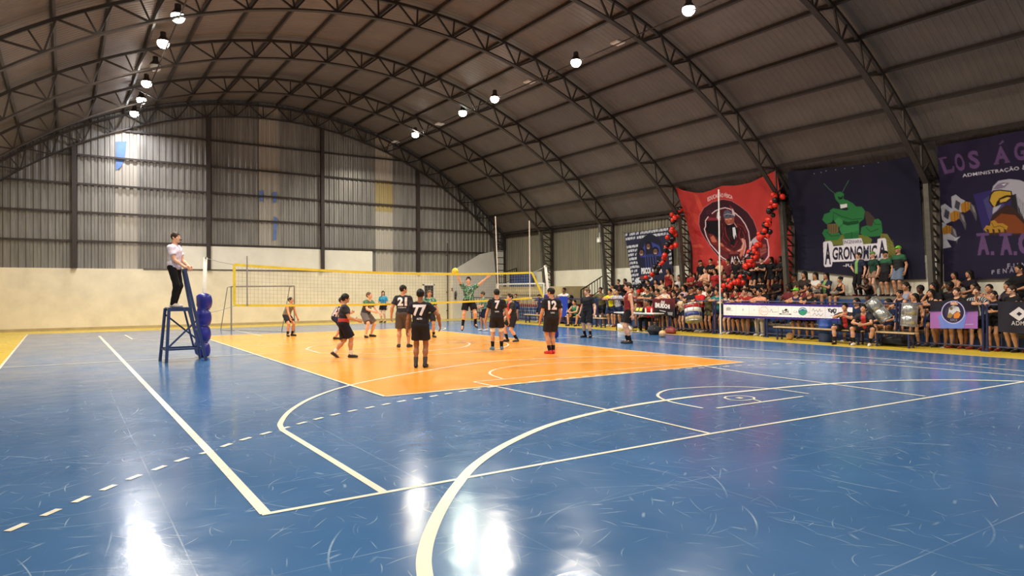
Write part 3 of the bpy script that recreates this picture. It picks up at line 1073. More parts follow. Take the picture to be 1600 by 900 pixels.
def body_mesh(s, h=.016, hf=.0085, hh=.0075, female=False):
    S = body_sdf(s, female=female)
    lo, hi = S.bbox(); lo -= 3 * h; hi += 3 * h
    F, (X, Y, Z) = S.field(lo, hi, h)
    hc = s.headc + s.Rh @ V3(0, 0, 0)
    spots = [(hc, .150)] + [(s.wri[i] + s.hdir[i] * .095, .115) for i in (0, 1)]
    for c, r in spots:
        F = np.maximum(F, r - .012 - np.sqrt((X - c[0]) ** 2 + (Y - c[1]) ** 2 + (Z - c[2]) ** 2))
    vs, fs, n = [], [], 0
    v, f = nets(F, lo, h); vs.append(v); fs.append(f); n += len(v)
    for q, (c, r) in enumerate(spots):
        hq = hf if q == 0 else hh
        l2, h2 = c - r - 2 * hq, c + r + 2 * hq
        F, (X, Y, Z) = S.field(l2, h2, hq)
        if q == 0:   # eye sockets
            for sg in (1, -1):
                e = s.headc + s.Rh @ V3(.031 * sg, .094, .010)
                F = np.maximum(F, .015 - np.sqrt((X - e[0]) ** 2 + (Y - e[1]) ** 2 + (Z - e[2]) ** 2))
        F = np.maximum(F, np.sqrt((X - c[0]) ** 2 + (Y - c[1]) ** 2 + (Z - c[2]) ** 2) - r)
        v, f = nets(F, l2, hq)
        vs.append(v); fs.append(f + n); n += len(v)
    v = np.concatenate(vs); f = np.concatenate(fs)
    # painted features: brows, eyes, lips
    L = (v - s.headc) @ s.Rh
    t = np.ones((len(v), 3), np.float32)
    front = L[:, 1] > .05
    for sg in (1, -1):
        e = np.hypot(L[:, 0] - .031 * sg, (L[:, 2] - .010) * 1.5)
        t[front & (e < .016)] = (1.35, 1.5, 1.7)
        t[front & (e < .0085)] = (.10, .09, .09)
        br = front & (np.abs(L[:, 0] - .034 * sg) < .022) & (np.abs(L[:, 2] - .034) < .0065)
        t[br] = (.22, .18, .17)
    t[(L[:, 1] > .07) & (np.abs(L[:, 0]) < .026) & (L[:, 2] < -.047) & (L[:, 2] > -.074)] = (.88, .6, .58)
    return v, f, t


def cut(F, XYZ, c, n):
    n = np.asarray(n, float) / np.linalg.norm(n)
    return np.maximum(F, (XYZ[0] - c[0]) * n[0] + (XYZ[1] - c[1]) * n[1] + (XYZ[2] - c[2]) * n[2])


def shirt_mesh(s, h=.015, kind='tee', hem=-.06, female=False, loose=.018, sleeve=.62):
    b = s.bulk; g = loose
    S = SDF()
    S.ell(s.P + s.Rp @ V3(0, 0, .02), (.160 * b + g, .117 * b + g, .17), s.Rp, .05)
    S.ell(s.waist + s.Rc @ V3(0, .005, .02), ((.140 if female else .150) * b + g, .106 * b + g, .19), s.Rc, .06)
    S.ell(s.chestc + s.Rc @ V3(0, 0, .005), (.160 * s.width * (.5 + .5 * b) + g, .112 * b + g, .168 + g * .4), s.Rc, .06)
    for i, sg in enumerate((1, -1)):
        q = .06 if kind == 'tee' else .08
        S.cone(s.waist + s.Rc @ V3(q * sg * s.width, -.02, .318), s.sh[i] + s.Rc @ V3(-.01 * sg, 0, 0), .045 + g * .6, .052 + g * .6, .05)
        if female: S.ell(s.chestc + s.Rc @ V3(.07 * sg, .085, 0), (.06 + g * .7, .055 + g * .7, .06 + g), s.Rc, .03)
    lo, hi = S.bbox(); lo = lo - 3 * h; hi = hi + 3 * h
    if kind == 'tee':
        for i in (0, 1):
            lo = np.minimum(lo, s.elb[i] - .11); hi = np.maximum(hi, s.elb[i] + .11)
    F, X = S.field(lo, hi, h)
    up = s.Rp @ V3(0, 0, 1)
    F = cut(F, X, s.P + s.Rp @ V3(0, 0, hem), -up)
    for i in (0, 1):
        d = s.elb[i] - s.sh[i]; d /= np.linalg.norm(d)
        if kind == 'tee':
            T = SDF().cone(s.sh[i], s.elb[i], .054 * b + g * .7, .046 * b + g * 1.5, .03)
            A_, _x = T.field(lo, hi, h)
            A_ = cut(A_, X, s.sh[i] + (s.elb[i] - s.sh[i]) * sleeve, d)
            A_ = A_[:F.shape[0], :F.shape[1], :F.shape[2]]
            hh = np.maximum(.035 - np.abs(F - A_), 0) / .035
            F = np.minimum(F, A_) - hh * hh * .035 * .25
        else:
            c = s.sh[i] + s.Rc @ V3((-.035, .035)[i], 0, 0)
            nn = s.Rc @ V3((1, -1)[i], 0, .0)
            top = (X[0] - c[0]) * nn[0] + (X[1] - c[1]) * nn[1] + (X[2] - c[2]) * nn[2]
            sp = np.sqrt((X[0] - s.sh[i][0]) ** 2 + (X[1] - s.sh[i][1]) ** 2 + (X[2] - s.sh[i][2]) ** 2) - .16
            F = np.where(sp < 0, np.maximum(F, top), F)
    F = F + .0035 * np.sin(X[0] * 31 + X[2] * 23) * np.sin(X[1] * 27 - X[2] * 19 + 1) + .003 * np.sin(X[2] * 52 + X[0] * 12)
    # neckline
    nc = s.neck + s.Rc @ V3(0, .015, .055)
    rr = .088 if kind == 'tee' else .105
    F = np.maximum(F, rr - np.sqrt((X[0] - nc[0]) ** 2 + (X[1] - nc[1]) ** 2 + (X[2] - nc[2]) ** 2))
    if kind == 'strap':
        cc_ = s.chestc + s.Rc @ V3(0, .1, .20)
        F = np.maximum(F, .12 - np.sqrt((X[0] - cc_[0]) ** 2 + (X[1] - cc_[1]) ** 2 + (X[2] - cc_[2]) ** 2))
    return nets(F, lo, h)


def shorts_mesh(s, h=.015, frac=.78, loose=.022, wide=1.0, ankle=False):
    b = s.bulk; g = loose
    S = SDF()
    S.ell(s.P + s.Rp @ V3(0, -.004, 0), (.160 * b + g * .6, .119 * b + g * .6, .135), s.Rp, .04)
    lo, hi = S.bbox()
    for i in (0, 1):
        e = s.ank[i] if ankle else s.kne[i]
        for q in (s.kne[i], e): lo = np.minimum(lo, q - .13); hi = np.maximum(hi, q + .13)
    lo = lo - 3 * h; hi = hi + 3 * h
    F, X = S.field(lo, hi, h)
    F = cut(F, X, s.P + s.Rp @ V3(0, 0, .075), s.Rp @ V3(0, 0, 1))
    for i in (0, 1):
        T = SDF()
        if ankle:
            T.cone(s.hip[i], s.kne[i], .090 * b + g * .7, .064 + g, .03); T.cone(s.kne[i], s.ank[i], .064 + g, .046 + g, .03)
        else:
            T.cone(s.hip[i], s.kne[i], .090 * b + g * .6, (.078 + g * 1.3) * wide, .03)
        A_, _x = T.field(lo, hi, h)
        if not ankle:
            d = s.kne[i] - s.hip[i]; d /= np.linalg.norm(d)
            A_ = cut(A_, X, s.hip[i] + (s.kne[i] - s.hip[i]) * frac, d)
        hh = np.maximum(.03 - np.abs(F - A_), 0) / .03
        F = np.minimum(F, A_) - hh * hh * .03 * .25
    F = F + .003 * np.sin(X[2] * 40 + X[0] * 25) * np.sin(X[1] * 31 + X[0] * 9)
    return nets(F, lo, h)


def shoe_mesh(s, i, h=.011):
    S = SDF()
    a, t = s.ank[i], s.toe[i]
    flat = V3(t[0], t[1], 0); flat /= max(1e-6, np.linalg.norm(flat))
    dn = np.cross(np.cross(t, V3(0, 0, 1)), t); dn = -dn / max(1e-6, np.linalg.norm(dn))
    if dn[2] > 0: dn = -dn
    hl, bl_, te = a - t * .045 + dn * .045, a + t * .10 + dn * .048, a + t * .165 + dn * .052
    S.cone(hl, bl_, .038, .042, .02); S.cone(bl_, te, .042, .032, .02)
    S.cone(a + dn * .01 - t * .01, bl_ - t * .02, .047, .038, .02)
    lo, hi = S.bbox(); lo = lo - 3 * h; hi = hi + 3 * h
    F, X = S.field(lo, hi, h)
    F = cut(F, X, a + dn * .083, dn)
    F = cut(F, X, a - dn * .02, -dn)
    v, f = nets(F, lo, h)
    z = (v - a) @ dn
    tint = np.ones((len(v), 3), np.float32)
    return v, f, z


def sock_mesh(s, i, top=.2, h=.011):
    S = SDF()
    k, a = s.kne[i], s.ank[i]
    d = k - a; d /= np.linalg.norm(d)
    S.cone(a - d * .02, a + d * top, .043, .054, .01)
    lo, hi = S.bbox(); lo = lo - 3 * h; hi = hi + 3 * h
    F, X = S.field(lo, hi, h)
    F = cut(F, X, a + d * top, d)
    return nets(F, lo, h)


def hair_mesh(kind, h=.0085):
    """hair in the head's own frame (x right, y forward, z up from the head's centre)"""
    S = SDF()
    big = {'afro': .034, 'curly': .02}.get(kind, .009)
    S.ell(V3(0, -.018, .028), (.078 + big, .097 + big, .096 + big), None, .02)
    if kind == 'quiff': S.ell(V3(0, .05, .11), (.055, .05, .03), None, .03)
    if kind == 'long':
        S.cone(V3(0, -.075, .03), V3(0, -.105, -.20), .070, .075, .05); S.cone(V3(0, -.1, -.2), V3(0, -.095, -.36), .07, .04, .03)
        for sg in (1, -1): S.cone(V3(.07 * sg, -.02, .03), V3(.082 * sg, -.03, -.20), .022, .022, .03)
    if kind == 'bun':
        S.ell(V3(0, -.11, .075), (.042, .042, .042), None, .015)
    if kind == 'tail':
        S.cone(V3(0, -.10, .05), V3(0, -.155, -.02), .028, .032, .02); S.cone(V3(0, -.155, -.02), V3(0, -.14, -.22), .032, .016, .02)
    lo, hi = S.bbox(); lo = lo - 4 * h; hi = hi + 4 * h
    F, X = S.field(lo, hi, h)
    amp = .006 if kind in ('afro', 'curly') else .0025
    F = F + amp * np.sin(X[0] * 150 + 1) * np.sin(X[1] * 140) * np.sin(X[2] * 160)
    def sub(F, c, r):
        u = np.sqrt(((X[0] - c[0]) / r[0]) ** 2 + ((X[1] - c[1]) / r[1]) ** 2 + ((X[2] - c[2]) / r[2]) ** 2)
        return np.maximum(F, (1 - u) * min(r))
    F = sub(F, (0, .13, -.055), (.10, .115, .125))
    if kind not in ('long',):
        for sg in (1, -1): F = sub(F, (.10 * sg, .02, -.05), (.045, .055, .05))
        F = sub(F, (0, .02, -.13), (.2, .13, .085))
    else:
        F = sub(F, (0, .05, -.2), (.066, .125, .20))
    return nets(F, lo, h)


def cap_mesh(h=.008):
    S = SDF()
    S.ell(V3(0, -.012, .03), (.089, .107, .104), None, .01)
    lo, hi = S.bbox(); lo = lo - 4 * h; hi = hi + V3(0, .10, 0) + 4 * h
    F, X = S.field(lo, hi, h)
    F = cut(F, X, V3(0, 0, .035), V3(0, .1, -1))
    brim = np.maximum(np.sqrt((X[0] / .078) ** 2 + ((X[1] - .085) / .085) ** 2) - 1, -9) * .08
    zz = np.abs(X[2] - (.046 - .12 * np.maximum(X[1] - .06, 0))) - .007
    B = np.maximum(np.maximum(brim, zz), .03 - X[1])
    F = np.minimum(F, B)
    return nets(F, lo, h)


HAIR = {}
def hair(kind):
    if kind not in HAIR:
        v, f = cap_mesh() if kind == 'cap' else hair_mesh(kind)
        HAIR[kind] = npmesh('hair' if kind != 'cap' else 'cap', v, f)
        HAIR[kind].materials.append(M['cloth' if kind == 'cap' else 'hair'])
    return HAIR[kind]


SKIN = {'light': (222, 172, 142), 'tan': (196, 142, 108), 'brown': (146, 98, 70), 'dark': (92, 60, 44)}
HAIRC = {'black': (20, 17, 16), 'brown': (48, 33, 24), 'lbrown': (92, 66, 44), 'grey': (86, 80, 74), 'blond': (150, 118, 70)}


class Fig:
    """mesh data of one pose; put() places copies that share it"""
    def __init__(s, pose, h=.016, female=False, **kw):
        s.pose, s.h, s.female = pose, h, female
        fine = h < .014
        v, f, t = body_mesh(pose, h, .0075 if fine else .0095, .0065 if fine else .0085, female)
        s.body = npmesh('body', v, f, t); s.body.materials.append(M['skin'])
        s.cache = {}
        R = Matrix([list(r) for r in pose.Rh]).to_4x4()
        R.translation = Vector(pose.headc)
        s.hm = R

    def get(s, key):
        if key in s.cache: return s.cache[key]
        k = key[0]
        if k in ('tee', 'tank', 'strap', 'croptop'):
            v, f = shirt_mesh(s.pose, s.h * .95, 'tank' if k == 'croptop' else k, hem=(.13 if k == 'croptop' else -.07), female=s.female, loose=key[1], sleeve=key[2])
            me = npmesh('shirt', v, f)
        elif k == 'shorts': v, f = shorts_mesh(s.pose, s.h * .95, key[1], key[2]); me = npmesh('shorts', v, f)
        elif k == 'pants': v, f = shorts_mesh(s.pose, s.h * .95, 1, .012, ankle=True); me = npmesh('trousers', v, f)
        elif k == 'shoe':
            v, f, z = shoe_mesh(s.pose, key[1]); t = np.ones((len(v), 3), np.float32)
            if key[2]: t[z > .058] = key[2]
            me = npmesh('shoe', v, f, t)
        elif k == 'sock': v, f = sock_mesh(s.pose, key[1], key[2]); me = npmesh('sock', v, f)
        me.materials.append(M['shoe' if k == 'shoe' else 'cloth'])
        s.cache[key] = me
        return me

    def put(s, loc, rz, label, shirt=None, shorts=None, hairk='short', hairc='black', skin='tan', shoes=(28, 28, 30), sole=None, socks=None, scale=1.0,
            group=None, cap=None, matshirt=None, name='person'):
        root = empty(name, tuple(map(float, loc)), rz)
        if isinstance(scale, (int, float)): scale = (scale,) * 3
        root.scale = scale
        tag(root, label, 'person', group)

        def add(nm, me, c, par=root):
            o = link(nm, me, None, par); o.color = lin(c); return o
        add('body', s.body, SKIN[skin])
        out = {'root': root}
        if hairk:
            o = add('hair', hair(hairk), HAIRC[hairc]); o.matrix_local = s.hm; out['hair'] = o
        if cap:
            o = add('cap', hair('cap'), cap); o.matrix_local = s.hm @ Matrix.Translation((0, 0, .008)); out['cap'] = o
        if shirt:
            kind, c = shirt[0], shirt[1]
            out['shirt'] = add('shirt', s.get((kind, shirt[2] if len(shirt) > 2 else .018, shirt[3] if len(shirt) > 3 else .62)), c)
            if matshirt:
                out['shirt'].data = out['shirt'].data.copy()
                out['shirt'].data.materials[0] = matshirt
        if shorts:
            if shorts[0] == 'pants': out['shorts'] = add('trousers', s.get(('pants',)), shorts[1])
            else: out['shorts'] = add('shorts', s.get(('shorts', shorts[2] if len(shorts) > 2 else .78, shorts[3] if len(shorts) > 3 else .022)), shorts[1])
        if shoes:
            for i in (0, 1): add('shoe', s.get(('shoe', i, sole)), shoes)
        if socks:
            for i in (0, 1): add('sock', s.get(('sock', i, socks[1])), socks[0])
        return out


def text_tris(txt, bold=0.0, res=3, spacing=1.0):
    """flat glyph triangles of the built-in font, normalised to its own bounding box"""
    cu = bpy.data.curves.new('glyphs', 'FONT')
    cu.body = txt; cu.resolution_u = res; cu.offset = bold; cu.space_character = spacing; cu.fill_mode = 'FRONT'
    o = bpy.data.objects.new('glyphs', cu); COL.objects.link(o)
    dg = bpy.context.evaluated_depsgraph_get()
    me = bpy.data.meshes.new_from_object(o.evaluated_get(dg))
    bpy.data.objects.remove(o); bpy.data.curves.remove(cu)
    me.calc_loop_triangles()
    v = np.array([tuple(q.co)[:2] for q in me.vertices]); t = np.array([tuple(q.vertices) for q in me.loop_triangles])
    bpy.data.meshes.remove(me)
    lo, hi = v.min(0), v.max(0)
    return (v - lo) / (hi - lo), t, (hi[0] - lo[0]) / (hi[1] - lo[1])


def decal(fig, out, txt, side, cx, cz, w_, h_, mat='number', bold=.03, off=.006, par='shirt'):
    """raised print on a shirt: side -1 back, +1 front; centre and size in the chest frame"""
    me0 = out[par].data
    vv = [v.co for v in me0.vertices]
    bvh = BVHTree.FromPolygons(vv, [tuple(p.vertices) for p in me0.polygons])
    v, t, asp = text_tris(txt, bold)
    bm = bmesh.new()
    bv = [bm.verts.new((p[0], p[1], 0)) for p in v]
    for q in t:
        try: bm.faces.new([bv[i] for i in q])
        except ValueError: pass
    # cut long edges so that the print follows the cloth
    for _ in range(3):
        es = [e for e in bm.edges if math.hypot((e.verts[0].co.x - e.verts[1].co.x) * w_, (e.verts[0].co.y - e.verts[1].co.y) * h_) > .03]
        if es: bmesh.ops.subdivide_edges(bm, edges=es, cuts=1)
    bmesh.ops.triangulate(bm, faces=bm.faces[:])
    s = fig.pose
    dirv = s.Rc @ V3(0, -side, 0)
    for q in bm.verts:
        u = (q.co.x - .5) * w_ * (-side) * (1 if side < 0 else 1) + cx
        z = (q.co.y - .5) * h_ + cz
        o = s.chestc + s.Rc @ V3(u if side < 0 else -((q.co.x - .5) * w_) + cx, .5 * side, z)
        hit = bvh.ray_cast(Vector(o), Vector(dirv), 1.0)
        p = np.array(hit[0]) if hit[0] is not None else o + dirv * .37
        q.co = Vector(p - dirv * off)
    me = bpy.data.meshes.new('jersey_print')
    bm.to_mesh(me); bm.free()
    return link('jersey_print', me, M[mat] if isinstance(mat, str) else mat, out[par])
# ================================================================== NET, POSTS, REFEREE STAND, GOALS
def img_rz(phi):
    """heading given against the line of sight: 0 away from the photographer, 90 to the photo's right, 180 towards"""
    a = D2R(phi)
    d = FW * math.cos(a) + RT * math.sin(a)
    return math.atan2(-d[0], d[1])


YN = 9.0
M['polegrey'] = plain('off_white_post_paint', (196, 192, 184), .5, 0, .08, 5)
ntl, ntm, ntr = atY(366, 413.5, YN), atY(600, 426.5, YN), atY(831, 426, YN)
nbl, nbm, nbr = atY(370, 477, YN), atY(600, 475.5, YN), atY(836, 465.5, YN)
net = empty('volleyball_net', (0, YN, 0))
tag(net, 'volleyball net with bright yellow tapes stretched across the orange court', 'net')
xs = np.linspace(ntl[0], ntr[0], 96)


def zq(x, a, b, c):
    X = np.array([a[0], b[0], c[0]]); Z = np.array([a[2], b[2], c[2]])
    return float(np.polyval(np.polyfit(X, Z, 2), x))


zt = [zq(x, ntl, ntm, ntr) for x in xs]; zb = [zq(x, nbl, nbm, nbr) for x in xs]
mb = MB()
for x, a, b in zip(xs, zt, zb): mb.bar((x, 0, b), (x, 0, a), .004)
for k in range(1, 10):
    u = k / 10
    for i in range(0, 95, 5):
        j = i + 5
        mb.bar((xs[i], 0, zb[i] + (zt[i] - zb[i]) * u), (xs[j], 0, zb[j] + (zt[j] - zb[j]) * u), .004)
tag(mb.build('netting', M['cord'], net), kind='stuff')


def tape(name, pts, hw, th=.012):
    v, f = [], []
    for p in pts:
        v += [(p[0], -th / 2, p[2] - hw), (p[0], th / 2, p[2] - hw), (p[0], th / 2, p[2] + hw), (p[0], -th / 2, p[2] + hw)]
    for i in range(len(pts) - 1):
        for k in range(4): f.append((4 * i + k, 4 * i + (k + 1) % 4, 4 * i + 4 + (k + 1) % 4, 4 * i + 4 + k))
    n = len(pts) - 1
    f += [(3, 2, 1, 0), (4 * n, 4 * n + 1, 4 * n + 2, 4 * n + 3)]
    return MB().raw(v, f).build(name, M['ylwtape'], net)


tape('top_tape', [(x, 0, z) for x, z in zip(xs[::5], zt[::5])] + [(xs[-1], 0, zt[-1])], .034)
tape('bottom_tape', [(x, 0, z) for x, z in zip(xs[::5], zb[::5])] + [(xs[-1], 0, zb[-1])], .03)
MB().bar((xs[0], 0, zb[0]), (xs[0], 0, zt[0]), .07, .014, (0, 1, 0)).build('side_tape', M['ylwtape'], net)
rb = atY(849, 464, YN)
MB().bar((xs[-1], 0, zt[-1]), (rb[0], 0, rb[2]), .07, .014, (0, 1, 0)).build('side_tape', M['ylwtape'], net)
# posts
def post(px_base, X, top, padtop, label):
    t = empty('net_post', (X, YN, 0))
    tag(t, label, 'post', 'net posts')
    p1 = atY(*top, YN)
    MB().tube([(0, 0, 0), (p1[0] - X, 0, p1[2])], .048, 14).build('pole', M['polegrey'], t, True)
    MB().tube([(p1[0] - X, -.06, p1[2] - .02), (p1[0] - X, .06, p1[2] - .02)], .03, 8).build('pulley', M['grey'], t)
    pp = atY(*padtop, YN)
    ht = pp[2]
    lx = (p1[0] - X) / p1[2]
    pts, rr = [], []
    n = 34
    for i in range(n + 1):
        z = .02 + (ht - .02) * i / n
        ph = (i / n * 4.0) % 1
        r = .165 + .028 * abs(math.sin(ph * PI)) - (.03 if ph < .08 or ph > .92 else 0)
        if i in (0, n): r *= .72
        pts.append((lx * z + .015 * math.sin(i * .7), .01 * math.cos(i * .9), z)); rr.append(r)
    MB().tube(pts, rr, 18).build('padding', M['padblue'], t, True)
    for k in (1, 2, 3):
        z = ht * k / 4
        a = [(lx * z + .152 * math.cos(q * PI / 9), .152 * math.sin(q * PI / 9), z) for q in range(18)]
        MB().tube(a, .012, 6, True).build('strap', M['padblue'], t)
    return p1


pl_top = post(318, -1.33, (321, 402), (314, 459), 'white net post in blue padding beside the referee stand')
pr_top = post(866, 10.15, (852, 415), (864, 458), 'white leaning net post in blue padding on the spectators\' side')
cab = empty('net_cable', (0, YN, 0)); tag(cab, 'thin steel cable tying the net to both white posts', 'cable')
for a, b in (((pl_top[0], pl_top[2] - .02), (ntl[0], ntl[2])), ((ntr[0], ntr[2]), (pr_top[0], pr_top[2] - .03)), ((-1.33, 1.12), (nbl[0], nbl[2]))):
    MB().tube([(a[0], 0, a[1]), ((a[0] + b[0]) / 2, 0, (a[1] + b[1]) / 2 - .02), (b[0], 0, b[1])], .008, 6).build('wire', M['grey'], cab)
# antennas
def antenna(label, a, b, mat):
    A_, B_ = atY(*a, YN - .03), atY(*b, YN - .03)
    t = empty('net_antenna', A_); tag(t, label, 'antenna', 'net antennas')
    d = B_ - A_
    n = 6
    for i in range(n):
        MB().tube([tuple(d * i / n), tuple(d * (i + 1) / n)], .017, 8).build('rod_band', M[mat], t)
antenna('thin dark antenna on the net at the referee\'s end', (386.5, 478), (386, 400), 'grey')
antenna('tall thin white antenna at the end of the net by the padded leaning post', (828, 467), (827, 345), 'white')
antenna('tall thin white antenna on the net just behind the player numbered 7', (779, 470), (774, 338), 'white')
# referee stand
def floor_at(px, Y):
    lo_, hi_ = -8.0, 20.0
    for _ in range(50):
        m_ = (lo_ + hi_) / 2
        if proj((m_, Y, 0))[0] < px: lo_ = m_
        else: hi_ = m_
    return lo_
def x_at(px, Y, Z):
    lo_, hi_ = -8.0, 20.0
    for _ in range(50):
        m_ = (lo_ + hi_) / 2
        if proj((m_, Y, Z))[0] < px: lo_ = m_
        else: hi_ = m_
    return lo_
rs_ = empty('referee_stand', (-1.9, 8.25, 0)); tag(rs_, 'slate blue steel referee stand with platform and sloping hand rail', 'stand')
YA, YB, ZP = 7.95, 8.62, 1.30
L_ = lambda x, y, z: (x + 1.9, y - 8.25, z)
for Y, pb_, pt_, pf_, ph_ in ((YA, 260, 264, 322, 289), (YB, 250, 258, 313, 286)):
    xb, xt = floor_at(pb_, Y), x_at(pt_, Y, ZP)
    xf, xh = floor_at(pf_, Y), x_at(ph_, Y, 2.26)
    MB().bar(L_(xb, Y, 0), L_(xt, Y, ZP), .068).build('leg', M['chairblue'], rs_)
    MB().bar(L_(xf, Y, 0), L_(xh, Y, 2.26), .066).build('front_upright', M['chairblue'], rs_)
    xi_ = x_at(298 if Y == YA else 291, Y, ZP)
    MB().bar(L_(xt - .03, Y, ZP - .03), L_(xi_ + .02, Y, ZP - .03), .05, .06).build('platform_rail', M['chairblue'], rs_)
    u = .24
    MB().bar(L_(xb + (xt - xb) * u, Y, ZP * u), L_(xf + (xh - xf) * (ZP * u / 2.26), Y, ZP * u), .045).build('rung', M['chairblue'], rs_)
    if Y == YA: MB().bar(L_(xb + (xt - xb) * .26, Y, ZP * .26), L_(xf + (xh - xf) * .46, Y, 1.0), .04).build('brace', M['chairblue'], rs_)
    else: MB().bar(L_(xt, Y, ZP - .15), L_(xf + (xh - xf) * .2, Y, .5), .04).build('brace', M['chairblue'], rs_)
    # inner post that carries the platform's front edge
    MB().bar(L_(xi_ - .05, Y, ZP - .03), L_(xf - .16 , Y, .32), .045).build('front_leg', M['chairblue'], rs_)
xA, xB = x_at(258, YB, ZP), x_at(298, YA, ZP)
for k in range(5):
    x = xA + (xB - xA) * (k + .5) / 5
    MB().b2(L_(x - .055, YA - .03, ZP), L_(x + .055, YB + .03, ZP + .03)).build('platform_board', M['chairblue'], rs_)
xh = x_at(288, 8.28, 2.26)
MB().bar(L_(xh, YA - .03, 2.26), L_(xh, YB + .03, 2.26), .05).build('hand_rail', M['chairblue'], rs_)
for z in (.32, .75): MB().bar(L_(floor_at(322, YA) + (xh - floor_at(322, YA)) * z / 2.26, YA, z), L_(floor_at(313, YB) + (xh - floor_at(313, YB)) * z / 2.26, YB, z), .04).build('rung', M['chairblue'], rs_)
MB().bar(L_(floor_at(260, YA) + .03, YA, .3), L_(floor_at(250, YB) + .03, YB, .3), .04).build('rung', M['chairblue'], rs_)

# goals
def goal(label, A_, B_, H, back, mat, r=.035, netmat=None, cellsz=.16):
    A_, B_ = V3(A_[0], A_[1], 0), V3(B_[0], B_[1], 0)
    t = empty('goal_frame', A_); tag(t, label, 'goal', 'goal frames')
    d = B_ - A_
    bk = V3(*back, 0)
    up = V3(0, 0, H)
    MB().tube([(0, 0, 0), up], r, 10).build('goal_post', M[mat], t)
    MB().tube([d, d + up], r, 10).build('goal_post', M[mat], t)
    MB().tube([up, d + up], r, 10).build('crossbar', M[mat], t)
    for o in (V3(0, 0, 0), d):
        MB().tube([o + up, o + bk * .35 + up * .98, o + bk], r * .6, 8).build('back_stay', M[mat], t)
        MB().tube([o, o + bk], r * .6, 8).build('ground_bar', M[mat], t)
    MB().tube([bk, d + bk], r * .6, 8).build('back_bar', M[mat], t)
    if netmat:
        mb = MB()
        L = np.linalg.norm(d); n = int(L / cellsz); m = int(H * 1.1 / cellsz)
        P = lambda u, q: d * u + (up + bk * .3) * (1 - q) + (bk) * q
        for i in range(n + 1): mb.bar(P(i / n, 0), P(i / n, 1), .008)
        for j in range(m + 1): mb.bar(P(0, j / m), P(1, j / m), .008)
        for o in (V3(0, 0, 0), d):
            for j in range(1, 7): mb.bar(o + up * j / 7, o + bk * (1 - .7 * j / 7) + up * j / 7, .008)
        tag(mb.build('goal_netting', M[netmat], t), kind='stuff')
    return t


gA, gB = atZ(361.5, 517), atZ(460, 520)
goal('thin grey goal frame standing on the far end line by the cream wall', gA, gB, 1.92, (-.25, 1.0), 'greypost', .03)
gA, gB = (17.0, 23.4), (17.0, 18.6)
goal('white goal frame with netting stored behind the rail in the far corner', (16.95, 23.6), (16.95, 18.9), 2.05, (.45, .1), 'white', .045, 'white', .2)

# dark pole and small fixtures on the far wall
x0 = atY(699.5, 450, 25.8)
pz = empty('wall_pipe', (x0[0], 25.8, 0)); tag(pz, 'thin dark vertical pipe in front of the far wall beside the dark door', 'pipe')
MB().tube([(0, 0, 0), (0, 0, atY(699, 380, 25.8)[2])], .035, 8).build('pipe', M['steel'], pz)
for z in (.5, 1.6, 2.7, 3.8): MB().box((0, .05, z), (.1, .1, .05)).build('bracket', M['steel'], pz)
x0 = atY(707.5, 452, 25.95)
sg_ = empty('fire_sign', tuple(x0)); tag(sg_, 'small dark red sign plate on the far wall beside the pipe', 'sign')
MB().box((0, 0, 0), (.16, .02, .16)).build('plate', M['wallred'], sg_); MB().box((0, -.012, 0), (.1, .004, .03)).build('print', M['white'], sg_)
x0 = atY(711.5, 461, 25.86)
fx = empty('fire_extinguisher', tuple(x0)); tag(fx, 'small dark extinguisher hanging on the far wall under the red sign', 'extinguisher')
MB().lathe([(.02, -.28), (.07, -.27), (.075, -.22), (.075, .12), (.05, .18), (.025, .2), (.025, .24)], n=14).build('cylinder', M['black'], fx, True)
MB().tube([(0, 0, .24), (.06, -.02, .25), (.10, -.02, .12), (.09, -.02, -.05)], .01, 6).build('hose', M['black'], fx)
x0 = atX(936, 376, 18.05)
em = empty('emergency_lamp', tuple(x0)); tag(em, 'small white emergency lamp on the lattice column third from the far wall', 'lamp')
MB().box((0, 0, 0), (.1, .22, .16)).build('box', M['white'], em)
for s_ in (-1, 1): MB().lathe([(.03, 0), (.06, .05), (.06, .07)], (0, .07 * s_, .08), 10).build('spot', M['white'], em)
MB().box((.03, 0, .25), (.02, .03, .3)).build('bracket', M['white'], em)
# white flag pole by the rail
fp = atZ(1126, 523)
q = atX(1123, 296, fp[0] - .1)
t = empty('white_pole', (fp[0], fp[1], 0)); tag(t, 'tall thin white pole rising beside the rail in front of the red banner', 'pole')
MB().tube([(0, 0, 0), (-.1, q[1] - fp[1], q[2])], .028, 8).build('shaft', M['white'], t)
MB().lathe([(.09, 0), (.09, .02), (.04, .05)], n=12).build('base', M['grey'], t)

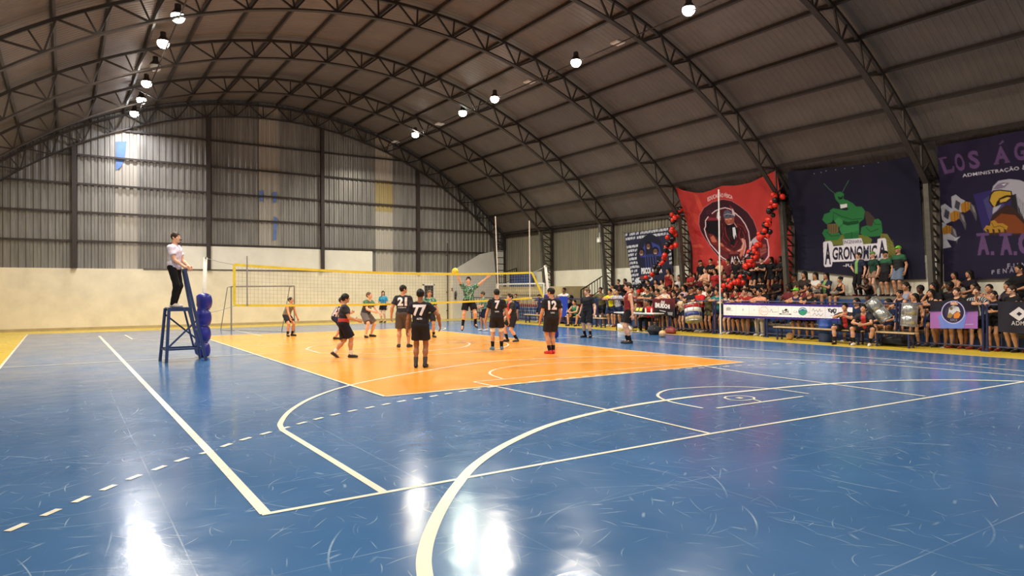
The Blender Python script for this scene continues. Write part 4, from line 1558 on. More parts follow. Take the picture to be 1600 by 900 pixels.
# ================================================================== OFFICIALS AND PLAYERS
NUMRED = plain('red_jersey_panel', (176, 44, 40), .7)
def shirt_mat(name, base, second, mode, third=None):
    m, nt, b = nodes(name)
    tc = N(nt, 'ShaderNodeTexCoord')
    sp = N(nt, 'ShaderNodeSeparateXYZ'); nt.links.new(tc.outputs['Object'], sp.inputs[0])
    nz = N(nt, 'ShaderNodeTexNoise', Scale=11.0, Detail=2.0, Roughness=.4); nt.links.new(tc.outputs['Object'], nz.inputs['Vector'])
    if mode == 'camo':
        c = ramp(nt, nz.outputs['Fac'], .42, .5, lin(base), lin(second))
        n2 = N(nt, 'ShaderNodeTexNoise', Scale=17.0, Detail=2.0); nt.links.new(tc.outputs['Object'], n2.inputs['Vector'])
        c = mixc(nt, ramp(nt, n2.outputs['Fac'], .55, .6), c, lin(third or second))
    elif mode == 'band':    # second colour low on the body
        hz = N(nt, 'ShaderNodeMath', operation='MULTIPLY'); hz.inputs[1].default_value = .5; nt.links.new(sp.outputs['Z'], hz.inputs[0])
        c = ramp(nt, hz.outputs[0], .53, .535, lin(second), lin(base))
    elif mode == 'front':   # second colour down the chest
        ma = N(nt, 'ShaderNodeMath', operation='ABSOLUTE'); nt.links.new(sp.outputs['X'], ma.inputs[0])
        f1 = ramp(nt, ma.outputs[0], .06, .068, (1, 1, 1, 1), (0, 0, 0, 1))
        f2 = ramp(nt, sp.outputs['Y'], .05, .06)
        c = mixc(nt, mixc(nt, 1.0, f1, f2, 'MULTIPLY'), lin(base), lin(second))
    elif mode == 'stripes':
        wv = N(nt, 'ShaderNodeTexWave', Scale=5.0); wv.bands_direction = 'X'; nt.links.new(tc.outputs['Object'], wv.inputs['Vector'])
        c = ramp(nt, wv.outputs['Fac'], .45, .55, lin(base), lin(second))
    elif mode == 'yoke':
        hz = N(nt, 'ShaderNodeMath', operation='MULTIPLY'); hz.inputs[1].default_value = .5; nt.links.new(sp.outputs['Z'], hz.inputs[0])
        y0_ = (third or 1.2) * .5
        c = ramp(nt, hz.outputs[0], y0_, y0_ + .008, lin(base), lin(second))
    nt.links.new(c, b.inputs['Base Color'])
    b.inputs['Roughness'].default_value = .8
    return m


SM = {'camo': shirt_mat('green_camouflage_jersey', (26, 40, 44), (44, 120, 92), 'camo', (150, 190, 170)),
      'redlow': shirt_mat('black_jersey_with_red_hem', (26, 25, 30), (170, 52, 44), 'band'),
      'redfront': shirt_mat('black_jersey_with_red_front', (26, 25, 30), (196, 48, 46), 'front'),
      'greenyoke': shirt_mat('charcoal_jersey_with_green_yoke', (44, 46, 50), (62, 112, 84), 'yoke', 1.12),
      'stripes': shirt_mat('blue_white_striped_shirt', (226, 226, 228), (60, 80, 130), 'stripes'),
      'pinkstripes': shirt_mat('navy_jersey_with_pale_stripes', (34, 36, 58), (206, 190, 196), 'stripes'),
      'greenyoke2': shirt_mat('black_shirt_with_green_yoke', (22, 24, 26), (34, 92, 58), 'yoke', 1.27),
      'navygreen': shirt_mat('navy_shirt_with_green_print', (28, 36, 62), (120, 170, 90), 'front'),
      'blackprint': shirt_mat('black_shirt_with_pale_bands', (26, 26, 30), (170, 170, 170), 'stripes')}


def player(pose, px, py, topy, phi, label, z=0, loc=None, h=.0125, **kw):
    fig = Fig(pose, h)
    P = atZ(px, py, z) if loc is None else V3(*loc)
    depth = (P - CAM) @ FW
    py_f = proj(P)[1]
    nominal = pose.headc[2] + .13
    sc_ = float(np.clip((py_f - topy) / FPX * depth / nominal, .82, 1.12)) if topy else 1.0
    out = fig.put(P, img_rz(phi), label, scale=sc_, **kw)
    return fig, out


BLK, CHAR = (38, 37, 42), (38, 38, 44)
BS = ((22, 22, 24), .19)
stand = dict(hands=((.30, .02, .83), (-.30, .02, .83)))
# number 77
f, o = player(Pose(lean=2, hands=((.42, .10, .93), (-.30, .02, .83)), elbow=((1, -.6, 0), (-1, -.6, 0)), feet=((.10, 0, 0), (-.10, -.02, 0)), bulk=1.0, width=1.08), 657, 574.5, 451, 2,
              'volleyball player in black kit numbered 77, back to the camera on the orange court', skin='brown', shirt=('tee', BLK, .02), shorts=('shorts', BLK, .72, .03), hairk='short', shoes=(24, 22, 24), socks=((70, 68, 70), .16))
decal(f, o, '77', -1, .0, .0, .30, .25, bold=.05); decal(f, o, 'AUTH', -1, 0, -.185, .115, .045, bold=.02); decal(f, o, 'o', -1, 0, .175, .035, .035, NUMRED)
# number 21
f, o = player(Pose(lean=3, head=(55, 4), hands=((.30, .05, .85), (-.34, .02, .86)), feet=((.14, .05, 0), (-.12, 0, 0)), toes=(20, -25), bulk=1.06, width=1.06), 630, 543, 445, 4,
              'tall volleyball player in charcoal jersey numbered 21 and grey shorts seen from behind', skin='tan', shirt=('tee', (46, 46, 54), .022), shorts=('shorts', (84, 76, 72), .92, .035), shoes=(34, 34, 38), sole=(5, 5, 5))
decal(f, o, '21', -1, .0, .01, .27, .24, bold=.05); decal(f, o, 'J CESAR', -1, 0, -.16, .24, .04, bold=.02)
# number 7
f, o = player(Pose(lean=3, head=(-15, 0), hands=((.33, .02, .84), (-.33, .06, .84)), feet=((.13, .05, 0), (-.12, -.02, 0)), toes=(5, -25), width=1.05), 776.5, 547, 451, 2,
              'volleyball player in black jersey numbered 7 with white leggings under black shorts', skin='tan', shirt=('tee', BLK, .02), shorts=('shorts', BLK, .66, .03), shoes=(70, 110, 150), sole=(3, 2.2, 1.6), socks=((22, 22, 24), .17))
decal(f, o, '7', -1, 0.02, .02, .14, .24, bold=.05); decal(f, o, 'LUAN', -1, .01, -.175, .11, .042, bold=.02)
for i in (0, 1):
    p = f.pose; S_ = SDF().cone(p.hip[i] + (p.kne[i] - p.hip[i]) * .55, p.kne[i] + (p.hip[i] - p.kne[i]) * .02, .086, .072, .01)
    lo_, hi_ = S_.bbox(); F_, X_ = S_.field(lo_ - .04, hi_ + .04, .012)
    d_ = (p.kne[i] - p.hip[i]) / np.linalg.norm(p.kne[i] - p.hip[i])
    F_ = cut(F_, X_, p.kne[i] + (p.hip[i] - p.kne[i]) * .05, d_)
    v_, f_ = nets(F_, lo_ - .04, .012); m_ = npmesh('legging', v_, f_); m_.materials.append(M['cloth'])
    q_ = link('legging', m_, None, o['root']); q_.color = lin((232, 230, 228))
# number 12
f, o = player(Pose(lean=2, twist=-8, head=(-45, 0), hands=((.26, .12, .86), (-.27, .14, .86)), feet=((.055, .03, 0), (-.055, -.01, 0)), toes=(0, -30), bulk=1.08), 862, 553, 449, -18,
              'volleyball player in black kit numbered 12 with red shoes near the leaning post', skin='tan', shirt=('tee', BLK, .022), shorts=('shorts', BLK, .78, .03), shoes=(196, 40, 42), sole=(1.1, 3, 3), socks=((22, 22, 24), .15))
decal(f, o, '12', -1, 0, .01, .23, .24, bold=.05); decal(f, o, 'LAU', -1, 0, -.185, .1, .04, bold=.02)
# walking player with red hem
f, o = player(Pose(lean=5, pz=.925, hands=((.18, .36, 1.0), (-.12, .30, 1.02)), feet=((.07, .18, 0), (-.09, -.24, .05)), heel=(0, 35), toes=(0, -5), bulk=1.12), 537, 559, 459, 72,
              'heavy set player in black jersey with red lower panel stepping across the orange court', skin='tan', shirt=('tee', BLK, .022), matshirt=SM['redlow'], shorts=('shorts', (30, 28, 38), .9, .04), hairk='curly', shoes=(36, 36, 40), sole=(6, 6, 6), socks=((226, 220, 216), .12))
# crouching player behind him
f, o = player(Pose(lean=34, pz=.80, py=-.12, hands=((.2, .40, .95), (-.16, .44, .98)), feet=((.18, .14, 0), (-.18, -.16, 0)), head=(0, 26)), 529, 531, 464, 88,
              'crouching player in navy jersey with pale stripes, half hidden behind the red panelled player', skin='tan', shirt=('tee', (34, 36, 58), .02), matshirt=SM['pinkstripes'], shorts=('shorts', (40, 40, 62), .8), shoes=(30, 30, 34), sole=(5, 5, 5))
# grey shorts player
f, o = player(Pose(lean=24, pz=.84, py=-.1, hands=((.2, .42, .92), (-.16, .40, .84)), feet=((.24, .10, 0), (-.24, -.06, 0)), toes=(25, -20), head=(-8, 24), bulk=1.08), 575, 527, 456, 118,
              'player crouching in charcoal jersey with green yoke and grey shorts behind the net', skin='light', shirt=('tee', (44, 46, 50), .022), matshirt=SM['greenyoke'], shorts=('shorts', (104, 96, 92), .88, .035), hairk='short', hairc='lbrown', shoes=(28, 28, 30))
decal(f, o, 'ATLE', 1, 0, -.02, .17, .05, bold=.02); decal(f, o, 'TICA', 1, 0, -.09, .15, .05, bold=.02)
# far player bending
f, o = player(Pose(lean=32, pz=.87, py=-.16, hands=((.30, .30, .66), (-.32, .12, .72)), feet=((.16, .02, 0), (-.16, -.02, 0)), head=(-10, 30), toes=(30, -10)), 453, 525.5, 464, 112,
              'player in olive grey vest and black shorts bending forward in front of the goal frame', skin='tan', shirt=('tank', (116, 112, 92), .022), shorts=('shorts', BLK, .7), hairk='short', shoes=(26, 26, 28), socks=((40, 36, 36), .14))
# green camouflage player
f, o = player(Pose(lean=4, hands=((.30, .10, .86), (-.34, .04, .82)), feet=((.16, 0, 0), (-.14, .12, 0)), toes=(20, -20)), 671, 527, 453, 165,
              'player in green camouflage jersey facing the camera beyond the net by the dark door', skin='tan', shirt=('tee', (40, 80, 60), .02), matshirt=SM['camo'], shorts=('shorts', BLK, .8), hairk='short', hairc='lbrown', shoes=(30, 34, 44), socks=((24, 24, 24), .12))
# jumping spiker
jp = (7.25, 9.95, .40)
f, o = player(Pose(lean=-2, hands=((.50, .22, 2.02), (-.62, .10, 1.72)), elbow=((1, -.4, 0), (-1, -.6, -.3)), feet=((.20, -.06, .02), (-.23, -.04, .06)), toes=(20, -20), heel=(40, 20), head=(15, 8), curl=(.15, .2), palm=((0, 1, 0), (0, 1, 0))), 0, 0, 432.5, 168,
              'player in green camouflage jersey leaping at the net to hit the yellow ball', loc=jp, skin='light', shirt=('tee', (40, 80, 60), .022), matshirt=SM['camo'], shorts=('shorts', (26, 25, 34), .72, .035), hairk='quiff', shoes=(40, 44, 52), socks=((22, 22, 24), .24))
decal(f, o, 'O', 1, -.03, -.15, .07, .05)
# ball in front of his hand
bp_ = atY(711, 424, 9.72)
t = empty('volleyball', tuple(bp_)); tag(t, 'yellow volleyball in the air at the net touched by the leaping player', 'ball')
def ball(parent, r, mat, name='ball_shell', seams=True):
    bm = bmesh.new(); bmesh.ops.create_uvsphere(bm, u_segments=20, v_segments=12, radius=r)
    me = bpy.data.meshes.new(name); bm.to_mesh(me); bm.free(); me.shade_smooth()
    o = link(name, me, M[mat], parent)
    if seams:
        for ax in range(3):
            pts = []
            for k in range(28):
                a = 2 * PI * k / 28; p = [r * 1.003 * math.cos(a), r * 1.003 * math.sin(a), 0]
                p = p[-ax:] + p[:-ax] if ax else p
                pts.append(p)
            MB().tube(pts, r * .02, 5, True).build('seam', M['grey'], parent)
    return o
ball(t, .115, 'ball_y')
# player behind the spiker
f, o = player(Pose(lean=8, hands=((.2, .34, 1.05), (-.2, .3, 1.0)), feet=((.12, .1, 0), (-.12, -.1, 0))), 757, 517, 455, -95,
              'player in navy and green jersey standing side on behind the leaping spiker', skin='tan', shirt=('tee', (60, 80, 90), .02), matshirt=SM['camo'], shorts=('shorts', (30, 34, 56), .8), hairk='short', hairc='brown', shoes=(210, 210, 214))
# red fronted player
f, o = player(Pose(lean=14, pz=.86, py=-.06, hands=((.2, .30, .82), (-.2, .34, .84)), feet=((.12, .1, 0), (-.12, -.16, 0)), head=(0, 12)), 799, 534, 459, -118,
              'player in black jersey with red front and black shorts crouching beside number 7', skin='light', shirt=('tee', BLK, .02), matshirt=SM['redfront'], shorts=('shorts', BLK, .82), hairk='quiff', hairc='brown', shoes=(58, 58, 66), socks=((22, 22, 24), .2))
# coach
f, o = player(Pose(lean=1, hands=((.32, .04, .86), (-.34, .04, .86)), feet=((.13, .0, 0), (-.14, .02, 0)), toes=(20, -20), head=(35, 2), bulk=1.12), 918.5, 527.5, 450, -135,
              'stocky coach in black polo shirt and black shorts standing beyond the leaning post', skin='light', shirt=('tee', (30, 32, 40), .022), shorts=('shorts', (26, 28, 36), .95, .035), hairk='short', hairc='lbrown', shoes=(28, 28, 30), socks=((24, 24, 26), .17))
# maroon player
f, o = player(Pose(lean=1, hands=((.20, -.10, .80), (-.22, -.06, .80)), feet=((.06, .03, 0), (-.06, -.02, 0)), toes=(0, 0)), 983, 537, 440, -92,
              'player in maroon sleeveless jersey and black shorts waiting side on by the sideline', skin='light', shirt=('tank', (122, 44, 46), .022), shorts=('shorts', (28, 26, 30), .78, .03), hairk='quiff', hairc='brown', shoes=(30, 30, 32), sole=(6, 6, 6), socks=((24, 24, 26), .16))
decal(f, o, '7', 1, 0, .02, .09, .13)
# woman by the far wall
fw_ = Fig(Pose(lean=4, hands=((.2, .25, 1.0), (-.28, .05, .84)), head=(-40, 0)), .016, True)
P = atZ(599, 504)
o = fw_.put(P, img_rz(200), 'woman with long dark hair in turquoise top and black skirt by the far wall', shirt=('tee', (40, 150, 190)), shorts=('shorts', (26, 26, 30), .55, .04), hairk='long', skin='light', shoes=(60, 60, 60), scale=.98)
# referee
pr_ = V3((x_at(272, 8.3, ZP)), 8.30, ZP + .03)
f, o = player(Pose(lean=4, hands=((.12, .30, .93), (-.12, .30, .93)), feet=((.09, .02, 0), (-.09, -.04, 0)), toes=(5, -5), head=(8, 0), curl=(.9, .9)), 0, 0, 362.5, 92,
              'referee in pale lilac polo and black trousers standing on the blue stand', loc=pr_, skin='light', shirt=('tee', (216, 208, 226), .024, .6), shorts=('pants', (24, 23, 26)), hairk='short', hairc='brown', shoes=(222, 218, 214))
p_ = f.pose
lan = MB().tube([p_.neck + V3(-.07, .03, .03), p_.neck + V3(0, .075, -.02), p_.neck + V3(.07, .03, .03), p_.neck + V3(0, -.07, .05)], .007, 6, True)
lan.build('lanyard', M['black'], o['root'])
MB().tube([p_.neck + V3(0, .075, -.02), p_.headc + V3(.02, .13, -.10)], .006, 6).build('whistle_cord', M['black'], o['root'])
MB().box(p_.headc + V3(.0, .12, -.055), (.02, .045, .02)).build('whistle', M['black'], o['root'])
# ================================================================== RAIL, BENCHES, TABLE, DRUMS
XF = 16.5
ry = [25.6 - 2.3 * k for k in range(14)]
for k, (ya, yb) in enumerate(zip(ry, ry[1:])):
    if yb < -6.2: break
    t = empty('guard_rail', (XF, (ya + yb) / 2, 0))
    tag(t, 'navy blue tubular guard rail section, %s from the far wall' % ordn[k], 'railing', 'guard rail sections')
    L = ya - yb
    for s_ in (-1, 1): MB().tube([(0, s_ * (L / 2 - .05), 0), (0, s_ * (L / 2 - .05), 1.28)], .032, 8).build('post', M['railblue'], t)
    MB().tube([(0, -L / 2 + .05, 1.27), (0, L / 2 - .05, 1.27)], .026, 8).build('top_rail', M['railblue'], t)
    MB().tube([(0, -L / 2 + .05, .14), (0, L / 2 - .05, .14)], .02, 8).build('bottom_rail', M['railblue'], t)
    nb = 6
    for q in range(1, nb): MB().tube([(0, -L / 2 + L * q / nb, .14), (0, -L / 2 + L * q / nb, 1.27)], .011, 6).build('baluster', M['railblue'], t)
    for s_ in (-1, 1): MB().lathe([(.07, 0), (.07, .012), (.04, .03)], (0, s_ * (L / 2 - .05), 0), 10).build('foot_plate', M['railblue'], t)


def bench(label, a, b, h=.45, dpt=.3, top='wood'):
    a, b = V3(a[0], a[1], 0), V3(b[0], b[1], 0)
    c = (a + b) / 2; d = b - a; L = np.linalg.norm(d)
    t = empty('bench', c, math.atan2(d[1], d[0])); tag(t, label, 'bench', 'long benches by the rail')
    for k in (-1, 1): MB().box((0, k * dpt / 4, h - .02), (L, dpt / 2 - .015, .035)).build('seat_plank', M[top], t)
    for sx in (-1, 1):
        for sy in (-1, 1): MB().bar((sx * (L / 2 - .15), sy * (dpt / 2 - .03), 0), (sx * (L / 2 - .15), sy * (dpt / 2 - .03), h - .04), .045).build('leg', M['railblue'], t)
        MB().bar((sx * (L / 2 - .15), -dpt / 2 + .03, .12), (sx * (L / 2 - .15), dpt / 2 - .03, .12), .03).build('stretcher', M['railblue'], t)
    MB().bar((-L / 2 + .15, 0, h - .07), (L / 2 - .15, 0, h - .07), .035).build('stretcher', M['railblue'], t)
    return t


XBN = 15.9
by = lambda px, py: atX(px, py, XBN)[1]
bench('long pale plank bench under the white sponsor banner with a ball beneath it', (XBN, by(1212, 515)), (XBN, by(1352, 520)))
bench('pale plank bench below the silver drums with a black bag under it', (XBN, by(1366, 521)), (XBN, by(1432, 525)))
bench('short pale bench holding small cups in front of the rail beside the coach', (XBN, by(925, 496)), (XBN, by(946, 497)))
bench('low bench where the green vested player sits behind the leaning post', (XBN + .1, by(884, 496)), (XBN + .1, by(908, 496)))
bench('short pale bench on the yellow strip behind the crouching red fronted player', (XBN, by(822, 493)), (XBN, by(850, 494)))
bench('small dark bench near the far end of the rail behind the leaping spiker', (XBN, 24.7), (XBN, 23.5), top='railblue')
# scorer table
ta, tb = atX(966, 497, 15.2), atX(1028, 497, 15.2)
tc_ = ((15.25), (ta[1] + tb[1]) / 2)
LT = abs(ta[1] - tb[1])
tt = empty('scorer_table', (tc_[0], tc_[1], 0)); tag(tt, 'pale scorer table with thin dark legs in front of the rail', 'table')
MB().box((0, 0, .76), (.6, LT, .035)).build('tabletop', M['white'], tt)
for sx in (-1, 1):
    for sy in (-1, 1): MB().bar((sx * .25, sy * (LT / 2 - .12), 0), (sx * .25, sy * (LT / 2 - .12), .745), .035).build('leg', M['black'], tt)
MB().box((0, 0, .72), (.52, LT - .2, .04)).build('apron', M['grey'], tt)
yq = lambda px, py: atX(px, py, 15.2)[1]
sb = empty('score_flipper', (15.25, yq(999, 492), .778)); tag(sb, 'yellow and black score flipper standing on the scorer table', 'scoreboard')
MB().raw([(-.12, -.2, 0), (.12, -.2, 0), (.12, .2, 0), (-.12, .2, 0), (0, -.2, .22), (0, .2, .22)], [(0, 3, 2, 1), (0, 1, 4), (1, 2, 5, 4), (2, 3, 5), (3, 0, 4, 5)]).build('stand', M['black'], sb)
for s_ in (-1, 1):
    MB().raw([(-.085, s_ * .1 - .07, .075), (-.085, s_ * .1 + .07, .075), (-.025, s_ * .1 + .07, .185), (-.025, s_ * .1 - .07, .185), (-.095, s_ * .1 - .07, .08), (-.095, s_ * .1 + .07, .08), (-.035, s_ * .1 + .07, .19), (-.035, s_ * .1 - .07, .19)], [(4, 7, 6, 5), (0, 1, 2, 3), (0, 4, 5, 1), (3, 2, 6, 7), (0, 3, 7, 4), (1, 5, 6, 2)]).build('number_card', M['ball_y'], sb)
for k, (px, lab) in enumerate(((1009, 'small clear bottle on the scorer table in front of the red shirted scorer'), (1018, 'small clear bottle at the near end of the scorer table'))):
    t = empty('bottle', (15.2, yq(px, 492), .778)); tag(t, lab, 'bottle', 'bottles on the scorer table')
    MB().lathe([(.03, 0), (.033, .02), (.033, .15), (.014, .19), (.014, .2)], n=12).build('bottle_body', M['white'], t, True)
    MB().lathe([(.016, .2), (.016, .225)], n=10).build('cap', M['bluebin'], t)
for k, px in enumerate((931, 938)):
    t = empty('cup', (XBN, by(px, 493), .452)); tag(t, 'small white cup on the short bench, ' + ('farther' if k == 0 else 'nearer') + ' of the pair', 'cup', 'cups on the short bench')
    MB().lathe([(.028, 0), (.036, .1), (.034, .1), (.026, .01)], n=12).build('cup_wall', M['white'], t, True)
    MB().lathe([(.037, .096), (.037, .104)], n=12).build('rim', M['white'], t)


def lumpy(name, r, seed, mat, parent, flat=.25):
    bm = bmesh.new(); bmesh.ops.create_icosphere(bm, subdivisions=3, radius=1)
    rs2 = np.random.default_rng(seed)
    ph = rs2.uniform(0, 6, 9)
    for v in bm.verts:
        p = v.co
        d = 1 + .14 * math.sin(4 * p.x + ph[0]) * math.sin(5 * p.y + ph[1]) + .08 * math.sin(9 * p.z + ph[2] + 3 * p.x)
        v.co = Vector((p.x * r[0] * d, p.y * r[1] * d, max(p.z * r[2] * d, -r[2] * (1 - flat)) + r[2] * (1 - flat)))
    me = bpy.data.meshes.new(name); bm.to_mesh(me); bm.free(); me.shade_smooth()
    return link(name, me, M[mat], parent)


for px, py, r, lab in ((971, 516, (.22, .24, .17), 'white plastic bag on the floor beside the scorer table, farther of two'), (982, 517, (.2, .2, .13), 'white plastic bag lying flat on the floor behind the maroon player')):
    P = atZ(px, py); t = empty('plastic_bag', P); tag(t, lab, 'bag', 'white plastic bags')
    lumpy('bag_body', r, px, 'plasticbag', t); MB().tube([(-.05, 0, r[2] * 1.5), (-.02, 0, r[2] * 1.9), (.04, 0, r[2] * 1.95), (.06, 0, r[2] * 1.5)], .015, 6).build('handle', M['plasticbag'], t)
for px, py, r, mat, lab in ((1022, 523, (.24, .26, .22), 'bag', 'black backpack slumped on the floor at the near end of the scorer table'), (1048, 521.5, (.18, .26, .14), 'wallred', 'dark red bag on the floor beside the beige ball'),
                            (1398, 540, (.24, .46, .17), 'bag', 'flat black duffel bag under the bench below the silver drums')):
    P = atZ(px, py); t = empty('sports_bag', P); tag(t, lab, 'bag', 'sports bags on the floor')
    lumpy('bag_body', r, px, mat, t); MB().tube([(-.02, -.12, r[2] * 1.5), (-.02, -.06, r[2] * 1.95), (-.02, .06, r[2] * 1.95), (-.02, .12, r[2] * 1.5)], .014, 6).build('handle', M[mat], t)
    MB().tube([(-r[0] * .6, -r[1] * .7, r[2] * 1.1), (-r[0] * .5, 0, r[2] * 1.5), (-r[0] * .6, r[1] * .7, r[2] * 1.1)], .008, 5).build('zip', M['grey'], t)
for px, py, lab in ((1035, 527, 'beige ball on the floor between the black backpack and the red bag'), (1234.5, 531, 'beige ball under the long bench below the sponsor banner')):
    P = atZ(px, py); t = empty('ball', (P[0], P[1], .125)); tag(t, lab, 'ball', 'beige balls'); ball(t, .125, 'ball_b')
P = atX(1290, 518, 16.2)
t = empty('blue_barrel', (16.2, P[1], 0)); t.scale = (.92, .92, .8); tag(t, 'blue plastic barrel standing behind the long bench', 'barrel')
MB().lathe([(.2, 0), (.22, .05), (.23, .3), (.245, .33), (.23, .36), (.23, .6), (.245, .63), (.23, .66), (.2, .86), (.2, .88)], n=20).build('barrel_body', M['bluebin'], t, True)
MB().lathe([(.2, .88), (.205, .91), (.04, .915), (.04, .94)], n=20).build('lid', M['bluebin'], t)
t = empty('cup', (XBN, by(1306, 513), .452)); tag(t, 'single white cup standing on the long bench beside the seated players', 'cup')
MB().lathe([(.05, 0), (.062, .14), (.058, .14), (.046, .01)], n=14).build('cup_wall', M['white'], t, True)
MB().lathe([(.064, .135), (.064, .145)], n=14).build('rim', M['white'], t)


def drum(label, c, axis, r, L, shell, hoops='silver', head='white'):
    t = empty('drum', c); tag(t, label, 'drum', 'drums of the supporters')
    q = Vector((0, 0, 1)).rotation_difference(Vector(axis))
    t.rotation_mode = 'QUATERNION'; t.rotation_quaternion = q
    n = len(shell)
    for i, m in enumerate(shell):
        z0, z1 = -L / 2 + L * i / n, -L / 2 + L * (i + 1) / n
        MB().lathe([(r, z0), (r, z1)], n=28).build('shell_band', M[m], t, True)
    for z in (-L / 2, L / 2):
        MB().lathe([(r * 1.0, z - .02), (r * 1.05, z - .02), (r * 1.05, z + .02), (r * 1.0, z + .02)], n=28).build('hoop', M[hoops], t)
        MB().lathe([(.001, z + .004), (r * .99, z + .004), (r * .99, z), (.001, z)], n=28).build('drum_head', M[head], t)
    for k in range(8):
        a = 2 * PI * k / 8
        MB().bar((r * 1.03 * math.cos(a), r * 1.03 * math.sin(a), -L / 2), (r * 1.03 * math.cos(a), r * 1.03 * math.sin(a), L / 2), .012).build('tension_rod', M['silver'], t)
    MB().tube([(0, r, L * .4), (0, r + .06, 0), (0, r, -L * .4)], .014, 6).build('strap', M['black'], t)


M['drum_blue'] = plain('drum_blue_band', (52, 62, 130), .35)
M['drum_red'] = plain('drum_red_band', (176, 44, 48), .35)
drum('red, white and blue banded drum hanging before the red shirted drummer', atX(1083, 489, 16.15), (.15, .25, 1), .31, .66, ('tan', 'drum_blue', 'white', 'drum_red'))
drum('long silver drum tilted over the rail above the seated players', atX(1372, 484, 16.1), (-.25, .55, .8), .2, .72, ('silver', 'silver'))
drum('upright silver drum hung on the rail beside the woman in denim shorts', atX(1421, 492, 16.2), (.05, -.05, 1), .21, .62, ('silver', 'silver'))

# ================================================================== SPECTATORS
POSES = {
    'rail': lambda: Pose(lean=24, pz=.92, py=-.16, hands=((.10, .36, 1.235), (-.14, .33, 1.235)), elbow=((1, .3, -.4), (-1, .3, -.4)), feet=((.13, -.06, 0), (-.13, .02, 0)), head=(12, 16), curl=(.6, .6)),
    'rail2': lambda: Pose(lean=16, pz=.93, py=-.14, hands=((.30, .33, 1.25), (-.30, .33, 1.25)), elbow=((1, -.2, -.5), (-1, -.2, -.5)), feet=((.14, 0, 0), (-.12, -.06, 0)), head=(-14, 10)),
    'stand': lambda: Pose(lean=2, hands=((.27, .05, .85), (-.27, .05, .85)), head=(10, 0)),
    'crossed': lambda: Pose(lean=1, hands=((-.10, .25, 1.16), (.10, .22, 1.12)), elbow=((.7, .1, -1), (-.7, .1, -1)), head=(-12, 0), feet=((.13, 0, 0), (-.13, .05, 0))),
    'clap': lambda: Pose(lean=5, hands=((.05, .33, 1.22), (-.05, .33, 1.20)), elbow=((1, -.2, -.8), (-1, -.2, -.8)), curl=(.15, .15), head=(5, 0)),
    'hips': lambda: Pose(lean=0, hands=((.21, .02, 1.0), (-.28, .04, .85)), elbow=((1, -.4, 0), (-.6, -1, 0)), head=(15, 2)),
    'up': lambda: Pose(lean=4, hands=((.32, .30, 1.62), (-.20, .30, 1.15)), elbow=((1, .3, -.6), (-1, 0, -.8)), head=(0, 4), curl=(.7, .5)),
    'sit': lambda: Pose(lean=8, pz=.555, feet=((.13, .44, 0), (-.13, .42, 0)), hands=((.15, .34, .66), (-.12, .32, .66)), elbow=((1, -.4, -.2), (-1, -.4, -.2)), knee=((.1, .3, 1), (-.1, .3, 1)), head=(8, 4)),
    'sitlean': lambda: Pose(lean=34, pz=.545, py=-.06, feet=((.2, .42, 0), (-.2, .38, 0)), hands=((.05, .40, .98), (-.03, .42, .95)), elbow=((1, .2, -.6), (-1, .2, -.6)), knee=((.3, .3, 1), (-.3, .3, 1)), head=(-10, 26), curl=(1, 1)),
    'sitclap': lambda: Pose(lean=5, pz=.555, feet=((.14, .40, 0), (-.14, .44, 0)), hands=((.06, .34, .90), (-.06, .34, .88)), elbow=((1, -.1, -.7), (-1, -.1, -.7)), knee=((.1, .3, 1), (-.1, .3, 1)), head=(-10, 2)),
    'chin': lambda: Pose(lean=18, pz=.555, feet=((.14, .42, 0), (-.14, .36, 0)), hands=((.06, .30, 1.02), (-.10, .36, .68)), elbow=((.6, .2, -1), (-1, -.2, -.2)), knee=((.1, .3, 1), (-.1, .3, 1)), head=(10, 12), curl=(1, .6)),
    'bench': lambda: Pose(lean=34, pz=.515, py=-.08, feet=((.22, .34, 0), (-.20, .30, 0)), hands=((.06, .44, .66), (-.05, .46, .64)), elbow=((1, .1, -.5), (-1, .1, -.5)), knee=((.4, .4, 1), (-.4, .4, 1)), head=(0, 24), curl=(.9, .9)),
    'benchup': lambda: Pose(lean=26, pz=.515, py=-.08, feet=((.22, .36, 0), (-.22, .28, 0)), hands=((.03, .40, .93), (-.03, .42, .90)), elbow=((1, .1, -.5), (-1, .1, -.5)), knee=((.4, .4, 1), (-.4, .4, 1)), head=(10, 16), curl=(1, 1)),
}
FIGS = {}
def getfig(pose, fem):
    k = (pose, fem)
    if k not in FIGS:
        p = POSES[pose]()
        if fem: p = p.__class__(**{q: getattr(p, q) for q in ('lean', 'twist', 'side', 'pz', 'py', 'px', 'head', 'feet', 'toes', 'hands', 'elbow', 'knee', 'curl', 'heel', 'chest', 'palm', 'pelvis_lean')}, width=.9, bulk=.92)
        FIGS[k] = Fig(p, .017, fem)
    return FIGS[k]


ROWX = {'F': (16.86, 0, .0), 'S1': (17.42, -.05, .0), 'S2': (18.07, .45, .0), 'S3': (18.74, .95, .0), 'T1': (17.5, .45, .0), 'T2': (18.13, .95, .0), 'T3': (18.8, 1.45, .0), 'B': (15.9, -.04, 0)}
ROWN = {'F': 'standing at the guard rail', 'S1': 'seated on the lowest step', 'S2': 'seated on the middle step', 'S3': 'seated on the top step', 'T1': 'standing on the lowest step', 'T2': 'standing on the middle step', 'T3': 'standing on the top step'}
K_, W_, R_ = (28, 27, 30), (222, 218, 212), (156, 42, 44)
MAR, NAV, GRN, OLV, LIL, GRY = (110, 44, 48), (34, 42, 70), (40, 70, 56), (92, 88, 58), (190, 168, 196), (120, 116, 112)
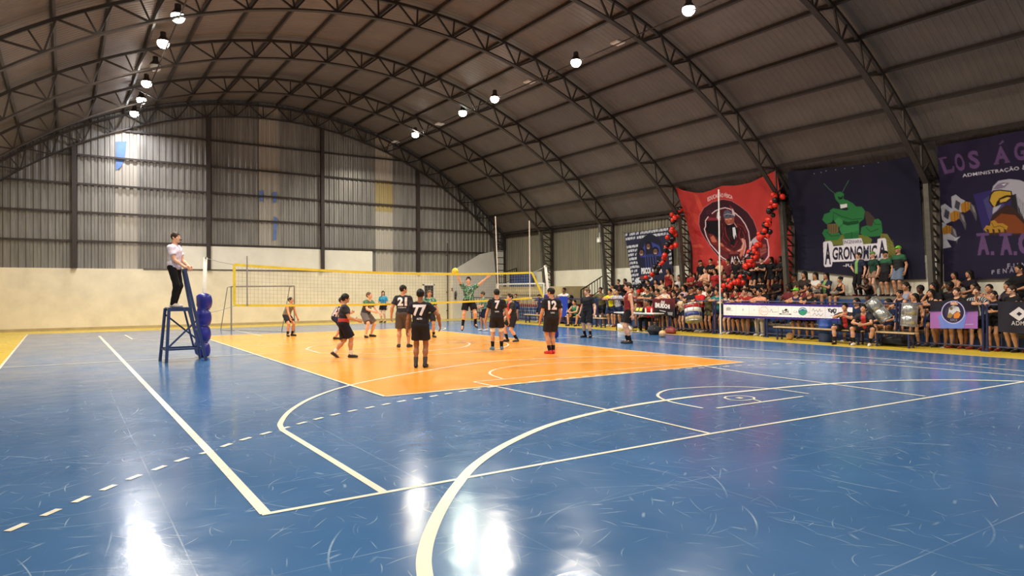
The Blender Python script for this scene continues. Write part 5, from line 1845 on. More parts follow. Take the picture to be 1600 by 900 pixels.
# (px, py of the face, row, pose, woman, top kind, colour, lower, hair, skin, words)
T, TK, ST, CR = 'tee', 'tank', 'strap', 'croptop'
CROWD = [
    (881, 452, 'F', 'rail', 0, T, W_, K_, 'short', 'brown', 'white t-shirt'),
    (892, 455, 'S1', 'sit', 0, T, K_, K_, 'afro', 'dark', 'black t-shirt with a round afro'),
    (938, 453, 'F', 'rail2', 0, T, OLV, K_, 'short', 'brown', 'olive t-shirt and black shorts'),
    (953, 456, 'F', 'rail', 0, T, (222, 208, 40), NAV, 'short', 'tan', 'bright yellow t-shirt'),
    (956, 447, 'T1', 'stand', 0, T, (196, 160, 130), NAV, 'short', 'tan', 'beige t-shirt'),
    (964, 456, 'F', 'rail2', 0, T, W_, NAV, 'short', 'tan', 'blue and white striped shirt'),
    (966, 440, 'S3', 'sit', 0, T, K_, K_, 'short', 'tan', 'black t-shirt with folded hands'),
    (976, 439, 'S3', 'sitclap', 1, T, K_, K_, 'long', 'brown', 'black t-shirt with long hair'),
    (969, 446, 'S2', 'sit', 1, T, K_, K_, 'long', 'dark', 'black top with long black hair'),
    (988, 449, 'S2', 'sitlean', 0, T, GRY, K_, 'short', 'tan', 'grey t-shirt, leaning forward'),
    (997, 458, 'F', 'rail2', 1, T, MAR, K_, 'tail', 'brown', 'maroon t-shirt with tied hair'),
    (1011, 453, 'F', 'rail', 0, T, (40, 52, 46), K_, 'short', 'tan', 'dark green t-shirt'),
    (1008, 446, 'S2', 'sit', 1, TK, W_, K_, 'long', 'tan', 'white tank top with long hair'),
    (1024, 440, 'S3', 'sitclap', 1, TK, (190, 150, 120), K_, 'long', 'tan', 'beige tank top'),
    (1034, 440, 'S3', 'sit', 1, TK, (206, 176, 140), NAV, 'long', 'light', 'pale tank top'),
    (1037, 453, 'F', 'rail', 1, TK, W_, NAV, 'bun', 'light', 'white tank top with a hair bun'),
    (1028, 456, 'F', 'stand', 0, T, K_, K_, 'curly', 'tan', 'black t-shirt behind the maroon rail banner'),
    (1044, 423, 'T2', 'stand', 1, ST, R_, K_, 'long', 'tan', 'red strap top with long black hair'),
    (1051, 431, 'S3', 'sit', 0, T, K_, K_, 'short', 'tan', 'black t-shirt below the speckled banner'),
    (1060, 434, 'S3', 'sitclap', 0, T, W_, NAV, 'short', 'light', 'white t-shirt with short hair'),
    (1058, 444, 'S2', 'sit', 0, T, K_, K_, 'short', 'tan', 'black t-shirt with hands on the knees'),
    (1046, 446, 'S2', 'sitclap', 1, T, MAR, K_, 'long', 'brown', 'maroon t-shirt, clapping'),
    (1056, 459, 'F', 'stand', 0, T, K_, K_, 'short', 'tan', 'black t-shirt beside the maroon rail banner'),
    (1048, 463, 'S1', 'sit', 1, T, MAR, K_, 'tail', 'dark', 'maroon t-shirt with dark skin'),
    (1061, 463, 'F', 'clap', 1, TK, (224, 206, 170), NAV, 'bun', 'light', 'cream vest and navy shorts'),
    (1067, 449, 'S2', 'sit', 1, TK, LIL, (150, 160, 190), 'long', 'tan', 'lilac tank top'),
    (1075, 437, 'S3', 'sit', 0, T, (116, 60, 58), K_, 'short', 'brown', 'faded red t-shirt'),
    (1079, 430, 'T2', 'crossed', 1, T, R_, K_, 'long', 'brown', 'red t-shirt with long dark hair'),
    (1086, 446, 'S2', 'chin', 0, T, (70, 56, 52), K_, 'short', 'brown', 'brown t-shirt, hand at the chin'),
    (1091, 431, 'S3', 'sitclap', 1, ST, K_, K_, 'long', 'light', 'black strap top with long hair'),
    (1094, 416, 'T3', 'stand', 0, T, K_, K_, None, 'tan', 'black t-shirt and black cap'),
    (1096, 425, 'S3', 'sit', 1, T, MAR, K_, 'long', 'tan', 'maroon t-shirt with long brown hair'),
    (1102, 422, 'T2', 'clap', 1, TK, (200, 150, 120), K_, 'tail', 'light', 'peach tank top'),
    (1101, 434, 'S3', 'sit', 1, T, W_, NAV, 'long', 'tan', 'loose white t-shirt with dark long hair'),
    (1081, 453, 'F', 'clap', 0, T, K_, K_, None, 'tan', 'black t-shirt and dark cap beside the drum'),
    (1093, 454, 'F', 'clap', 0, T, (192, 36, 36), (30, 32, 46), 'short', 'tan', 'bright red t-shirt playing the banded drum'),
    (1104, 447, 'S2', 'sitclap', 1, T, W_, GRN, 'bun', 'light', 'white t-shirt, clapping'),
    (1110, 408, 'T3', 'crossed', 0, T, K_, K_, 'short', 'tan', 'black t-shirt with crossed arms'),
    (1104, 456, 'S1', 'sit', 0, T, (46, 66, 48), K_, 'curly', 'dark', 'bottle green t-shirt'),
    (1108, 459, 'F', 'stand', 1, T, OLV, OLV, 'bun', 'tan', 'olive dress'),
    (1118, 456, 'F', 'rail', 1, T, (38, 118, 122), NAV, 'tail', 'tan', 'teal t-shirt with tied hair'),
    (1117, 424, 'T2', 'stand', 1, T, R_, K_, 'long', 'tan', 'red t-shirt under the white emblem letters'),
    (1118, 438, 'S3', 'sit', 0, T, MAR, K_, 'short', 'tan', 'maroon t-shirt, hands in the lap'),
    (1121, 447, 'S2', 'sit', 0, T, (60, 44, 42), K_, 'curly', 'brown', 'dark brown t-shirt'),
    (1133, 419, 'T3', 'clap', 1, ST, (196, 160, 110), R_, 'bun', 'light', 'mustard strap top and red shorts'),
    (1145, 421, 'T3', 'stand', 0, T, MAR, K_, 'short', 'tan', 'dark maroon t-shirt'),
    (1152, 416, 'T3', 'stand', 0, T, K_, K_, 'short', 'brown', 'black t-shirt with dark arms'),
    (1146, 430, 'S3', 'sitclap', 1, T, R_, K_, 'tail', 'tan', 'red t-shirt, clapping'),
    (1158, 428, 'S3', 'sit', 0, T, K_, K_, 'curly', 'dark', 'black t-shirt with curly hair'),
    (1165, 416, 'T3', 'crossed', 0, T, K_, K_, 'afro', 'dark', 'black t-shirt with afro and crossed arms'),
    (1174, 420, 'T3', 'up', 1, T, K_, K_, 'blond', 'light', 'black t-shirt with fair hair, one arm raised'),
    (1177, 440, 'S3', 'sitclap', 0, T, K_, K_, 'short', 'tan', 'black t-shirt beside the balloons'),
    (1189, 421, 'T3', 'clap', 0, T, K_, K_, 'short', 'light', 'black t-shirt, clapping'),
    (1196, 425, 'T3', 'stand', 1, T, K_, K_, 'long', 'brown', 'black t-shirt with long hair by the lattice column'),
    (1207, 417, 'T3', 'crossed', 1, T, (34, 34, 36), K_, 'long', 'dark', 'dark outfit with long black hair'),
    (1186, 437, 'S3', 'sit', 1, T, K_, K_, 'tail', 'tan', 'black t-shirt with a pony tail'),
    (1136, 460, 'F', 'rail', 1, TK, W_, GRY, 'long', 'light', 'white tank top beside the white pole'),
    (1146, 457, 'F', 'rail2', 0, T, K_, K_, 'short', 'tan', 'black t-shirt behind the sponsor banner'),
    (1164, 456, 'F', 'rail', 0, T, R_, (60, 66, 70), 'short', 'tan', 'red polo with beard'),
    (1163, 448, 'S2', 'sit', 1, T, (190, 150, 130), K_, 'tail', 'light', 'pale t-shirt'),
    (1186, 457, 'F', 'rail', 0, T, (226, 152, 122), (216, 210, 204), 'short', 'tan', 'peach t-shirt and white trousers'),
    (1192, 452, 'S2', 'sit', 0, T, K_, (190, 194, 204), 'short', 'tan', 'black t-shirt and pale jeans'),
    (1242, 433, 'S3', 'sit', 0, T, (72, 62, 48), K_, 'short', 'brown', 'khaki t-shirt beside the column'),
    (1232, 448, 'S2', 'sit', 1, T, MAR, K_, 'long', 'dark', 'maroon t-shirt under the navy banner edge'),
    (1243, 456, 'F', 'rail', 0, TK, (44, 50, 84), K_, None, 'tan', 'navy and white tank with bright green cap'),
    (1261, 437, 'S2', 'sit', 1, T, MAR, K_, 'bun', 'tan', 'maroon t-shirt with hair bun'),
    (1262, 429, 'S3', 'sit', 1, T, (60, 50, 48), K_, 'long', 'tan', 'dark t-shirt with brown hair'),
    (1264, 457, 'F', 'rail', 0, T, K_, K_, 'short', 'tan', 'black t-shirt beside the green cap'),
    (1272, 431, 'S3', 'sitclap', 1, T, W_, K_, 'long', 'tan', 'white t-shirt below the navy banner'),
    (1284, 431, 'S3', 'sitclap', 1, T, NAV, K_, 'long', 'tan', 'navy t-shirt with green print'),
    (1312, 437, 'S3', 'sit', 1, ST, K_, K_, 'bun', 'tan', 'black strap top holding a hand drum'),
    (1341, 406, 'T3', 'hips', 0, T, NAV, K_, 'short', 'light', 'navy t-shirt with green print'),
    (1338, 464, 'S1', 'sit', 1, T, NAV, K_, 'tail', 'tan', 'navy t-shirt with tied hair'),
    (1352, 440, 'S3', 'sitlean', 0, T, K_, K_, 'short', 'dark', 'black t-shirt in the shade of the standing group'),
    (1369, 463, 'S1', 'sit', 1, T, NAV, K_, 'tail', 'tan', 'navy t-shirt behind the tilted silver drum'),
    (1367, 411, 'T3', 'stand', 1, T, GRN, (150, 120, 100), None, 'light', 'green t-shirt and green hat'),
    (1379, 399, 'T3', 'stand', 0, T, K_, K_, None, 'tan', 'black and green t-shirt with black cap'),
    (1403, 390, 'T3', 'hips', 0, T, K_, (110, 124, 146), None, 'tan', 'black and green t-shirt with bright green cap, hands on hip'),
    (1386, 467, 'S1', 'chin', 1, T, NAV, NAV, 'long', 'tan', 'navy t-shirt, hand at the chin'),
    (1409, 459, 'F', 'clap', 1, CR, (30, 30, 40), (96, 110, 140), 'bun', 'tan', 'black crop top and denim shorts'),
    (1424, 447, 'S2', 'sit', 1, TK, (150, 150, 170), K_, 'tail', 'tan', 'pale blue tank top'),
    (1430, 464, 'F', 'stand', 1, TK, (50, 46, 50), K_, 'long', 'tan', 'dark tank top behind the upright silver drum'),
    (1453, 446, 'S2', 'chin', 1, T, K_, K_, 'long', 'tan', 'black t-shirt beside the grey column'),
    (1440, 452, 'S2', 'sit', 0, T, K_, K_, 'curly', 'dark', 'black t-shirt with curly hair'),
    (1449, 458, 'F', 'rail2', 1, CR, K_, (30, 30, 44), 'long', 'tan', 'black crop top with long hair'),
    (1491, 430, 'S3', 'sitclap', 1, TK, (170, 130, 110), K_, 'long', 'tan', 'pale tank top with long brown hair'),
    (1513, 428, 'S3', 'sit', 1, T, (34, 28, 38), K_, 'long', 'tan', 'dark t-shirt with very long black hair'),
    (1494, 456, 'F', 'rail2', 0, T, K_, K_, 'short', 'light', 'black t-shirt behind the eagle emblem flag'),
    (1488, 466, 'S1', 'sit', 1, T, K_, K_, 'bun', 'tan', 'black t-shirt with small bun'),
    (1531, 455, 'F', 'rail2', 0, T, K_, K_, 'short', 'light', 'black t-shirt with pale printed bands'),
    (1543, 449, 'S2', 'sitlean', 0, T, LIL, K_, 'short', 'tan', 'lilac t-shirt, leaning forward'),
    (1531, 448, 'S2', 'sit', 1, T, K_, K_, 'tail', 'tan', 'black t-shirt with tied hair'),
    (1520, 462, 'S1', 'sit', 1, T, MAR, K_, 'long', 'brown', 'maroon t-shirt'),
    (1562, 461, 'F', 'up', 1, T, K_, K_, 'tail', 'tan', 'black t-shirt, hand near the mouth'),
    (1576, 453, 'F', 'stand', 0, T, K_, K_, 'short', 'light', 'black t-shirt beside the black rail banner'),
    (1592, 420, 'S3', 'sit', 0, T, K_, K_, 'short', 'tan', 'black t-shirt on the top step under the eagle banner'),
    (1598, 455, 'F', 'rail', 0, T, K_, K_, 'short', 'tan', 'black t-shirt leaning over the black rail banner'),
    (1568, 445, 'S2', 'sit', 1, T, (60, 52, 60), K_, 'long', 'tan', 'grey t-shirt with long hair'),
    (1477, 446, 'S2', 'sit', 0, T, K_, K_, 'curly', 'dark', 'black t-shirt between the columns'),
    (806, 470, 'F', 'rail2', 1, T, (50, 70, 130), NAV, 'tail', 'tan', 'blue t-shirt behind the white goal'),
    (842, 470, 'F', 'rail', 0, T, (44, 60, 120), K_, None, 'tan', 'blue t-shirt and black cap near the leaning post'),
    (1213, 436, 'S3', 'sit', 0, T, K_, K_, 'short', 'dark', 'black t-shirt beside the column foot'),
    (1128, 431, 'S3', 'sitclap', 0, T, (70, 40, 42), K_, 'short', 'tan', 'dark red t-shirt, clapping'),
    (1070, 458, 'S1', 'sit', 1, T, (70, 60, 66), K_, 'long', 'tan', 'grey t-shirt with long hair'),
    (1018, 447, 'S2', 'sit', 1, T, (90, 72, 60), K_, 'long', 'tan', 'brown t-shirt with long hair'),
    (1012, 441, 'S3', 'sit', 0, T, K_, K_, 'short', 'tan', 'black t-shirt next to the red balloons'),
    (1154, 444, 'S2', 'sit', 1, T, R_, K_, 'long', 'tan', 'red t-shirt in front of the balloons'),
    (1173, 450, 'S1', 'sit', 0, T, K_, GRY, 'short', 'brown', 'black t-shirt and grey trousers'),
]
SPM = {'blue and white striped shirt': 'stripes', 'navy t-shirt with green print': 'navygreen', 'black and green t-shirt with black cap': 'greenyoke2', 'black and green t-shirt with bright green cap, hands on hip': 'greenyoke2', 'black t-shirt with pale printed bands': 'blackprint'}
CAPC = {'bright green cap': (120, 200, 60), 'black cap': (24, 24, 26), 'dark cap': (30, 28, 30), 'green hat': (96, 150, 70)}
rank = {}
for r_ in ROWN:
    L = sorted([c for c in CROWD if c[2] == r_], key=lambda c: c[0])
    for i, c in enumerate(L): rank[id(c)] = i
rr_ = random.Random(5)
HANDS = {}
# neighbours in one row keep an elbow's distance
YPOS = {}
for r_ in ROWX:
    L = [c for c in CROWD if c[2] == r_]
    if not L: continue
    fx_ = [getfig(c[3], bool(c[4])).pose.headc[1] for c in L]
    ys = np.array([atX(c[0], c[1], ROWX[r_][0] - f_)[1] for c, f_ in zip(L, fx_)])
    o_ = np.argsort(ys); y_ = ys[o_].copy(); y0_ = y_.copy()
    for _ in range(60):
        y_ += (y0_ - y_) * .03
        for i in range(len(y_) - 1):
            g_ = .43 - (y_[i + 1] - y_[i])
            if g_ > 0: y_[i] -= g_ / 2; y_[i + 1] += g_ / 2
    for i, k in enumerate(o_): YPOS[id(L[k])] = y_[i]
for c in CROWD:
    px, py, row, pose, fem, kind, colr, low, hk, sk, words_ = c
    X, z0, _q = ROWX[row]
    fig = getfig(pose, bool(fem))
    hx = fig.pose.headc[1]                      # head sits this far in front of the root
    P = atX(px, py, X - hx)
    nominal = fig.pose.headc[2]
    sc_ = float(np.clip((P[2] - z0) / nominal, .88, 1.09))
    P[1] = YPOS[id(c)]
    face = math.atan2(1.0, 0) + 0.0
    # everyone looks towards the net
    dx_, dy_ = -1.0, (8.5 - P[1]) / 26.0
    rz_ = math.atan2(-dx_, dy_) + rr_.uniform(-.16, .16)
    root = V3(X, P[1], z0)
    d_ = V3(-math.sin(rz_), math.cos(rz_), 0)
    root[1] = P[1] - d_[1] * hx * sc_
    hcol = 'blond' if hk == 'blond' else ('brown' if sk == 'light' else 'black')
    if hk == 'blond': hk = 'long'
    cap = None
    for q_, v_ in CAPC.items():
        if q_ in words_ and hk is None: cap = v_
    lower = ('shorts', low, .5 if fem else .86, .02 if fem else .03)
    if 'trousers' in words_ or 'jeans' in words_ or (px == 1341): lower = ('pants', low)
    n_ = rank[id(c)] + 1
    short_row = {'F': 'at the guard rail', 'S1': 'seated on the lowest step', 'S2': 'seated on the middle step', 'S3': 'seated on the top step', 'T1': 'standing on the lowest step', 'T2': 'standing on the middle step', 'T3': 'standing on the top step'}[row]
    lab = 'spectator in %s, %s' % (words_, short_row)
    if len(lab.split()) > 16: lab = 'spectator in %s' % words_
    out = fig.put(root, rz_, lab, shirt=(kind, colr, .016 if fem else .02), shorts=lower, hairk=hk, hairc=hcol, skin=sk, cap=cap, scale=sc_, group='spectators on the stands side',
                  matshirt=SM[SPM[words_]] if words_ in SPM else None, shoes=rr_.choice([(28, 28, 30), (210, 206, 200), (60, 60, 66), (120, 40, 40)]))
    HANDS[words_] = (out, fig)
seen = {}
for o in scene.objects:
    if o.get('category') == 'person': seen.setdefault(o['label'], []).append(o)
for l_, os_ in seen.items():
    if len(os_) > 1: print('DUPLABEL', l_)

# seated by the rail
def seated(px, py, label, X=XBN, pose='bench', phi=None, **kw):
    fig = getfig(pose, False)
    hx = fig.pose.headc[1]
    rz_ = PI / 2 + .25 if phi is None else phi
    d_ = V3(-math.sin(rz_), math.cos(rz_), 0)
    P = atX(px, py, X + d_[0] * hx)
    return fig.put((X, P[1] - d_[1] * hx, -.0), rz_, label, **kw)


BS2 = dict(socks=((24, 24, 26), .16))
seated(1320, 487, 'substitute in black kit with red trim, hands at his mouth, seated on the bench', pose='benchup', shirt=('tee', BLK, .02), matshirt=SM['redfront'], shorts=('shorts', BLK, .8, .03), hairk='quiff', skin='tan', shoes=(26, 26, 28), **BS2)
seated(1349, 485, 'substitute in black and red jersey with pale shoes seated at the bench end', pose='bench', shirt=('tee', BLK, .02), matshirt=SM['redfront'], shorts=('shorts', BLK, .8, .03), hairk='quiff', skin='tan', shoes=(206, 202, 196), **BS2)
seated(897, 474, 'player in green bib and beige shorts seated behind the leaning net post', X=XBN + .1, pose='bench', shirt=('tank', (60, 130, 96), .022), shorts=('shorts', (30, 32, 34), .6), hairk='short', skin='tan', shoes=(40, 36, 36))
# scorer at the table
fig = getfig('chin', False)
P = atX(1010, 482, 15.62)
fig.put((15.85, P[1], -.03), PI / 2, 'scorer in red t-shirt seated behind the pale table, hand at the mouth', shirt=('tee', (196, 40, 42), .02), shorts=('pants', K_), hairk='short', skin='brown', shoes=(200, 196, 190))
t = empty('chair', (15.93, P[1], 0)); tag(t, 'black plastic chair under the red shirted scorer', 'chair')
MB().box((0, 0, .41), (.4, .42, .04)).build('seat', M['black'], t); MB().box((.21, 0, .70), (.03, .42, .36)).build('backrest', M['black'], t)
for sx in (-1, 1):
    for sy in (-1, 1): MB().bar((sx * .18, sy * .19, 0), (sx * .18, sy * .19, .40 if sx < 0 else .54), .03).build('leg', M['black'], t)
# hand drum in the lap of the woman under the navy banner
out, fig = HANDS['black strap top holding a hand drum']
r0 = out['root']
p = r0.matrix_world if False else None
q = Matrix.Rotation(r0.rotation_euler[2], 4, 'Z')
c = Vector(r0.location) + (q @ Vector((0, .30, .70))) * r0.scale[0]
t = empty('hand_drum', c); tag(t, 'flat pale hand drum on the lap of the woman in a black strap top', 'drum')
MB().lathe([(.001, .03), (.17, .03), (.18, .025), (.18, -.03), (.17, -.03), (.001, -.02)], n=24).build('drum_frame', M['silver'], t)
MB().lathe([(.001, .037), (.172, .037), (.172, .031), (.001, .031)], n=24).build('drum_head', M['white'], t)
# ================================================================== PRINTED BANNERS
class Canvas:
    """flat print for one banner, drawn in the photo's pixel frame at `ss` samples a pixel"""
    def __init__(s, x0, y0, x1, y1, base, ss=4):
        s.x0, s.y0, s.ss = x0, y0, ss
        s.w, s.h = int((x1 - x0) * ss), int((y1 - y0) * ss)
        s.a = np.zeros((s.h, s.w, 3), np.float32); s.a[:] = np.array(lin(base)[:3])

    def _blit(s, P, mask_fn, c, op=1.0):
        lo = np.floor(P.min(0)).astype(int) - 1; hi = np.ceil(P.max(0)).astype(int) + 2
        lo = np.clip(lo, 0, (s.w, s.h)); hi = np.clip(hi, 0, (s.w, s.h))
        if (hi <= lo).any(): return
        X, Y = np.meshgrid(np.arange(lo[0], hi[0]) + .5, np.arange(lo[1], hi[1]) + .5)
        m = mask_fn(X, Y)
        S = s.a[lo[1]:hi[1], lo[0]:hi[0]]
        S[m] = S[m] * (1 - op) + np.array(lin(c)[:3]) * op

    def poly(s, pts, c, op=1.0):
        P = (np.array(pts, float) - (s.x0, s.y0)) * s.ss
        def f(X, Y):
            m = np.zeros(X.shape, bool)
            for (x1, y1), (x2, y2) in zip(P, np.roll(P, -1, 0)):
                if y1 == y2: continue
                m ^= ((Y >= min(y1, y2)) & (Y < max(y1, y2)) & (X < x1 + (Y - y1) * (x2 - x1) / (y2 - y1)))
            return m
        s._blit(P, f, c, op); return s

    def zpoly(s, ox, oy, k, pts, c, op=1.0):
        """points read off an enlarged crop with origin (ox, oy) and scale k"""
        return s.poly([(ox + x / k, oy + y / k) for x, y in pts], c, op)

    def line(s, pts, wd, c, op=1.0):
        for a, b in zip(pts, pts[1:]):
            a, b = np.array(a, float), np.array(b, float); d = b - a
            L = np.hypot(*d)
            if L < 1e-6: continue
            n = np.array((-d[1], d[0])) / L * wd / 2; e = d / L * wd * .3
            s.poly([a - e + n, b + e + n, b + e - n, a - e - n], c, op)
        return s

    def zline(s, ox, oy, k, pts, wd, c, op=1.0):
        return s.line([(ox + x / k, oy + y / k) for x, y in pts], wd, c, op)

    def ellipse(s, cx, cy, rx, ry, c, rot=0, op=1.0):
        t = np.linspace(0, 2 * PI, 36, endpoint=False); cr, sr = math.cos(rot), math.sin(rot)
        return s.poly([(cx + rx * math.cos(q) * cr - ry * math.sin(q) * sr, cy + rx * math.cos(q) * sr + ry * math.sin(q) * cr) for q in t], c, op)

    def text(s, txt, quad, c, bold=.0, op=1.0, spacing=1.0, arch=0.0):
        """quad: baseline left, baseline right, top right, top left (pixels); arch lifts the middle"""
        v, t, _ = text_tris(txt, bold, 3, spacing)
        q = np.array(quad, float)
        u, w_ = v[:, :1], v[:, 1:]
        P = (q[0] * (1 - u) + q[1] * u) * (1 - w_) + (q[3] * (1 - u) + q[2] * u) * w_
        P[:, 1] -= arch * 4 * v[:, 0] * (1 - v[:, 0])
        P = (P - (s.x0, s.y0)) * s.ss
        for tr in t:
            A_, B_, C_ = P[tr]
            def f(X, Y):
                d1 = (X - B_[0]) * (A_[1] - B_[1]) - (A_[0] - B_[0]) * (Y - B_[1])
                d2 = (X - C_[0]) * (B_[1] - C_[1]) - (B_[0] - C_[0]) * (Y - C_[1])
                d3 = (X - A_[0]) * (C_[1] - A_[1]) - (C_[0] - A_[0]) * (Y - A_[1])
                return ((d1 >= 0) & (d2 >= 0) & (d3 >= 0)) | ((d1 <= 0) & (d2 <= 0) & (d3 <= 0))
            s._blit(P[tr], f, c, op)
        return s

    def grad(s, c0, c1, vertical=True, y0=0.0, y1=1.0):
        t = np.clip((np.linspace(0, 1, s.h if vertical else s.w) - y0) / max(1e-6, y1 - y0), 0, 1)
        a, b = np.array(lin(c0)[:3]), np.array(lin(c1)[:3])
        g = a + (b - a) * t[:, None]
        s.a[:] = g[:, None, :] if vertical else g[None, :, :]
        return s

    def sample(s, px, py):
        k = max(1, s.ss // 2)
        if not hasattr(s, 'bl'):
            b = s.a
            for _ in range(1):
                b = (b + np.roll(b, 1, 0) + np.roll(b, -1, 0) + np.roll(b, 1, 1) + np.roll(b, -1, 1)) / 5
            s.bl = b
        x = np.clip(((px - s.x0) * s.ss).astype(int), 0, s.w - 1); y = np.clip(((py - s.y0) * s.ss).astype(int), 0, s.h - 1)
        return s.bl[y, x]


def cloth(name, corners, canvas, nu, nv, mask=None, fold=None, parent=None, thick=0.0):
    """banner between corners TL, TR, BR, BL (world); the print is looked up once, at build time, and stored on the cloth itself"""
    TL, TR, BR, BL = [V3(*c) for c in corners]
    u, v = np.meshgrid(np.linspace(0, 1, nu), np.linspace(0, 1, nv))
    u, v = u.ravel()[:, None], v.ravel()[:, None]
    P = (TL * (1 - u) + TR * u) * (1 - v) + (BL * (1 - u) + BR * u) * v
    d = P - CAM; z = d @ FW
    px, py = 800 + FPX * (d @ RT) / z, 450 - FPX * (d @ UP) / z
    col = canvas.sample(px, py)
    idx = np.arange(nu * nv).reshape(nv, nu)
    q = np.stack([idx[:-1, :-1], idx[1:, :-1], idx[1:, 1:], idx[:-1, 1:]], -1).reshape(-1, 4)
    if mask is not None:
        cx, cy = px[q].mean(1), py[q].mean(1)
        m = np.zeros(len(q), bool)
        M_ = np.array(mask, float)
        for (x1, y1), (x2, y2) in zip(M_, np.roll(M_, -1, 0)):
            if y1 == y2: continue
            m ^= ((cy >= min(y1, y2)) & (cy < max(y1, y2)) & (cx < x1 + (cy - y1) * (x2 - x1) / (y2 - y1)))
        q = q[m]
    nrm = np.cross(TR - TL, BL - TL); nrm /= np.linalg.norm(nrm)
    if fold is not None: P = P + nrm * fold(u, v)
    used = np.unique(q)
    remap = -np.ones(nu * nv, int); remap[used] = np.arange(len(used))
    me = npmesh(name, P[used], remap[q])
    a = me.color_attributes.new('print', 'FLOAT_COLOR', 'POINT')
    c = np.ones((len(used), 4), np.float32); c[:, :3] = col[used]
    a.data.foreach_set('color', c.ravel())
    me.materials.append(M['print'])
    return link(name, me, None, parent)


def wall_cloth(t, off, Y0_, Y1_, Zt, Zb, canvas, nu, nv, mask, fold):
    """hangs from the roof purlin and falls back against the wall behind the top step"""
    u, v = np.meshgrid(np.linspace(0, 1, nu), np.linspace(0, 1, nv)); u = u.ravel(); v = v.ravel()
    Y = Y0_ + (Y1_ - Y0_) * u; Z = Zt + (Zb - Zt) * v
    X = 18.99 - 1.12 * (np.clip(Z - 3.2, 0, None) / 3.1) ** 1.45 + fold(u, v) * np.clip((Z - 1.6) / 3, .25, 1)
    P = np.stack([X, Y, Z], 1)
    d = P - CAM; z = d @ FW
    px, py = 800 + FPX * (d @ RT) / z, 450 - FPX * (d @ UP) / z
    col = canvas.sample(px, py)
    idx = np.arange(nu * nv).reshape(nv, nu)
    q = np.stack([idx[:-1, :-1], idx[1:, :-1], idx[1:, 1:], idx[:-1, 1:]], -1).reshape(-1, 4)
    cx, cy = px[q].mean(1), py[q].mean(1)
    m = np.zeros(len(q), bool); M_ = np.array(mask, float)
    for (x1, y1), (x2, y2) in zip(M_, np.roll(M_, -1, 0)):
        if y1 == y2: continue
        m ^= ((cy >= min(y1, y2)) & (cy < max(y1, y2)) & (cx < x1 + (cy - y1) * (x2 - x1) / (y2 - y1)))
    q = q[m]
    used = np.unique(q); remap = -np.ones(nu * nv, int); remap[used] = np.arange(len(used))
    me = npmesh('banner_cloth', P[used] - off, remap[q])
    a = me.color_attributes.new('print', 'FLOAT_COLOR', 'POINT')
    c_ = np.ones((len(used), 4), np.float32); c_[:, :3] = col[used]
    a.data.foreach_set('color', c_.ravel())
    me.materials.append(M['print'])
    return link('banner_cloth', me, None, t)


def wall_pt(px, py):
    best = None
    for Z in np.linspace(1.6, 6.6, 120):
        X = 18.99 - 1.12 * (max(0, Z - 3.2) / 3.1) ** 1.45
        p = atX(px, py, X); e = abs(p[2] - Z)
        if best is None or e < best[0]: best = (e, p)
    return best[1]


def rope(parent, a, b, r=.012):
    return MB().tube([a, b], r, 6).build('tie_rope', M['black'], parent)


# ---------------- red banner
c = Canvas(1050, 262, 1240, 460, (190, 60, 56), 4)
Z = (960, 260, 5.696)
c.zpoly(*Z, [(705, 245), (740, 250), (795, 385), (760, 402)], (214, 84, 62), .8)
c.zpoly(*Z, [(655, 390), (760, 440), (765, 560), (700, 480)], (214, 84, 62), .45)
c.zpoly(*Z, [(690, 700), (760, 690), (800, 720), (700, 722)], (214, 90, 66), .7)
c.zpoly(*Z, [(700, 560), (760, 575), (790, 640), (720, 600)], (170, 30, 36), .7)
V = (1085, 300, 6.923)
ring = [(52, 345), (58, 255), (105, 172), (195, 112), (310, 82), (400, 98), (485, 150), (575, 222), (635, 305), (672, 400), (690, 490), (660, 560), (640, 640), (600, 730), (500, 770), (380, 765), (270, 710), (190, 610), (110, 490), (70, 420)]
c.zpoly(*V, [(x + (x - 370) * .02, y + (y - 420) * .02) for x, y in ring], (186, 106, 114))
c.zpoly(*V, ring, (60, 28, 38))
c.zpoly(*V, [(118, 300), (150, 268), (190, 232), (260, 190), (320, 170), (400, 190), (450, 230), (520, 300), (570, 380), (600, 450), (605, 600), (560, 650), (520, 710), (380, 750), (270, 690), (200, 600), (130, 480), (105, 380)], (80, 28, 38))
c.zpoly(*V, [(145, 275), (275, 282), (275, 304), (150, 306)], (140, 46, 54)); c.ellipse(1085 + 155 / 6.923, 300 + 218 / 6.923, 3.6, 3.4, (84, 40, 50)); c.ellipse(1085 + 158 / 6.923, 300 + 220 / 6.923, 2, 2, (60, 28, 38))
c.zpoly(*V, [(128, 318), (260, 308), (310, 330), (305, 470), (275, 520), (240, 490), (205, 455), (150, 452), (118, 400)], (24, 18, 24))
c.zpoly(*V, [(160, 450), (210, 470), (255, 540), (300, 555), (370, 610), (430, 642), (400, 660), (320, 640), (230, 600), (175, 540)], (122, 44, 42))
c.zpoly(*V, [(172, 490), (205, 470), (245, 535), (225, 545), (190, 540)], (196, 108, 84)); c.zpoly(*V, [(262, 545), (300, 555), (325, 592), (290, 585)], (196, 108, 84)); c.zpoly(*V, [(330, 600), (375, 620), (400, 645), (360, 632)], (204, 118, 92))
c.zpoly(*V, [(280, 320), (330, 300), (440, 340), (530, 362), (570, 450), (560, 525), (505, 515), (470, 560), (440, 612), (375, 590), (310, 520), (285, 430)], (66, 24, 30))
for q in (((300, 340), (320, 430), (300, 500), (350, 560)), ((330, 380), (345, 470), (390, 540)), ((450, 350), (500, 400), (480, 470), (500, 520)), ((460, 345), (530, 375), (556, 440)), ((520, 430), (545, 480), (535, 515)), ((400, 575), (430, 600), (465, 530))): c.zline(*V, q, 1.1, (136, 42, 48))
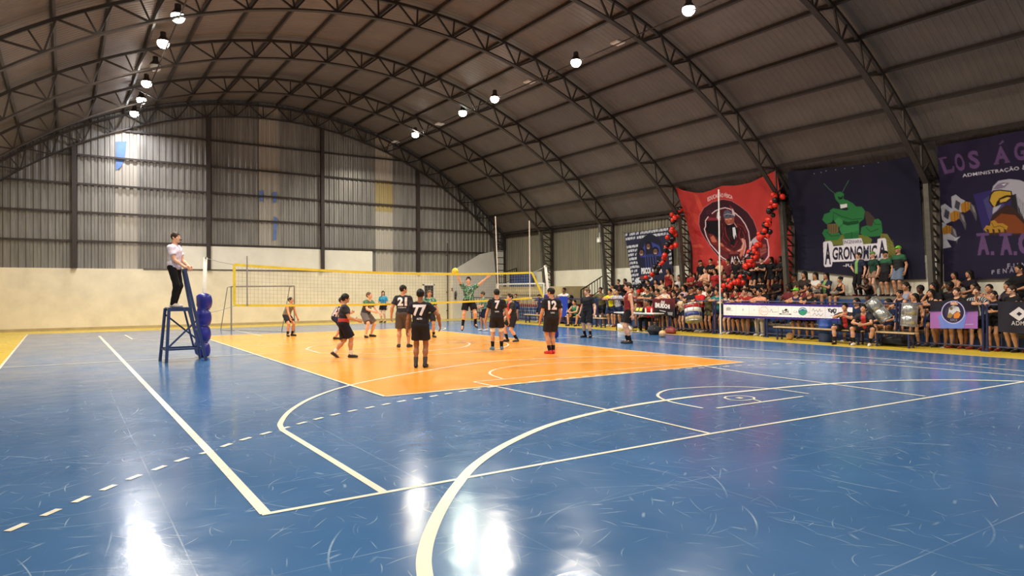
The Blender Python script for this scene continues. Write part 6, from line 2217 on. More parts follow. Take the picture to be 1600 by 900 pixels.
for q in (((310, 360), (325, 460)), ((480, 380), (520, 470)), ((350, 500), (400, 570))): c.zline(*V, q, .9, (30, 16, 22))
c.zpoly(*V, [(322, 282), (432, 268), (428, 330), (398, 362), (350, 352), (330, 320)], (156, 86, 70))
c.zpoly(*V, [(330, 292), (362, 288), (366, 300), (338, 304)], (224, 150, 130)); c.zpoly(*V, [(378, 286), (405, 282), (404, 296), (380, 300)], (224, 150, 130)); c.zpoly(*V, [(366, 290), (378, 288), (384, 325), (362, 326)], (190, 110, 88))
c.zline(*V, [(340, 284), (362, 282)], .6, (28, 16, 18)); c.zline(*V, [(380, 280), (404, 276)], .6, (28, 16, 18))
c.zpoly(*V, [(340, 345), (360, 358), (400, 352), (438, 335), (462, 390), (468, 440), (440, 520), (425, 585), (395, 560), (365, 480), (345, 410)], (20, 15, 20))
c.zline(*V, [(362, 352), (395, 347)], 1.0, (222, 170, 160))
for q in (((360, 400), (385, 500)), ((380, 380), (405, 520)), ((450, 400), (440, 500))): c.zline(*V, q, .7, (70, 44, 44))
c.zline(*V, [(430, 335), (458, 380)], 1.0, (206, 160, 150))
c.zpoly(*V, [(412, 385), (440, 380), (456, 495), (442, 455), (432, 512), (418, 470)], (226, 226, 230))
c.zpoly(*V, [(310, 262), (322, 205), (362, 192), (402, 222), (442, 245), (432, 272), (330, 288)], (92, 90, 104))
c.zline(*V, [(325, 250), (360, 235), (400, 245), (435, 252)], 1.3, (160, 156, 168)); c.ellipse(1085 + 345 / 6.923, 300 + 255 / 6.923, 1.8, 1.4, (60, 58, 70)); c.ellipse(1085 + 390 / 6.923, 300 + 258 / 6.923, 1.8, 1.4, (60, 58, 70))
c.zpoly(*V, [(240, 278), (246, 225), (268, 198), (262, 250), (282, 262), (280, 305), (256, 300)], (206, 198, 206))
c.zpoly(*V, [(378, 140), (412, 178), (440, 228), (438, 262), (412, 240), (402, 190)], (214, 184, 190)); c.zpoly(*V, [(378, 140), (412, 178), (402, 190)], (176, 54, 62))
c.zpoly(*V, [(500, 505), (535, 500), (556, 560), (548, 640), (505, 705), (480, 700), (500, 650), (450, 640), (500, 610), (520, 560)], (196, 112, 90))
c.zline(*V, [(520, 505), (532, 560), (515, 615), (470, 640)], 1.0, (230, 200, 196)); c.zline(*V, [(545, 520), (556, 590), (530, 690)], .9, (230, 190, 190))
c.zpoly(*V, [(385, 640), (465, 640), (500, 705), (520, 720), (370, 720)], (132, 56, 54)); c.zline(*V, [(430, 600), (430, 660)], .8, (50, 20, 26))
c.zpoly(*V, [(190, 560), (280, 600), (370, 680), (370, 730), (290, 700), (220, 620)], (98, 34, 40))
c.zline(*V, [(190, 234), (225, 205), (270, 185), (330, 170), (380, 182), (395, 192)], 1.4, (232, 204, 208))
c.zline(*V, [(440, 228), (500, 280), (550, 350), (585, 430), (598, 520), (600, 610), (622, 590), (608, 545), (650, 500), (700, 482)], 1.5, (232, 204, 208))
c.zline(*V, [(150, 268), (120, 310), (122, 370), (108, 400), (130, 480), (170, 560), (240, 640), (300, 710), (380, 752)], 1.4, (232, 204, 208))
c.zline(*V, [(510, 752), (550, 730), (630, 722), (640, 740), (540, 756)], 1.3, (232, 204, 208))
c.zpoly(*Z, [(1205, 720), (1225, 660), (1260, 622), (1310, 615), (1365, 650), (1378, 720), (1378, 800), (1340, 850), (1265, 862), (1200, 830), (1145, 832)], (224, 170, 178))
c.zpoly(*Z, [(1215, 715), (1235, 665), (1265, 632), (1305, 625), (1355, 655), (1368, 720), (1366, 795), (1335, 840), (1270, 850), (1215, 822)], (92, 34, 44))
c.zpoly(*Z, [(1225, 660), (1275, 630), (1290, 690), (1240, 700)], (190, 184, 196))
c.zpoly(*Z, [(1290, 700), (1350, 690), (1355, 760), (1300, 800)], (150, 74, 70))
c.zline(*Z, [(1300, 735), (1355, 720)], .7, (40, 16, 24)); c.zline(*Z, [(1300, 765), (1352, 750)], .7, (40, 16, 24))
c.zpoly(*Z, [(1018, 782), (1108, 778), (1132, 866), (1160, 880), (1010, 880)], (62, 20, 32))
c.text('AAA', [(960 + 1034 / 5.696, 260 + 868 / 5.696), (960 + 1128 / 5.696, 260 + 868 / 5.696), (960 + 1104 / 5.696, 260 + 798 / 5.696), (960 + 1036 / 5.696, 260 + 802 / 5.696)], (226, 214, 216), .02)
c.text('EDUCAÇÃO FÍSICA', [(1106, 316.5), (1145, 313), (1144, 304), (1105, 307.5)], (238, 214, 214), .015, arch=5.0)
for x in (1117, 1127, 1139, 1150, 1158): c.poly([(x, 447), (x + 3, 424), (x + 9, 421), (x + 7, 430), (x + 11, 447)], (222, 206, 210))
c.poly([(1113, 426), (1121, 417), (1131, 419), (1124, 431), (1117, 436)], (226, 210, 214))
c.line([(1172, 420), (1182, 428), (1187, 440)], 2.2, (220, 210, 214))
red_pts = ((1055, 292, 10.35), (1212, 267, 5.55), (1224, 452, 5.55), (1083, 452, 10.35))
rc = [atY(x, y, Y) for x, y, Y in red_pts]
mask = [(1054, 292), (1068, 297.5), (1085, 301), (1098, 301), (1112, 297), (1128, 290.2), (1150, 290), (1172, 285.5), (1192, 276), (1213, 266), (1219, 300), (1224, 380), (1242, 330), (1242, 453), (1083, 453), (1080, 420), (1077, 385), (1071, 345), (1063, 315)]
t = empty('red_banner', (18.2, 8, 4)); tag(t, 'large red banner with bearded horned helmet emblem hanging above the crowd', 'banner', 'club banners on the stands side')
for i_, cc_ in enumerate(rc): rc[i_] = cc_ - V3(18.2, 8, 4)
OFF = V3(18.2, 8, 4)
def cloth_at(name, corners, off, *a, **k):
    o = cloth(name, corners, *a, **k)
    return o
fold_red = lambda u, v: .05 * np.sin((u * 9 + v * 5)) * (1 - v) * u + .03 * np.sin(u * 40 + v * 22) * np.clip(u - .55, 0, 1) * 2
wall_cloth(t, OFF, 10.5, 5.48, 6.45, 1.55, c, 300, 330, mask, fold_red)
q1, q2, q3 = wall_pt(1128, 291), wall_pt(1211, 268), wall_pt(1056, 293)
for q in (q1, q2, q3):
    zz = arcz(R0 - .1, q[0])
    o = rope(t, q - OFF, V3(q[0] - .02, q[1], min(zz, q[2] + .45)) - OFF)

# ---------------- navy banner with green insect figure
c = Canvas(1228, 236, 1452, 452, (31, 29, 48), 4)
Z = (1220, 210, 4.205)
for x, y in ((220, 258), (265, 250), (298, 240), (360, 233), (420, 224), (472, 220), (545, 208), (640, 185), (690, 172), (755, 158)):
    c.ellipse(1220 + x / 4.205, 210 + y / 4.205 , .8, .6, (150, 146, 160))
GR, DG, LG = (46, 116, 64), (20, 58, 36), (62, 136, 80)
c.zpoly(*Z, [(655, 650), (700, 655), (740, 720), (765, 820), (760, 900), (690, 900), (650, 760)], (120, 116, 54))
for k in range(9): c.zline(*Z, [(665 + k * 8, 668 + k * 22), (735 + k * 3, 700 + k * 24)], .5, (78, 78, 36))
for k in range(4): c.zline(*Z, [(670 + k * 22, 660 + k * 10), (690 + k * 22, 880)], .5, (84, 84, 40))
c.zpoly(*Z, [(545, 500), (580, 510), (625, 560), (615, 640), (570, 620)], (70, 58, 50))
c.zpoly(*Z, [(430, 430), (470, 450), (500, 480), (440, 490)], GR)
c.zpoly(*Z, [(290, 690), (400, 660), (560, 660), (600, 690), (590, 720), (300, 730)], (110, 116, 52))
c.zpoly(*Z, [(322, 500), (345, 485), (430, 500), (475, 475), (530, 474), (552, 500), (545, 555), (515, 580), (515, 650), (500, 700), (430, 700), (405, 650), (375, 600), (330, 540)], GR)
c.zline(*Z, [(345, 512), (400, 540), (470, 560), (535, 552)], .9, DG); c.zline(*Z, [(380, 575), (440, 590), (505, 585)], .8, DG)
c.zpoly(*Z, [(380, 560), (440, 575), (510, 565), (512, 585), (440, 598), (390, 585)], DG, .8)
c.zpoly(*Z, [(272, 562), (285, 525), (325, 510), (348, 535), (338, 575), (300, 590)], GR)
c.zline(*Z, [(345, 520), (345, 560), (330, 585)], .8, DG)
c.zpoly(*Z, [(305, 590), (375, 585), (380, 640), (345, 665), (310, 640)], (112, 96, 62))
for k in range(4): c.zline(*Z, [(315 + k * 16, 590), (318 + k * 14, 650)], .6, (60, 46, 34))
c.zpoly(*Z, [(272, 650), (285, 625), (310, 620), (325, 655), (385, 645), (395, 670), (370, 695), (300, 697)], GR)
c.zline(*Z, [(300, 640), (330, 668), (385, 664)], .8, DG)
c.zpoly(*Z, [(352, 570), (375, 545), (405, 560), (408, 585), (380, 605)], LG)
c.zpoly(*Z, [(385, 625), (410, 590), (440, 600), (470, 640), (430, 650), (400, 660)], LG, .8)
c.zpoly(*Z, [(440, 600), (510, 590), (512, 630), (470, 642)], LG, .8)
for k in range(4): c.zline(*Z, [(418, 655 + k * 11), (512, 650 + k * 11)], .7, DG)
c.zline(*Z, [(465, 640), (468, 700)], .7, DG)
c.zpoly(*Z, [(522, 650), (530, 610), (565, 598), (600, 605), (612, 562), (640, 553), (660, 572), (668, 640), (650, 668), (600, 672), (550, 668)], GR)
c.zline(*Z, [(560, 612), (590, 640), (640, 622)], .9, DG); c.zline(*Z, [(608, 568), (620, 592), (655, 590)], .8, DG)
c.zpoly(*Z, [(350, 395), (368, 380), (392, 376), (416, 392), (410, 420), (440, 440), (440, 470), (392, 490), (385, 455), (362, 430)], GR)
c.zpoly(*Z, [(372, 404), (392, 414), (412, 400), (404, 424), (384, 430)], (20, 40, 28))
c.zpoly(*Z, [(390, 462), (435, 455), (436, 478), (393, 487)], (222, 226, 220))
c.zline(*Z, [(284, 323), (318, 360), (354, 388)], .8, (70, 110, 84)); c.zline(*Z, [(446, 302), (420, 350), (404, 380)], .8, (70, 110, 84))
WHT, NV = (224, 218, 226), (34, 30, 52)
c.zpoly(*Z, [(278, 715), (285, 705), (325, 700), (336, 708), (345, 735), (412, 728), (408, 690), (530, 682), (542, 722), (635, 715), (635, 690), (645, 684), (684, 681), (692, 690), (706, 815), (700, 822), (640, 830), (610, 828), (340, 838), (333, 868), (290, 872), (283, 860)], WHT)
c.text('ENGENHARIA', [(1220 + 414 / 4.205, 210 + 720 / 4.205), (1220 + 536 / 4.205, 210 + 715 / 4.205), (1220 + 530 / 4.205, 210 + 690 / 4.205), (1220 + 412 / 4.205, 210 + 696 / 4.205)], NV, .01)
qd = lambda x0, y0, x1, y1, x2, y2, x3, y3: [(1220 + a / 4.205, 210 + b / 4.205) for a, b in ((x0, y0), (x1, y1), (x2, y2), (x3, y3))]
c.text('A', qd(290, 856, 330, 856, 328, 712, 290, 714), NV, .035)
c.text('GRONOMIC', qd(338, 826, 632, 818, 632, 726, 340, 742), NV, .035)
c.text('A', qd(644, 812, 694, 810, 682, 694, 646, 696), NV, .035)
c.text('–FUNEPE–', qd(408, 872, 562, 866, 562, 848, 408, 852), WHT, .01)
nc = [atY(1238, 266, 5.2), atY(1432, 243, .50), atY(1446, 447, .50), atY(1246, 428, 5.2)]
t = empty('navy_banner', (18.3, 3, 4)); tag(t, 'large navy banner with green muscular insect emblem and white AGRONOMICA lettering', 'banner', 'club banners on the stands side')
OFF = V3(18.3, 3, 4)
mask = [(1231, 268), (1290, 262.5), (1340, 257.5), (1390, 250.5), (1433, 242), (1440, 330), (1447, 436), (1380, 437.5), (1280, 424.5), (1238, 421), (1234, 360)]
wall_cloth(t, OFF, 5.32, .32, 6.45, 1.55, c, 340, 340, mask, lambda u, v: .02 * np.sin(u * 14 + v * 3) + .012 * np.sin(u * 37))
for px, py, Y in ((1238, 266.5, 5.2), (1300, 261, 3.6), (1365, 254, 2.05), (1432, 242.5, .5)):
    q = wall_pt(px, py); rope(t, q - OFF, V3(q[0] - .1, q[1], min(arcz(R0 - .1, q[0] - .1), q[2] + .4)) - OFF)

# ---------------- eagle banner
c = Canvas(1455, 195, 1700, 470, (34, 30, 54), 4)
c.grad((40, 32, 56), (32, 28, 52))
c.zpoly(*Z, [(1265, 395), (1400, 360), (1598, 340), (1598, 640), (1330, 640)], (56, 48, 108), .8)
c.zpoly(*Z, [(1330, 430), (1400, 380), (1500, 500), (1380, 600)], (84, 80, 128), .6)
PUR = (98, 70, 112)
def slab(txt, quad, bold=.035): c.text(txt, quad, PUR, bold)
E4 = lambda *q: [(1380 + x / 6, 200 + y / 6) for x, y in q]
slab('L', E4((575, 432), (668, 412), (600, 268), (520, 282)))
for a in (((518, 282), (590, 268), (594, 284), (522, 298)), ((570, 418), (668, 398), (668, 414), (576, 434)), ((648, 360), (666, 357), (668, 412), (650, 412))): c.poly(E4(*a), PUR)
slab('O', E4((688, 410), (782, 396), (736, 232), (658, 246)))
slab('S', E4((816, 388), (914, 374), (886, 206), (784, 220)))
slab('A', E4((1040, 345), (1188, 322), (1140, 165), (1060, 175)))
for a in (((1036, 330), (1085, 322), (1088, 338), (1040, 347)), ((1136, 314), (1186, 306), (1190, 322), (1140, 330)), ((1085, 150), (1122, 112), (1132, 130), (1090, 160))): c.poly(E4(*a), PUR)
slab('G', E4((1232, 312), (1345, 298), (1330, 128), (1222, 142)))
c.text('ADMINISTRAÇÃO', E4((745, 470), (1275, 400), (1270, 352), (740, 424)), (206, 200, 210), .012, spacing=1.08)
c.text('&', E4((1305, 392), (1345, 386), (1342, 344), (1302, 350)), (206, 200, 210), .012)
# talons
for (fx, fy, k) in ((1180, 470, 1.0), (1110, 530, 1.0), (1060, 625, .95)):
    F_ = lambda *q: [(fx + x * k, fy + y * k) for x, y in q]
    c.zpoly(*Z, F_((-60, -60), (-30, -75), (0, -50), (30, -35), (10, 40), (-30, 60), (-55, 20)), (170, 168, 176))
    c.zpoly(*Z, F_((-30, -40), (0, -20), (-10, 30), (-40, 10)), (66, 64, 76))
    c.zpoly(*Z, F_((0, -10), (30, -30), (70, -22), (68, 20), (30, 42), (8, 40)), (172, 118, 40))
    c.zline(*Z, F_((30, -28), (34, 38)), .8, (90, 56, 24)); c.zline(*Z, F_((50, -26), (52, 28)), .6, (90, 56, 24))
    c.zpoly(*Z, F_((64, -22), (92, 0), (108, 60), (104, 100), (82, 50), (62, 22)), (88, 84, 88))
    c.zpoly(*Z, F_((70, -12), (90, 10), (100, 50), (82, 30)), (136, 130, 132))
c.zpoly(*Z, [(1060, 660), (1110, 650), (1150, 680), (1180, 670), (1150, 700), (1090, 690), (1120, 740), (1065, 750)], (176, 174, 184))
# eagle
WH = (176, 172, 182)
c.zpoly(*Z, [(1385, 380), (1395, 340), (1430, 305), (1500, 293), (1570, 300), (1640, 330), (1660, 560), (1598, 560), (1545, 540), (1520, 430), (1480, 372)], WH)
c.zpoly(*Z, [(1515, 400), (1545, 390), (1560, 470), (1598, 560), (1560, 580), (1510, 500)], (40, 38, 46))
for k in range(6): c.zline(*Z, [(1545 + k * 12, 400 + k * 12), (1560 + k * 14, 500 + k * 16), (1585 + k * 14, 600)], .8, (110, 106, 116))
c.zpoly(*Z, [(1395, 362), (1420, 330), (1455, 315), (1502, 318), (1470, 350), (1430, 360)], (130, 116, 140))
c.zpoly(*Z, [(1448, 330), (1480, 322), (1468, 336)], (230, 228, 226))
c.zpoly(*Z, [(1366, 440), (1374, 395), (1394, 368), (1440, 362), (1518, 372), (1522, 410), (1490, 445), (1440, 455), (1412, 488), (1398, 492), (1385, 470)], (40, 28, 22))
c.zpoly(*Z, [(1374, 435), (1384, 398), (1402, 376), (1440, 370), (1510, 378), (1512, 400), (1480, 400), (1440, 420), (1420, 440), (1405, 480), (1390, 462)], (196, 156, 58))
c.zpoly(*Z, [(1440, 430), (1490, 412), (1510, 415), (1480, 440), (1440, 448)], (206, 168, 70))
c.zline(*Z, [(1430, 425), (1470, 405), (1512, 402)], .8, (50, 34, 22))
c.zpoly(*Z, [(1390, 530), (1440, 490), (1480, 460), (1520, 470), (1600, 560), (1640, 600), (1640, 660), (1340, 660)], (60, 40, 36))
c.zpoly(*Z, [(1400, 560), (1450, 520), (1540, 530), (1600, 590), (1598, 650), (1440, 650)], (128, 66, 34))
c.zpoly(*Z, [(1395, 480), (1450, 462), (1420, 500), (1390, 525)], WH)
c.zpoly(*Z, [(1332, 625), (1350, 598), (1375, 600), (1380, 570), (1405, 562), (1425, 585), (1460, 585), (1492, 605), (1480, 635), (1430, 645), (1360, 648)], (176, 132, 46))
for k in range(4): c.zpoly(*Z, [(1350 + k * 38, 620), (1366 + k * 38, 625), (1372 + k * 38, 668), (1356 + k * 38, 650)], (70, 50, 28))
c.zline(*Z, [(1385, 580), (1400, 610), (1440, 600), (1470, 615)], .8, (70, 46, 24))
for x in (1290, 1440, 1590):
    if x < 1560:
        c.text('A', [(1220 + a / 4.205, 210 + b / 4.205) for a, b in ((x + 2, 795), (x + 82, 790), (x + 76, 645), (x - 4, 650))], PUR, .06)
        c.zpoly(*Z, [(x - 6, 650), (x + 78, 644), (x + 78, 664), (x - 4, 670)], PUR)
        c.zpoly(*Z, [(x + 90, 770), (x + 112, 768), (x + 113, 792), (x + 91, 794)], PUR)
c.text('C', [(1220 + a / 4.205, 210 + b / 4.205) for a, b in ((1562, 792), (1650, 786), (1642, 640), (1556, 646))], PUR, .06)
c.text('FUN', [(1574, 420.5), (1604, 418.5), (1604, 410), (1574, 412)], (150, 142, 160), .01, spacing=1.7)
c.text('PENÁ', [(1549.5, 428.5), (1584, 425.5), (1584, 415.5), (1549.5, 420.5)], (150, 142, 160), .02, spacing=1.8)
ec = [atX(1462, 228, 17.95), atX(1640, 196, 17.95), atX(1640, 452, 18.4), atX(1474, 446, 18.4)]
t = empty('eagle_banner', (18.2, -1.5, 4)); tag(t, 'large dark purple banner with eagle head, talons and LOS ÁG lettering', 'banner', 'club banners on the stands side')
OFF = V3(18.2, -1.5, 4)
mask = [(1464, 228), (1640, 196), (1640, 430), (1600, 434), (1530, 436), (1475, 441), (1472, 350)]
wall_cloth(t, OFF, .18, -4.6, 6.45, 1.5, c, 330, 340, mask, lambda u, v: .02 * np.sin(u * 12 + v * 2) + .01 * np.sin(u * 31 + 2))
for px, py in ((1464, 228), (1530, 215.5), (1598, 203.5)):
    q = wall_pt(px, py); rope(t, q - OFF, V3(q[0] - .1, q[1], min(arcz(R0 - .1, q[0] - .1), q[2] + .4)) - OFF)

# ---------------- speckled banner
c = Canvas(970, 350, 1056, 452, (40, 40, 62), 5)
rq = np.random.default_rng(3)
ptsE = lambda u, v: (976 + 72 * u + 12 * v - 2 * u * v, 365 - 10 * u + 82 * v + 3 * u * v)
for r_ in range(13):
    for k in range(13):
        u, v = k / 12.5 + rq.uniform(-.02, .02), r_ / 13 + .01
        if v > .14 and (.22 < u < .86 or .14 < v < .2): continue
        if .17 < u < .80 and .17 < v < .66 and ((u - .48) / .36) ** 2 + ((v - .5) / .38) ** 2 < 1.0: continue
        if v > .70 and u > .1: continue
        wd, ht = rq.uniform(.05, .10), .045
        c.poly([ptsE(u, v + ht), ptsE(u + wd, v + ht - .008), ptsE(u + wd + .01, v - .008), ptsE(u + .01, v)], (196, 196, 204), .9)
        c.line([ptsE(u + wd * .4, v), ptsE(u + wd * .5, v + ht)], .7, (40, 40, 60))
c.ellipse(1016, 398, 21, 32, (30, 30, 46))
c.poly([(1000, 396), (1008, 380), (1009, 418), (1001, 420)], (58, 70, 150), .8); c.poly([(1018, 378), (1030, 384), (1034, 400), (1024, 402)], (58, 70, 150), .8); c.poly([(1008, 398), (1022, 396), (1024, 418), (1009, 419)], (44, 54, 110), .9)
for cx, cy in ((1002, 394), (1013, 384), (1024, 392)):
    c.ellipse(cx, cy, 5.2, 6.6, (24, 22, 34)); c.ellipse(cx, cy + 1.5, 3.2, 4.4, (120, 84, 70)); c.line([(cx - 3, cy + .2), (cx + 3, cy + .2)], .9, (26, 20, 26)); c.line([(cx - 1.6, cy + 4), (cx + 1.6, cy + 4)], .8, (200, 190, 190))
c.poly([(1000, 402), (1030, 400), (1036, 420), (1000, 422)], (30, 32, 56))
for k in range(5): c.line([(1008 + k * 4, 400), (1010 + k * 4, 420)], .8, (74, 80, 150))
c.text('PSICOLÓGICA', [(1002, 428.5), (1035, 426.5), (1034, 414.5), (1001.5, 416.5)], (222, 220, 226), .05)
c.text('ATL', [(1010, 433.5), (1016, 433), (1016, 430), (1010, 430.5)], (210, 208, 214))
c.ellipse(1006, 437, 14, 5.2, (206, 206, 214), -.15); c.ellipse(1008, 435.5, 10, 3.2, (40, 40, 62), -.15); c.ellipse(1003, 434, 4, 3, (110, 60, 60))
c.poly([(985, 446), (1050, 441), (1052, 456), (985, 456)], (30, 32, 52))
sc = [atX(976, 364.5, 18.85), atX(1048, 354.5, 18.85), atX(1051, 446, 18.95), atX(989, 450, 18.95)]
t = empty('speckled_banner', (18.9, 13, 3.5)); tag(t, 'black and white lettered banner with three masked faces above PSICOLÓGICA', 'banner', 'club banners on the stands side')
OFF = V3(18.9, 13, 3.5)
o = cloth('banner_cloth', sc, c, 170, 190, None, lambda u, v: .012 * np.sin(u * 17 + v * 4))
o.parent = t; o.matrix_parent_inverse = Matrix.Translation(-OFF)
rope(t, sc[0] - OFF, sc[0] + V3(.1, .25, .1) - OFF); rope(t, sc[1] - OFF, sc[1] + V3(.1, -.3, .12) - OFF)

# ---------------- banners on the rail
XB_ = 16.44
def railbanner(name, label, x0, y0t, y0b, x1, y1t, y1b, canvas, nu, nv, fold=.012, X=XB_, mask=None):
    cs = [atX(x0, y0t, X), atX(x1, y1t, X), atX(x1, y1b, X), atX(x0, y0b, X)]
    off = (cs[0] + cs[2]) / 2
    t = empty(name, off); tag(t, label, 'banner', 'banners tied to the guard rail')
    o = cloth('banner_cloth', cs, canvas, nu, nv, mask, lambda u, v: fold * np.sin(u * 15 + v * 2))
    o.parent = t; o.matrix_parent_inverse = Matrix.Translation(Vector(-off))
    for p in (cs[0], cs[1]): MB().tube([p - off, p - off + V3(.05, 0, .06)], .012, 6).build('tie_rope', M['black'], t)
    return t


c = Canvas(1126, 470, 1338, 506, (238, 236, 236), 6)
S5 = (1180, 410, 6.92)
top = lambda x: 473.5 + (x - 1130) * .0225
bot = lambda x: 494.5 + (x - 1130) * .0305
c.poly([(1126, top(1126) - 2), (1338, top(1338) - 2), (1338, top(1338) + 2.4), (1126, top(1126) + 2.4)], (64, 44, 128))
c.poly([(1126, bot(1126) - 2.2), (1338, bot(1338) - 2.2), (1338, bot(1338) + 2), (1126, bot(1126) + 2)], (64, 44, 128))
for x in (1150, 1171, 1186, 1216, 1237, 1266, 1289, 1310): c.line([(x, top(x) + 3), (x, bot(x) - 3)], .35, (170, 168, 172))
for x0, x1 in ((1131, 1186), (1186, 1330)): c.line([(x0, bot(x0) - 5.2), (x1, bot(x1) - 5.2)], .3, (200, 198, 200))
c.ellipse(1138, 482.5, 4, 2.6, (170, 170, 174)); c.line([(1134, 485), (1145, 485.5)], 1.0, (190, 190, 194)); c.ellipse(1161, 484, 1.6, 2, (196, 194, 198)); c.ellipse(1179, 484.5, 1.2, 1.2, (210, 208, 210))
for k in range(14):
    a = 2 * PI * k / 14
    c.line([(1193.5 + 6.2 * math.cos(a), 486 + 6.2 * math.sin(a)), (1193.5 + 7 * math.cos(a + .25), 486 + 7 * math.sin(a + .25))], .8, (226, 120, 110))
c.text('Doce', [(1189, 488), (1198, 488.2), (1198, 484.5), (1189, 484.3)], (232, 150, 140))
c.line([(1202, 488), (1205, 483), (1207, 488), (1215, 487.5)], .6, (120, 118, 122))
c.ellipse(1228, 484, 2.4, 1.6, (34, 32, 36)); c.text('SDN', [(1221.5, 489), (1232, 489.3), (1232, 484.8), (1221.5, 484.5)], (30, 28, 32), .03)
c.line([(1218, 490.5), (1236, 491)], 1.6, (40, 38, 42)); c.line([(1221, 490.6), (1233, 490.9)], .8, (210, 208, 210))
c.ellipse(1254.5, 486.5, 7, 6.2, (52, 110, 150)); c.poly([(1248, 489), (1252, 484), (1255, 487), (1258, 483.5), (1261.5, 488.5), (1257, 491), (1255, 493.5), (1252, 491)], (58, 150, 110)); c.line([(1249, 484.5), (1254, 481.8), (1260, 484)], .9, (220, 230, 236))
c.text('CA', [(1240, 489), (1246.5, 489.2), (1246.5, 485.6), (1240, 485.4)], (120, 118, 124)); c.text('SA', [(1261.5, 489.8), (1265.5, 490), (1265.5, 486.4), (1261.5, 486.2)], (120, 118, 124))
c.line([(1269, 486), (1271, 482), (1273, 487), (1276, 484), (1278, 488), (1281, 482.5), (1282, 487), (1285, 485)], .6, (96, 92, 100)); c.line([(1270, 493), (1273, 489), (1276, 493.5), (1279, 490), (1282, 494), (1286, 490)], .6, (96, 92, 100))
c.poly([(1293, 482.5), (1297, 481.8), (1299, 484), (1303, 482), (1307, 483), (1306, 489), (1303, 491), (1301, 487.5), (1299, 490), (1296, 487), (1294.5, 488)], (70, 66, 74)); c.poly([(1296, 483.5), (1298, 485), (1297, 487)], (236, 234, 236)); c.poly([(1303, 484), (1305, 484), (1304, 488)], (236, 234, 236))
c.line([(1297, 493), (1304, 493.3)], .7, (120, 116, 122)); c.line([(1313, 489.5), (1324, 490)], .7, (130, 126, 132))
railbanner('sponsor_banner', 'long white sponsor banner with purple edges tied along the guard rail', 1130, top(1130) - 1.2, bot(1130) + 1.2, 1332, top(1332) - 1.2, bot(1332) + 1.2, c, 560, 80)
c = Canvas(1010, 460, 1080, 502, (40, 30, 34), 6)
c.grad((104, 34, 40), (30, 28, 32), True, .12, .6)
c.text('Atl.', [(1032, 473.8), (1039, 474.4), (1039.5, 469.8), (1032.5, 469.2)], (222, 216, 216), .03)
c.text('EMUIDCHI', [(1023.5, 480.5), (1046.5, 482.5), (1046.5, 476), (1023.5, 472.5)], (226, 220, 220), .06)
c.line([(1030, 485), (1040, 487)], 1.3, (196, 190, 192)); c.poly([(1043, 487.5), (1051, 488), (1050, 493), (1044, 492)], (150, 148, 150), .8)
railbanner('maroon_rail_banner', 'maroon and black club banner with white lettering tied to the rail by the scorer', 1019, 466, 491, 1055, 466.5, 495.5, c, 130, 90)
c = Canvas(866, 458, 892, 500, (40, 62, 160), 6)
c.ellipse(875, 480.5, 4.6, 4.4, (60, 62, 82)); c.ellipse(875, 484, 3.4, 3.2, (206, 204, 212)); c.poly([(870, 477), (873, 474), (877, 474), (880, 477), (875, 479)], (110, 110, 130)); c.line([(885, 488), (888, 480)], 1.4, (150, 160, 206))
railbanner('blue_rail_banner', 'bright blue club flag with grey emblem on the rail behind player 12', 869, 463, 496.5, 887, 463, 494.5, c, 60, 80)
c = Canvas(1448, 464, 1534, 520, (36, 32, 44), 6)
c.grad((36, 32, 44), (120, 96, 180), True, .38, .5)
c.poly([(1450, 488), (1475, 487), (1475, 516), (1450, 515)], (176, 112, 176), .7); c.poly([(1512, 488), (1532, 486), (1532, 514), (1505, 517)], (160, 100, 170), .7); c.poly([(1466, 492), (1510, 492), (1505, 516), (1470, 516)], (104, 136, 214), .85)
c.ellipse(1489.5, 488, 18.5, 18, (176, 172, 220)); c.ellipse(1489.5, 488, 17, 16.5, (44, 38, 60)); c.ellipse(1489.5, 488, 12.6, 12.2, (60, 54, 80))
c.poly([(1481, 492), (1483, 481), (1489, 477), (1498, 480), (1501, 488), (1495, 486), (1490, 490), (1486, 494)], (196, 192, 196)); c.poly([(1480, 493), (1484, 488), (1489, 492), (1485, 497), (1480, 496)], (150, 120, 64)); c.poly([(1490, 491), (1498, 486), (1501, 492), (1498, 497), (1490, 497)], (206, 124, 50)); c.ellipse(1486, 482, 2.4, 2.6, (120, 110, 90))
c.text('AACE', [(1484, 502), (1496, 502), (1496, 497.6), (1484, 497.6)], (120, 116, 140), .02); c.line([(1508, 507), (1520, 506.5)], 1.2, (190, 180, 210), .6)
railbanner('eagle_rail_flag', 'purple and blue flag with round eagle emblem tied to the guard rail', 1453, 470, 513, 1528, 470, 513.5, c, 200, 120)
c = Canvas(1554, 464, 1660, 528, (38, 36, 46), 6)
c.poly([(1577, 490.5), (1592, 479.5), (1607, 490.5), (1592, 501.5)], (206, 200, 204)); c.poly([(1588, 490.5), (1592, 487), (1597, 490.5), (1592, 494)], (38, 36, 46))
c.text('ADM', [(1580.5, 508), (1600, 508.5), (1600, 502), (1580.5, 501.5)], (206, 200, 204), .0, spacing=1.1)
railbanner('black_rail_banner', 'black club banner with white diamond and ADM lettering on the guard rail', 1559, 471, 518, 1640, 471, 526, c, 200, 120)

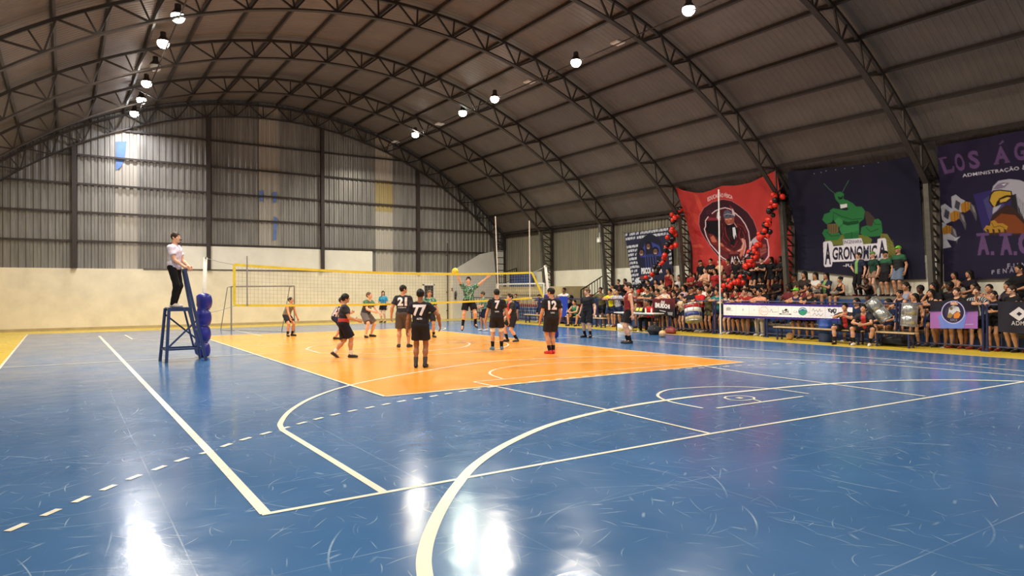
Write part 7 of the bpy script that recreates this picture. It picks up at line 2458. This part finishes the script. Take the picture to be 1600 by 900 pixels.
# ---------------- balloon garlands
def garland(label, pts, dens, seed):
    P = [np.array(p, float) for p in pts]
    sp = spl3(P, 8)
    t = empty('balloon_garland', sp[0]); tag(t, label, 'balloons', 'balloon garlands')
    o0 = sp[0]
    MB().tube([tuple(p - o0) for p in sp], .012, 5).build('cord', M['black'], t)
    r2 = np.random.default_rng(seed)
    for i, p in enumerate(sp):
        if r2.random() > dens: continue
        for s_ in range(2 if r2.random() < .35 else 1):
            o = link('balloon', BAL[0 if r2.random() < .66 else 1], None, t)
            q = p - o0 + r2.normal(0, .09, 3)
            o.location = q; sz = r2.uniform(.09, .125); o.scale = (sz, sz, sz * 1.12)
            o.rotation_euler = tuple(r2.uniform(-.9, .9, 3))
    return t


def spl3(P, m):
    P = [2 * P[0] - P[1]] + P + [2 * P[-1] - P[-2]]
    out = []
    for i in range(1, len(P) - 2):
        for t_ in np.linspace(0, 1, m, endpoint=False):
            a, b, c_, d = P[i - 1:i + 3]
            out.append(.5 * (2 * b + (c_ - a) * t_ + (2 * a - 5 * b + 4 * c_ - d) * t_ * t_ + (3 * b - a - 3 * c_ + d) * t_ ** 3))
    out.append(P[-2])
    return out


BAL = []
for col_ in ('balloon_red', 'balloon_black'):
    me = MB().lathe([(.02, -1.15), (.06, -1.08), (.05, -1.02), (.45, -.84), (.82, -.45), (1.0, .05), (.93, .45), (.68, .78), (.32, .96), (.02, 1.0)], n=14).mesh('balloon', True)
    me.materials.append(M[col_]); BAL.append(me)
a2 = lambda px, py, X: atX(px, py, X)
garland('red and black balloon garland hanging down the lattice column beside the speckled banner', [a2(1063, 326, 18.1), a2(1050, 343, 18.0), a2(1058, 350, 17.9), a2(1047, 368, 17.9), a2(1049, 382, 17.8), a2(1040, 398, 17.7), a2(1030, 412, 17.5), a2(1022, 425, 17.3), a2(1006, 440, 17.0), a2(999, 456, 16.9)], .5, 3)
garland('red and black balloon garland swinging across the red banner towards the crowd', [a2(1216, 308, 17.9), a2(1206, 320, 17.8), a2(1207, 335, 17.8), a2(1200, 352, 17.7), a2(1196, 364, 17.7), a2(1188, 374, 17.6), a2(1184, 388, 17.6), a2(1176, 402, 17.5), a2(1172, 412, 17.5), a2(1164, 430, 17.3), a2(1152, 442, 17.1), a2(1140, 446, 17.0), a2(1134, 452, 16.9)], .7, 8)
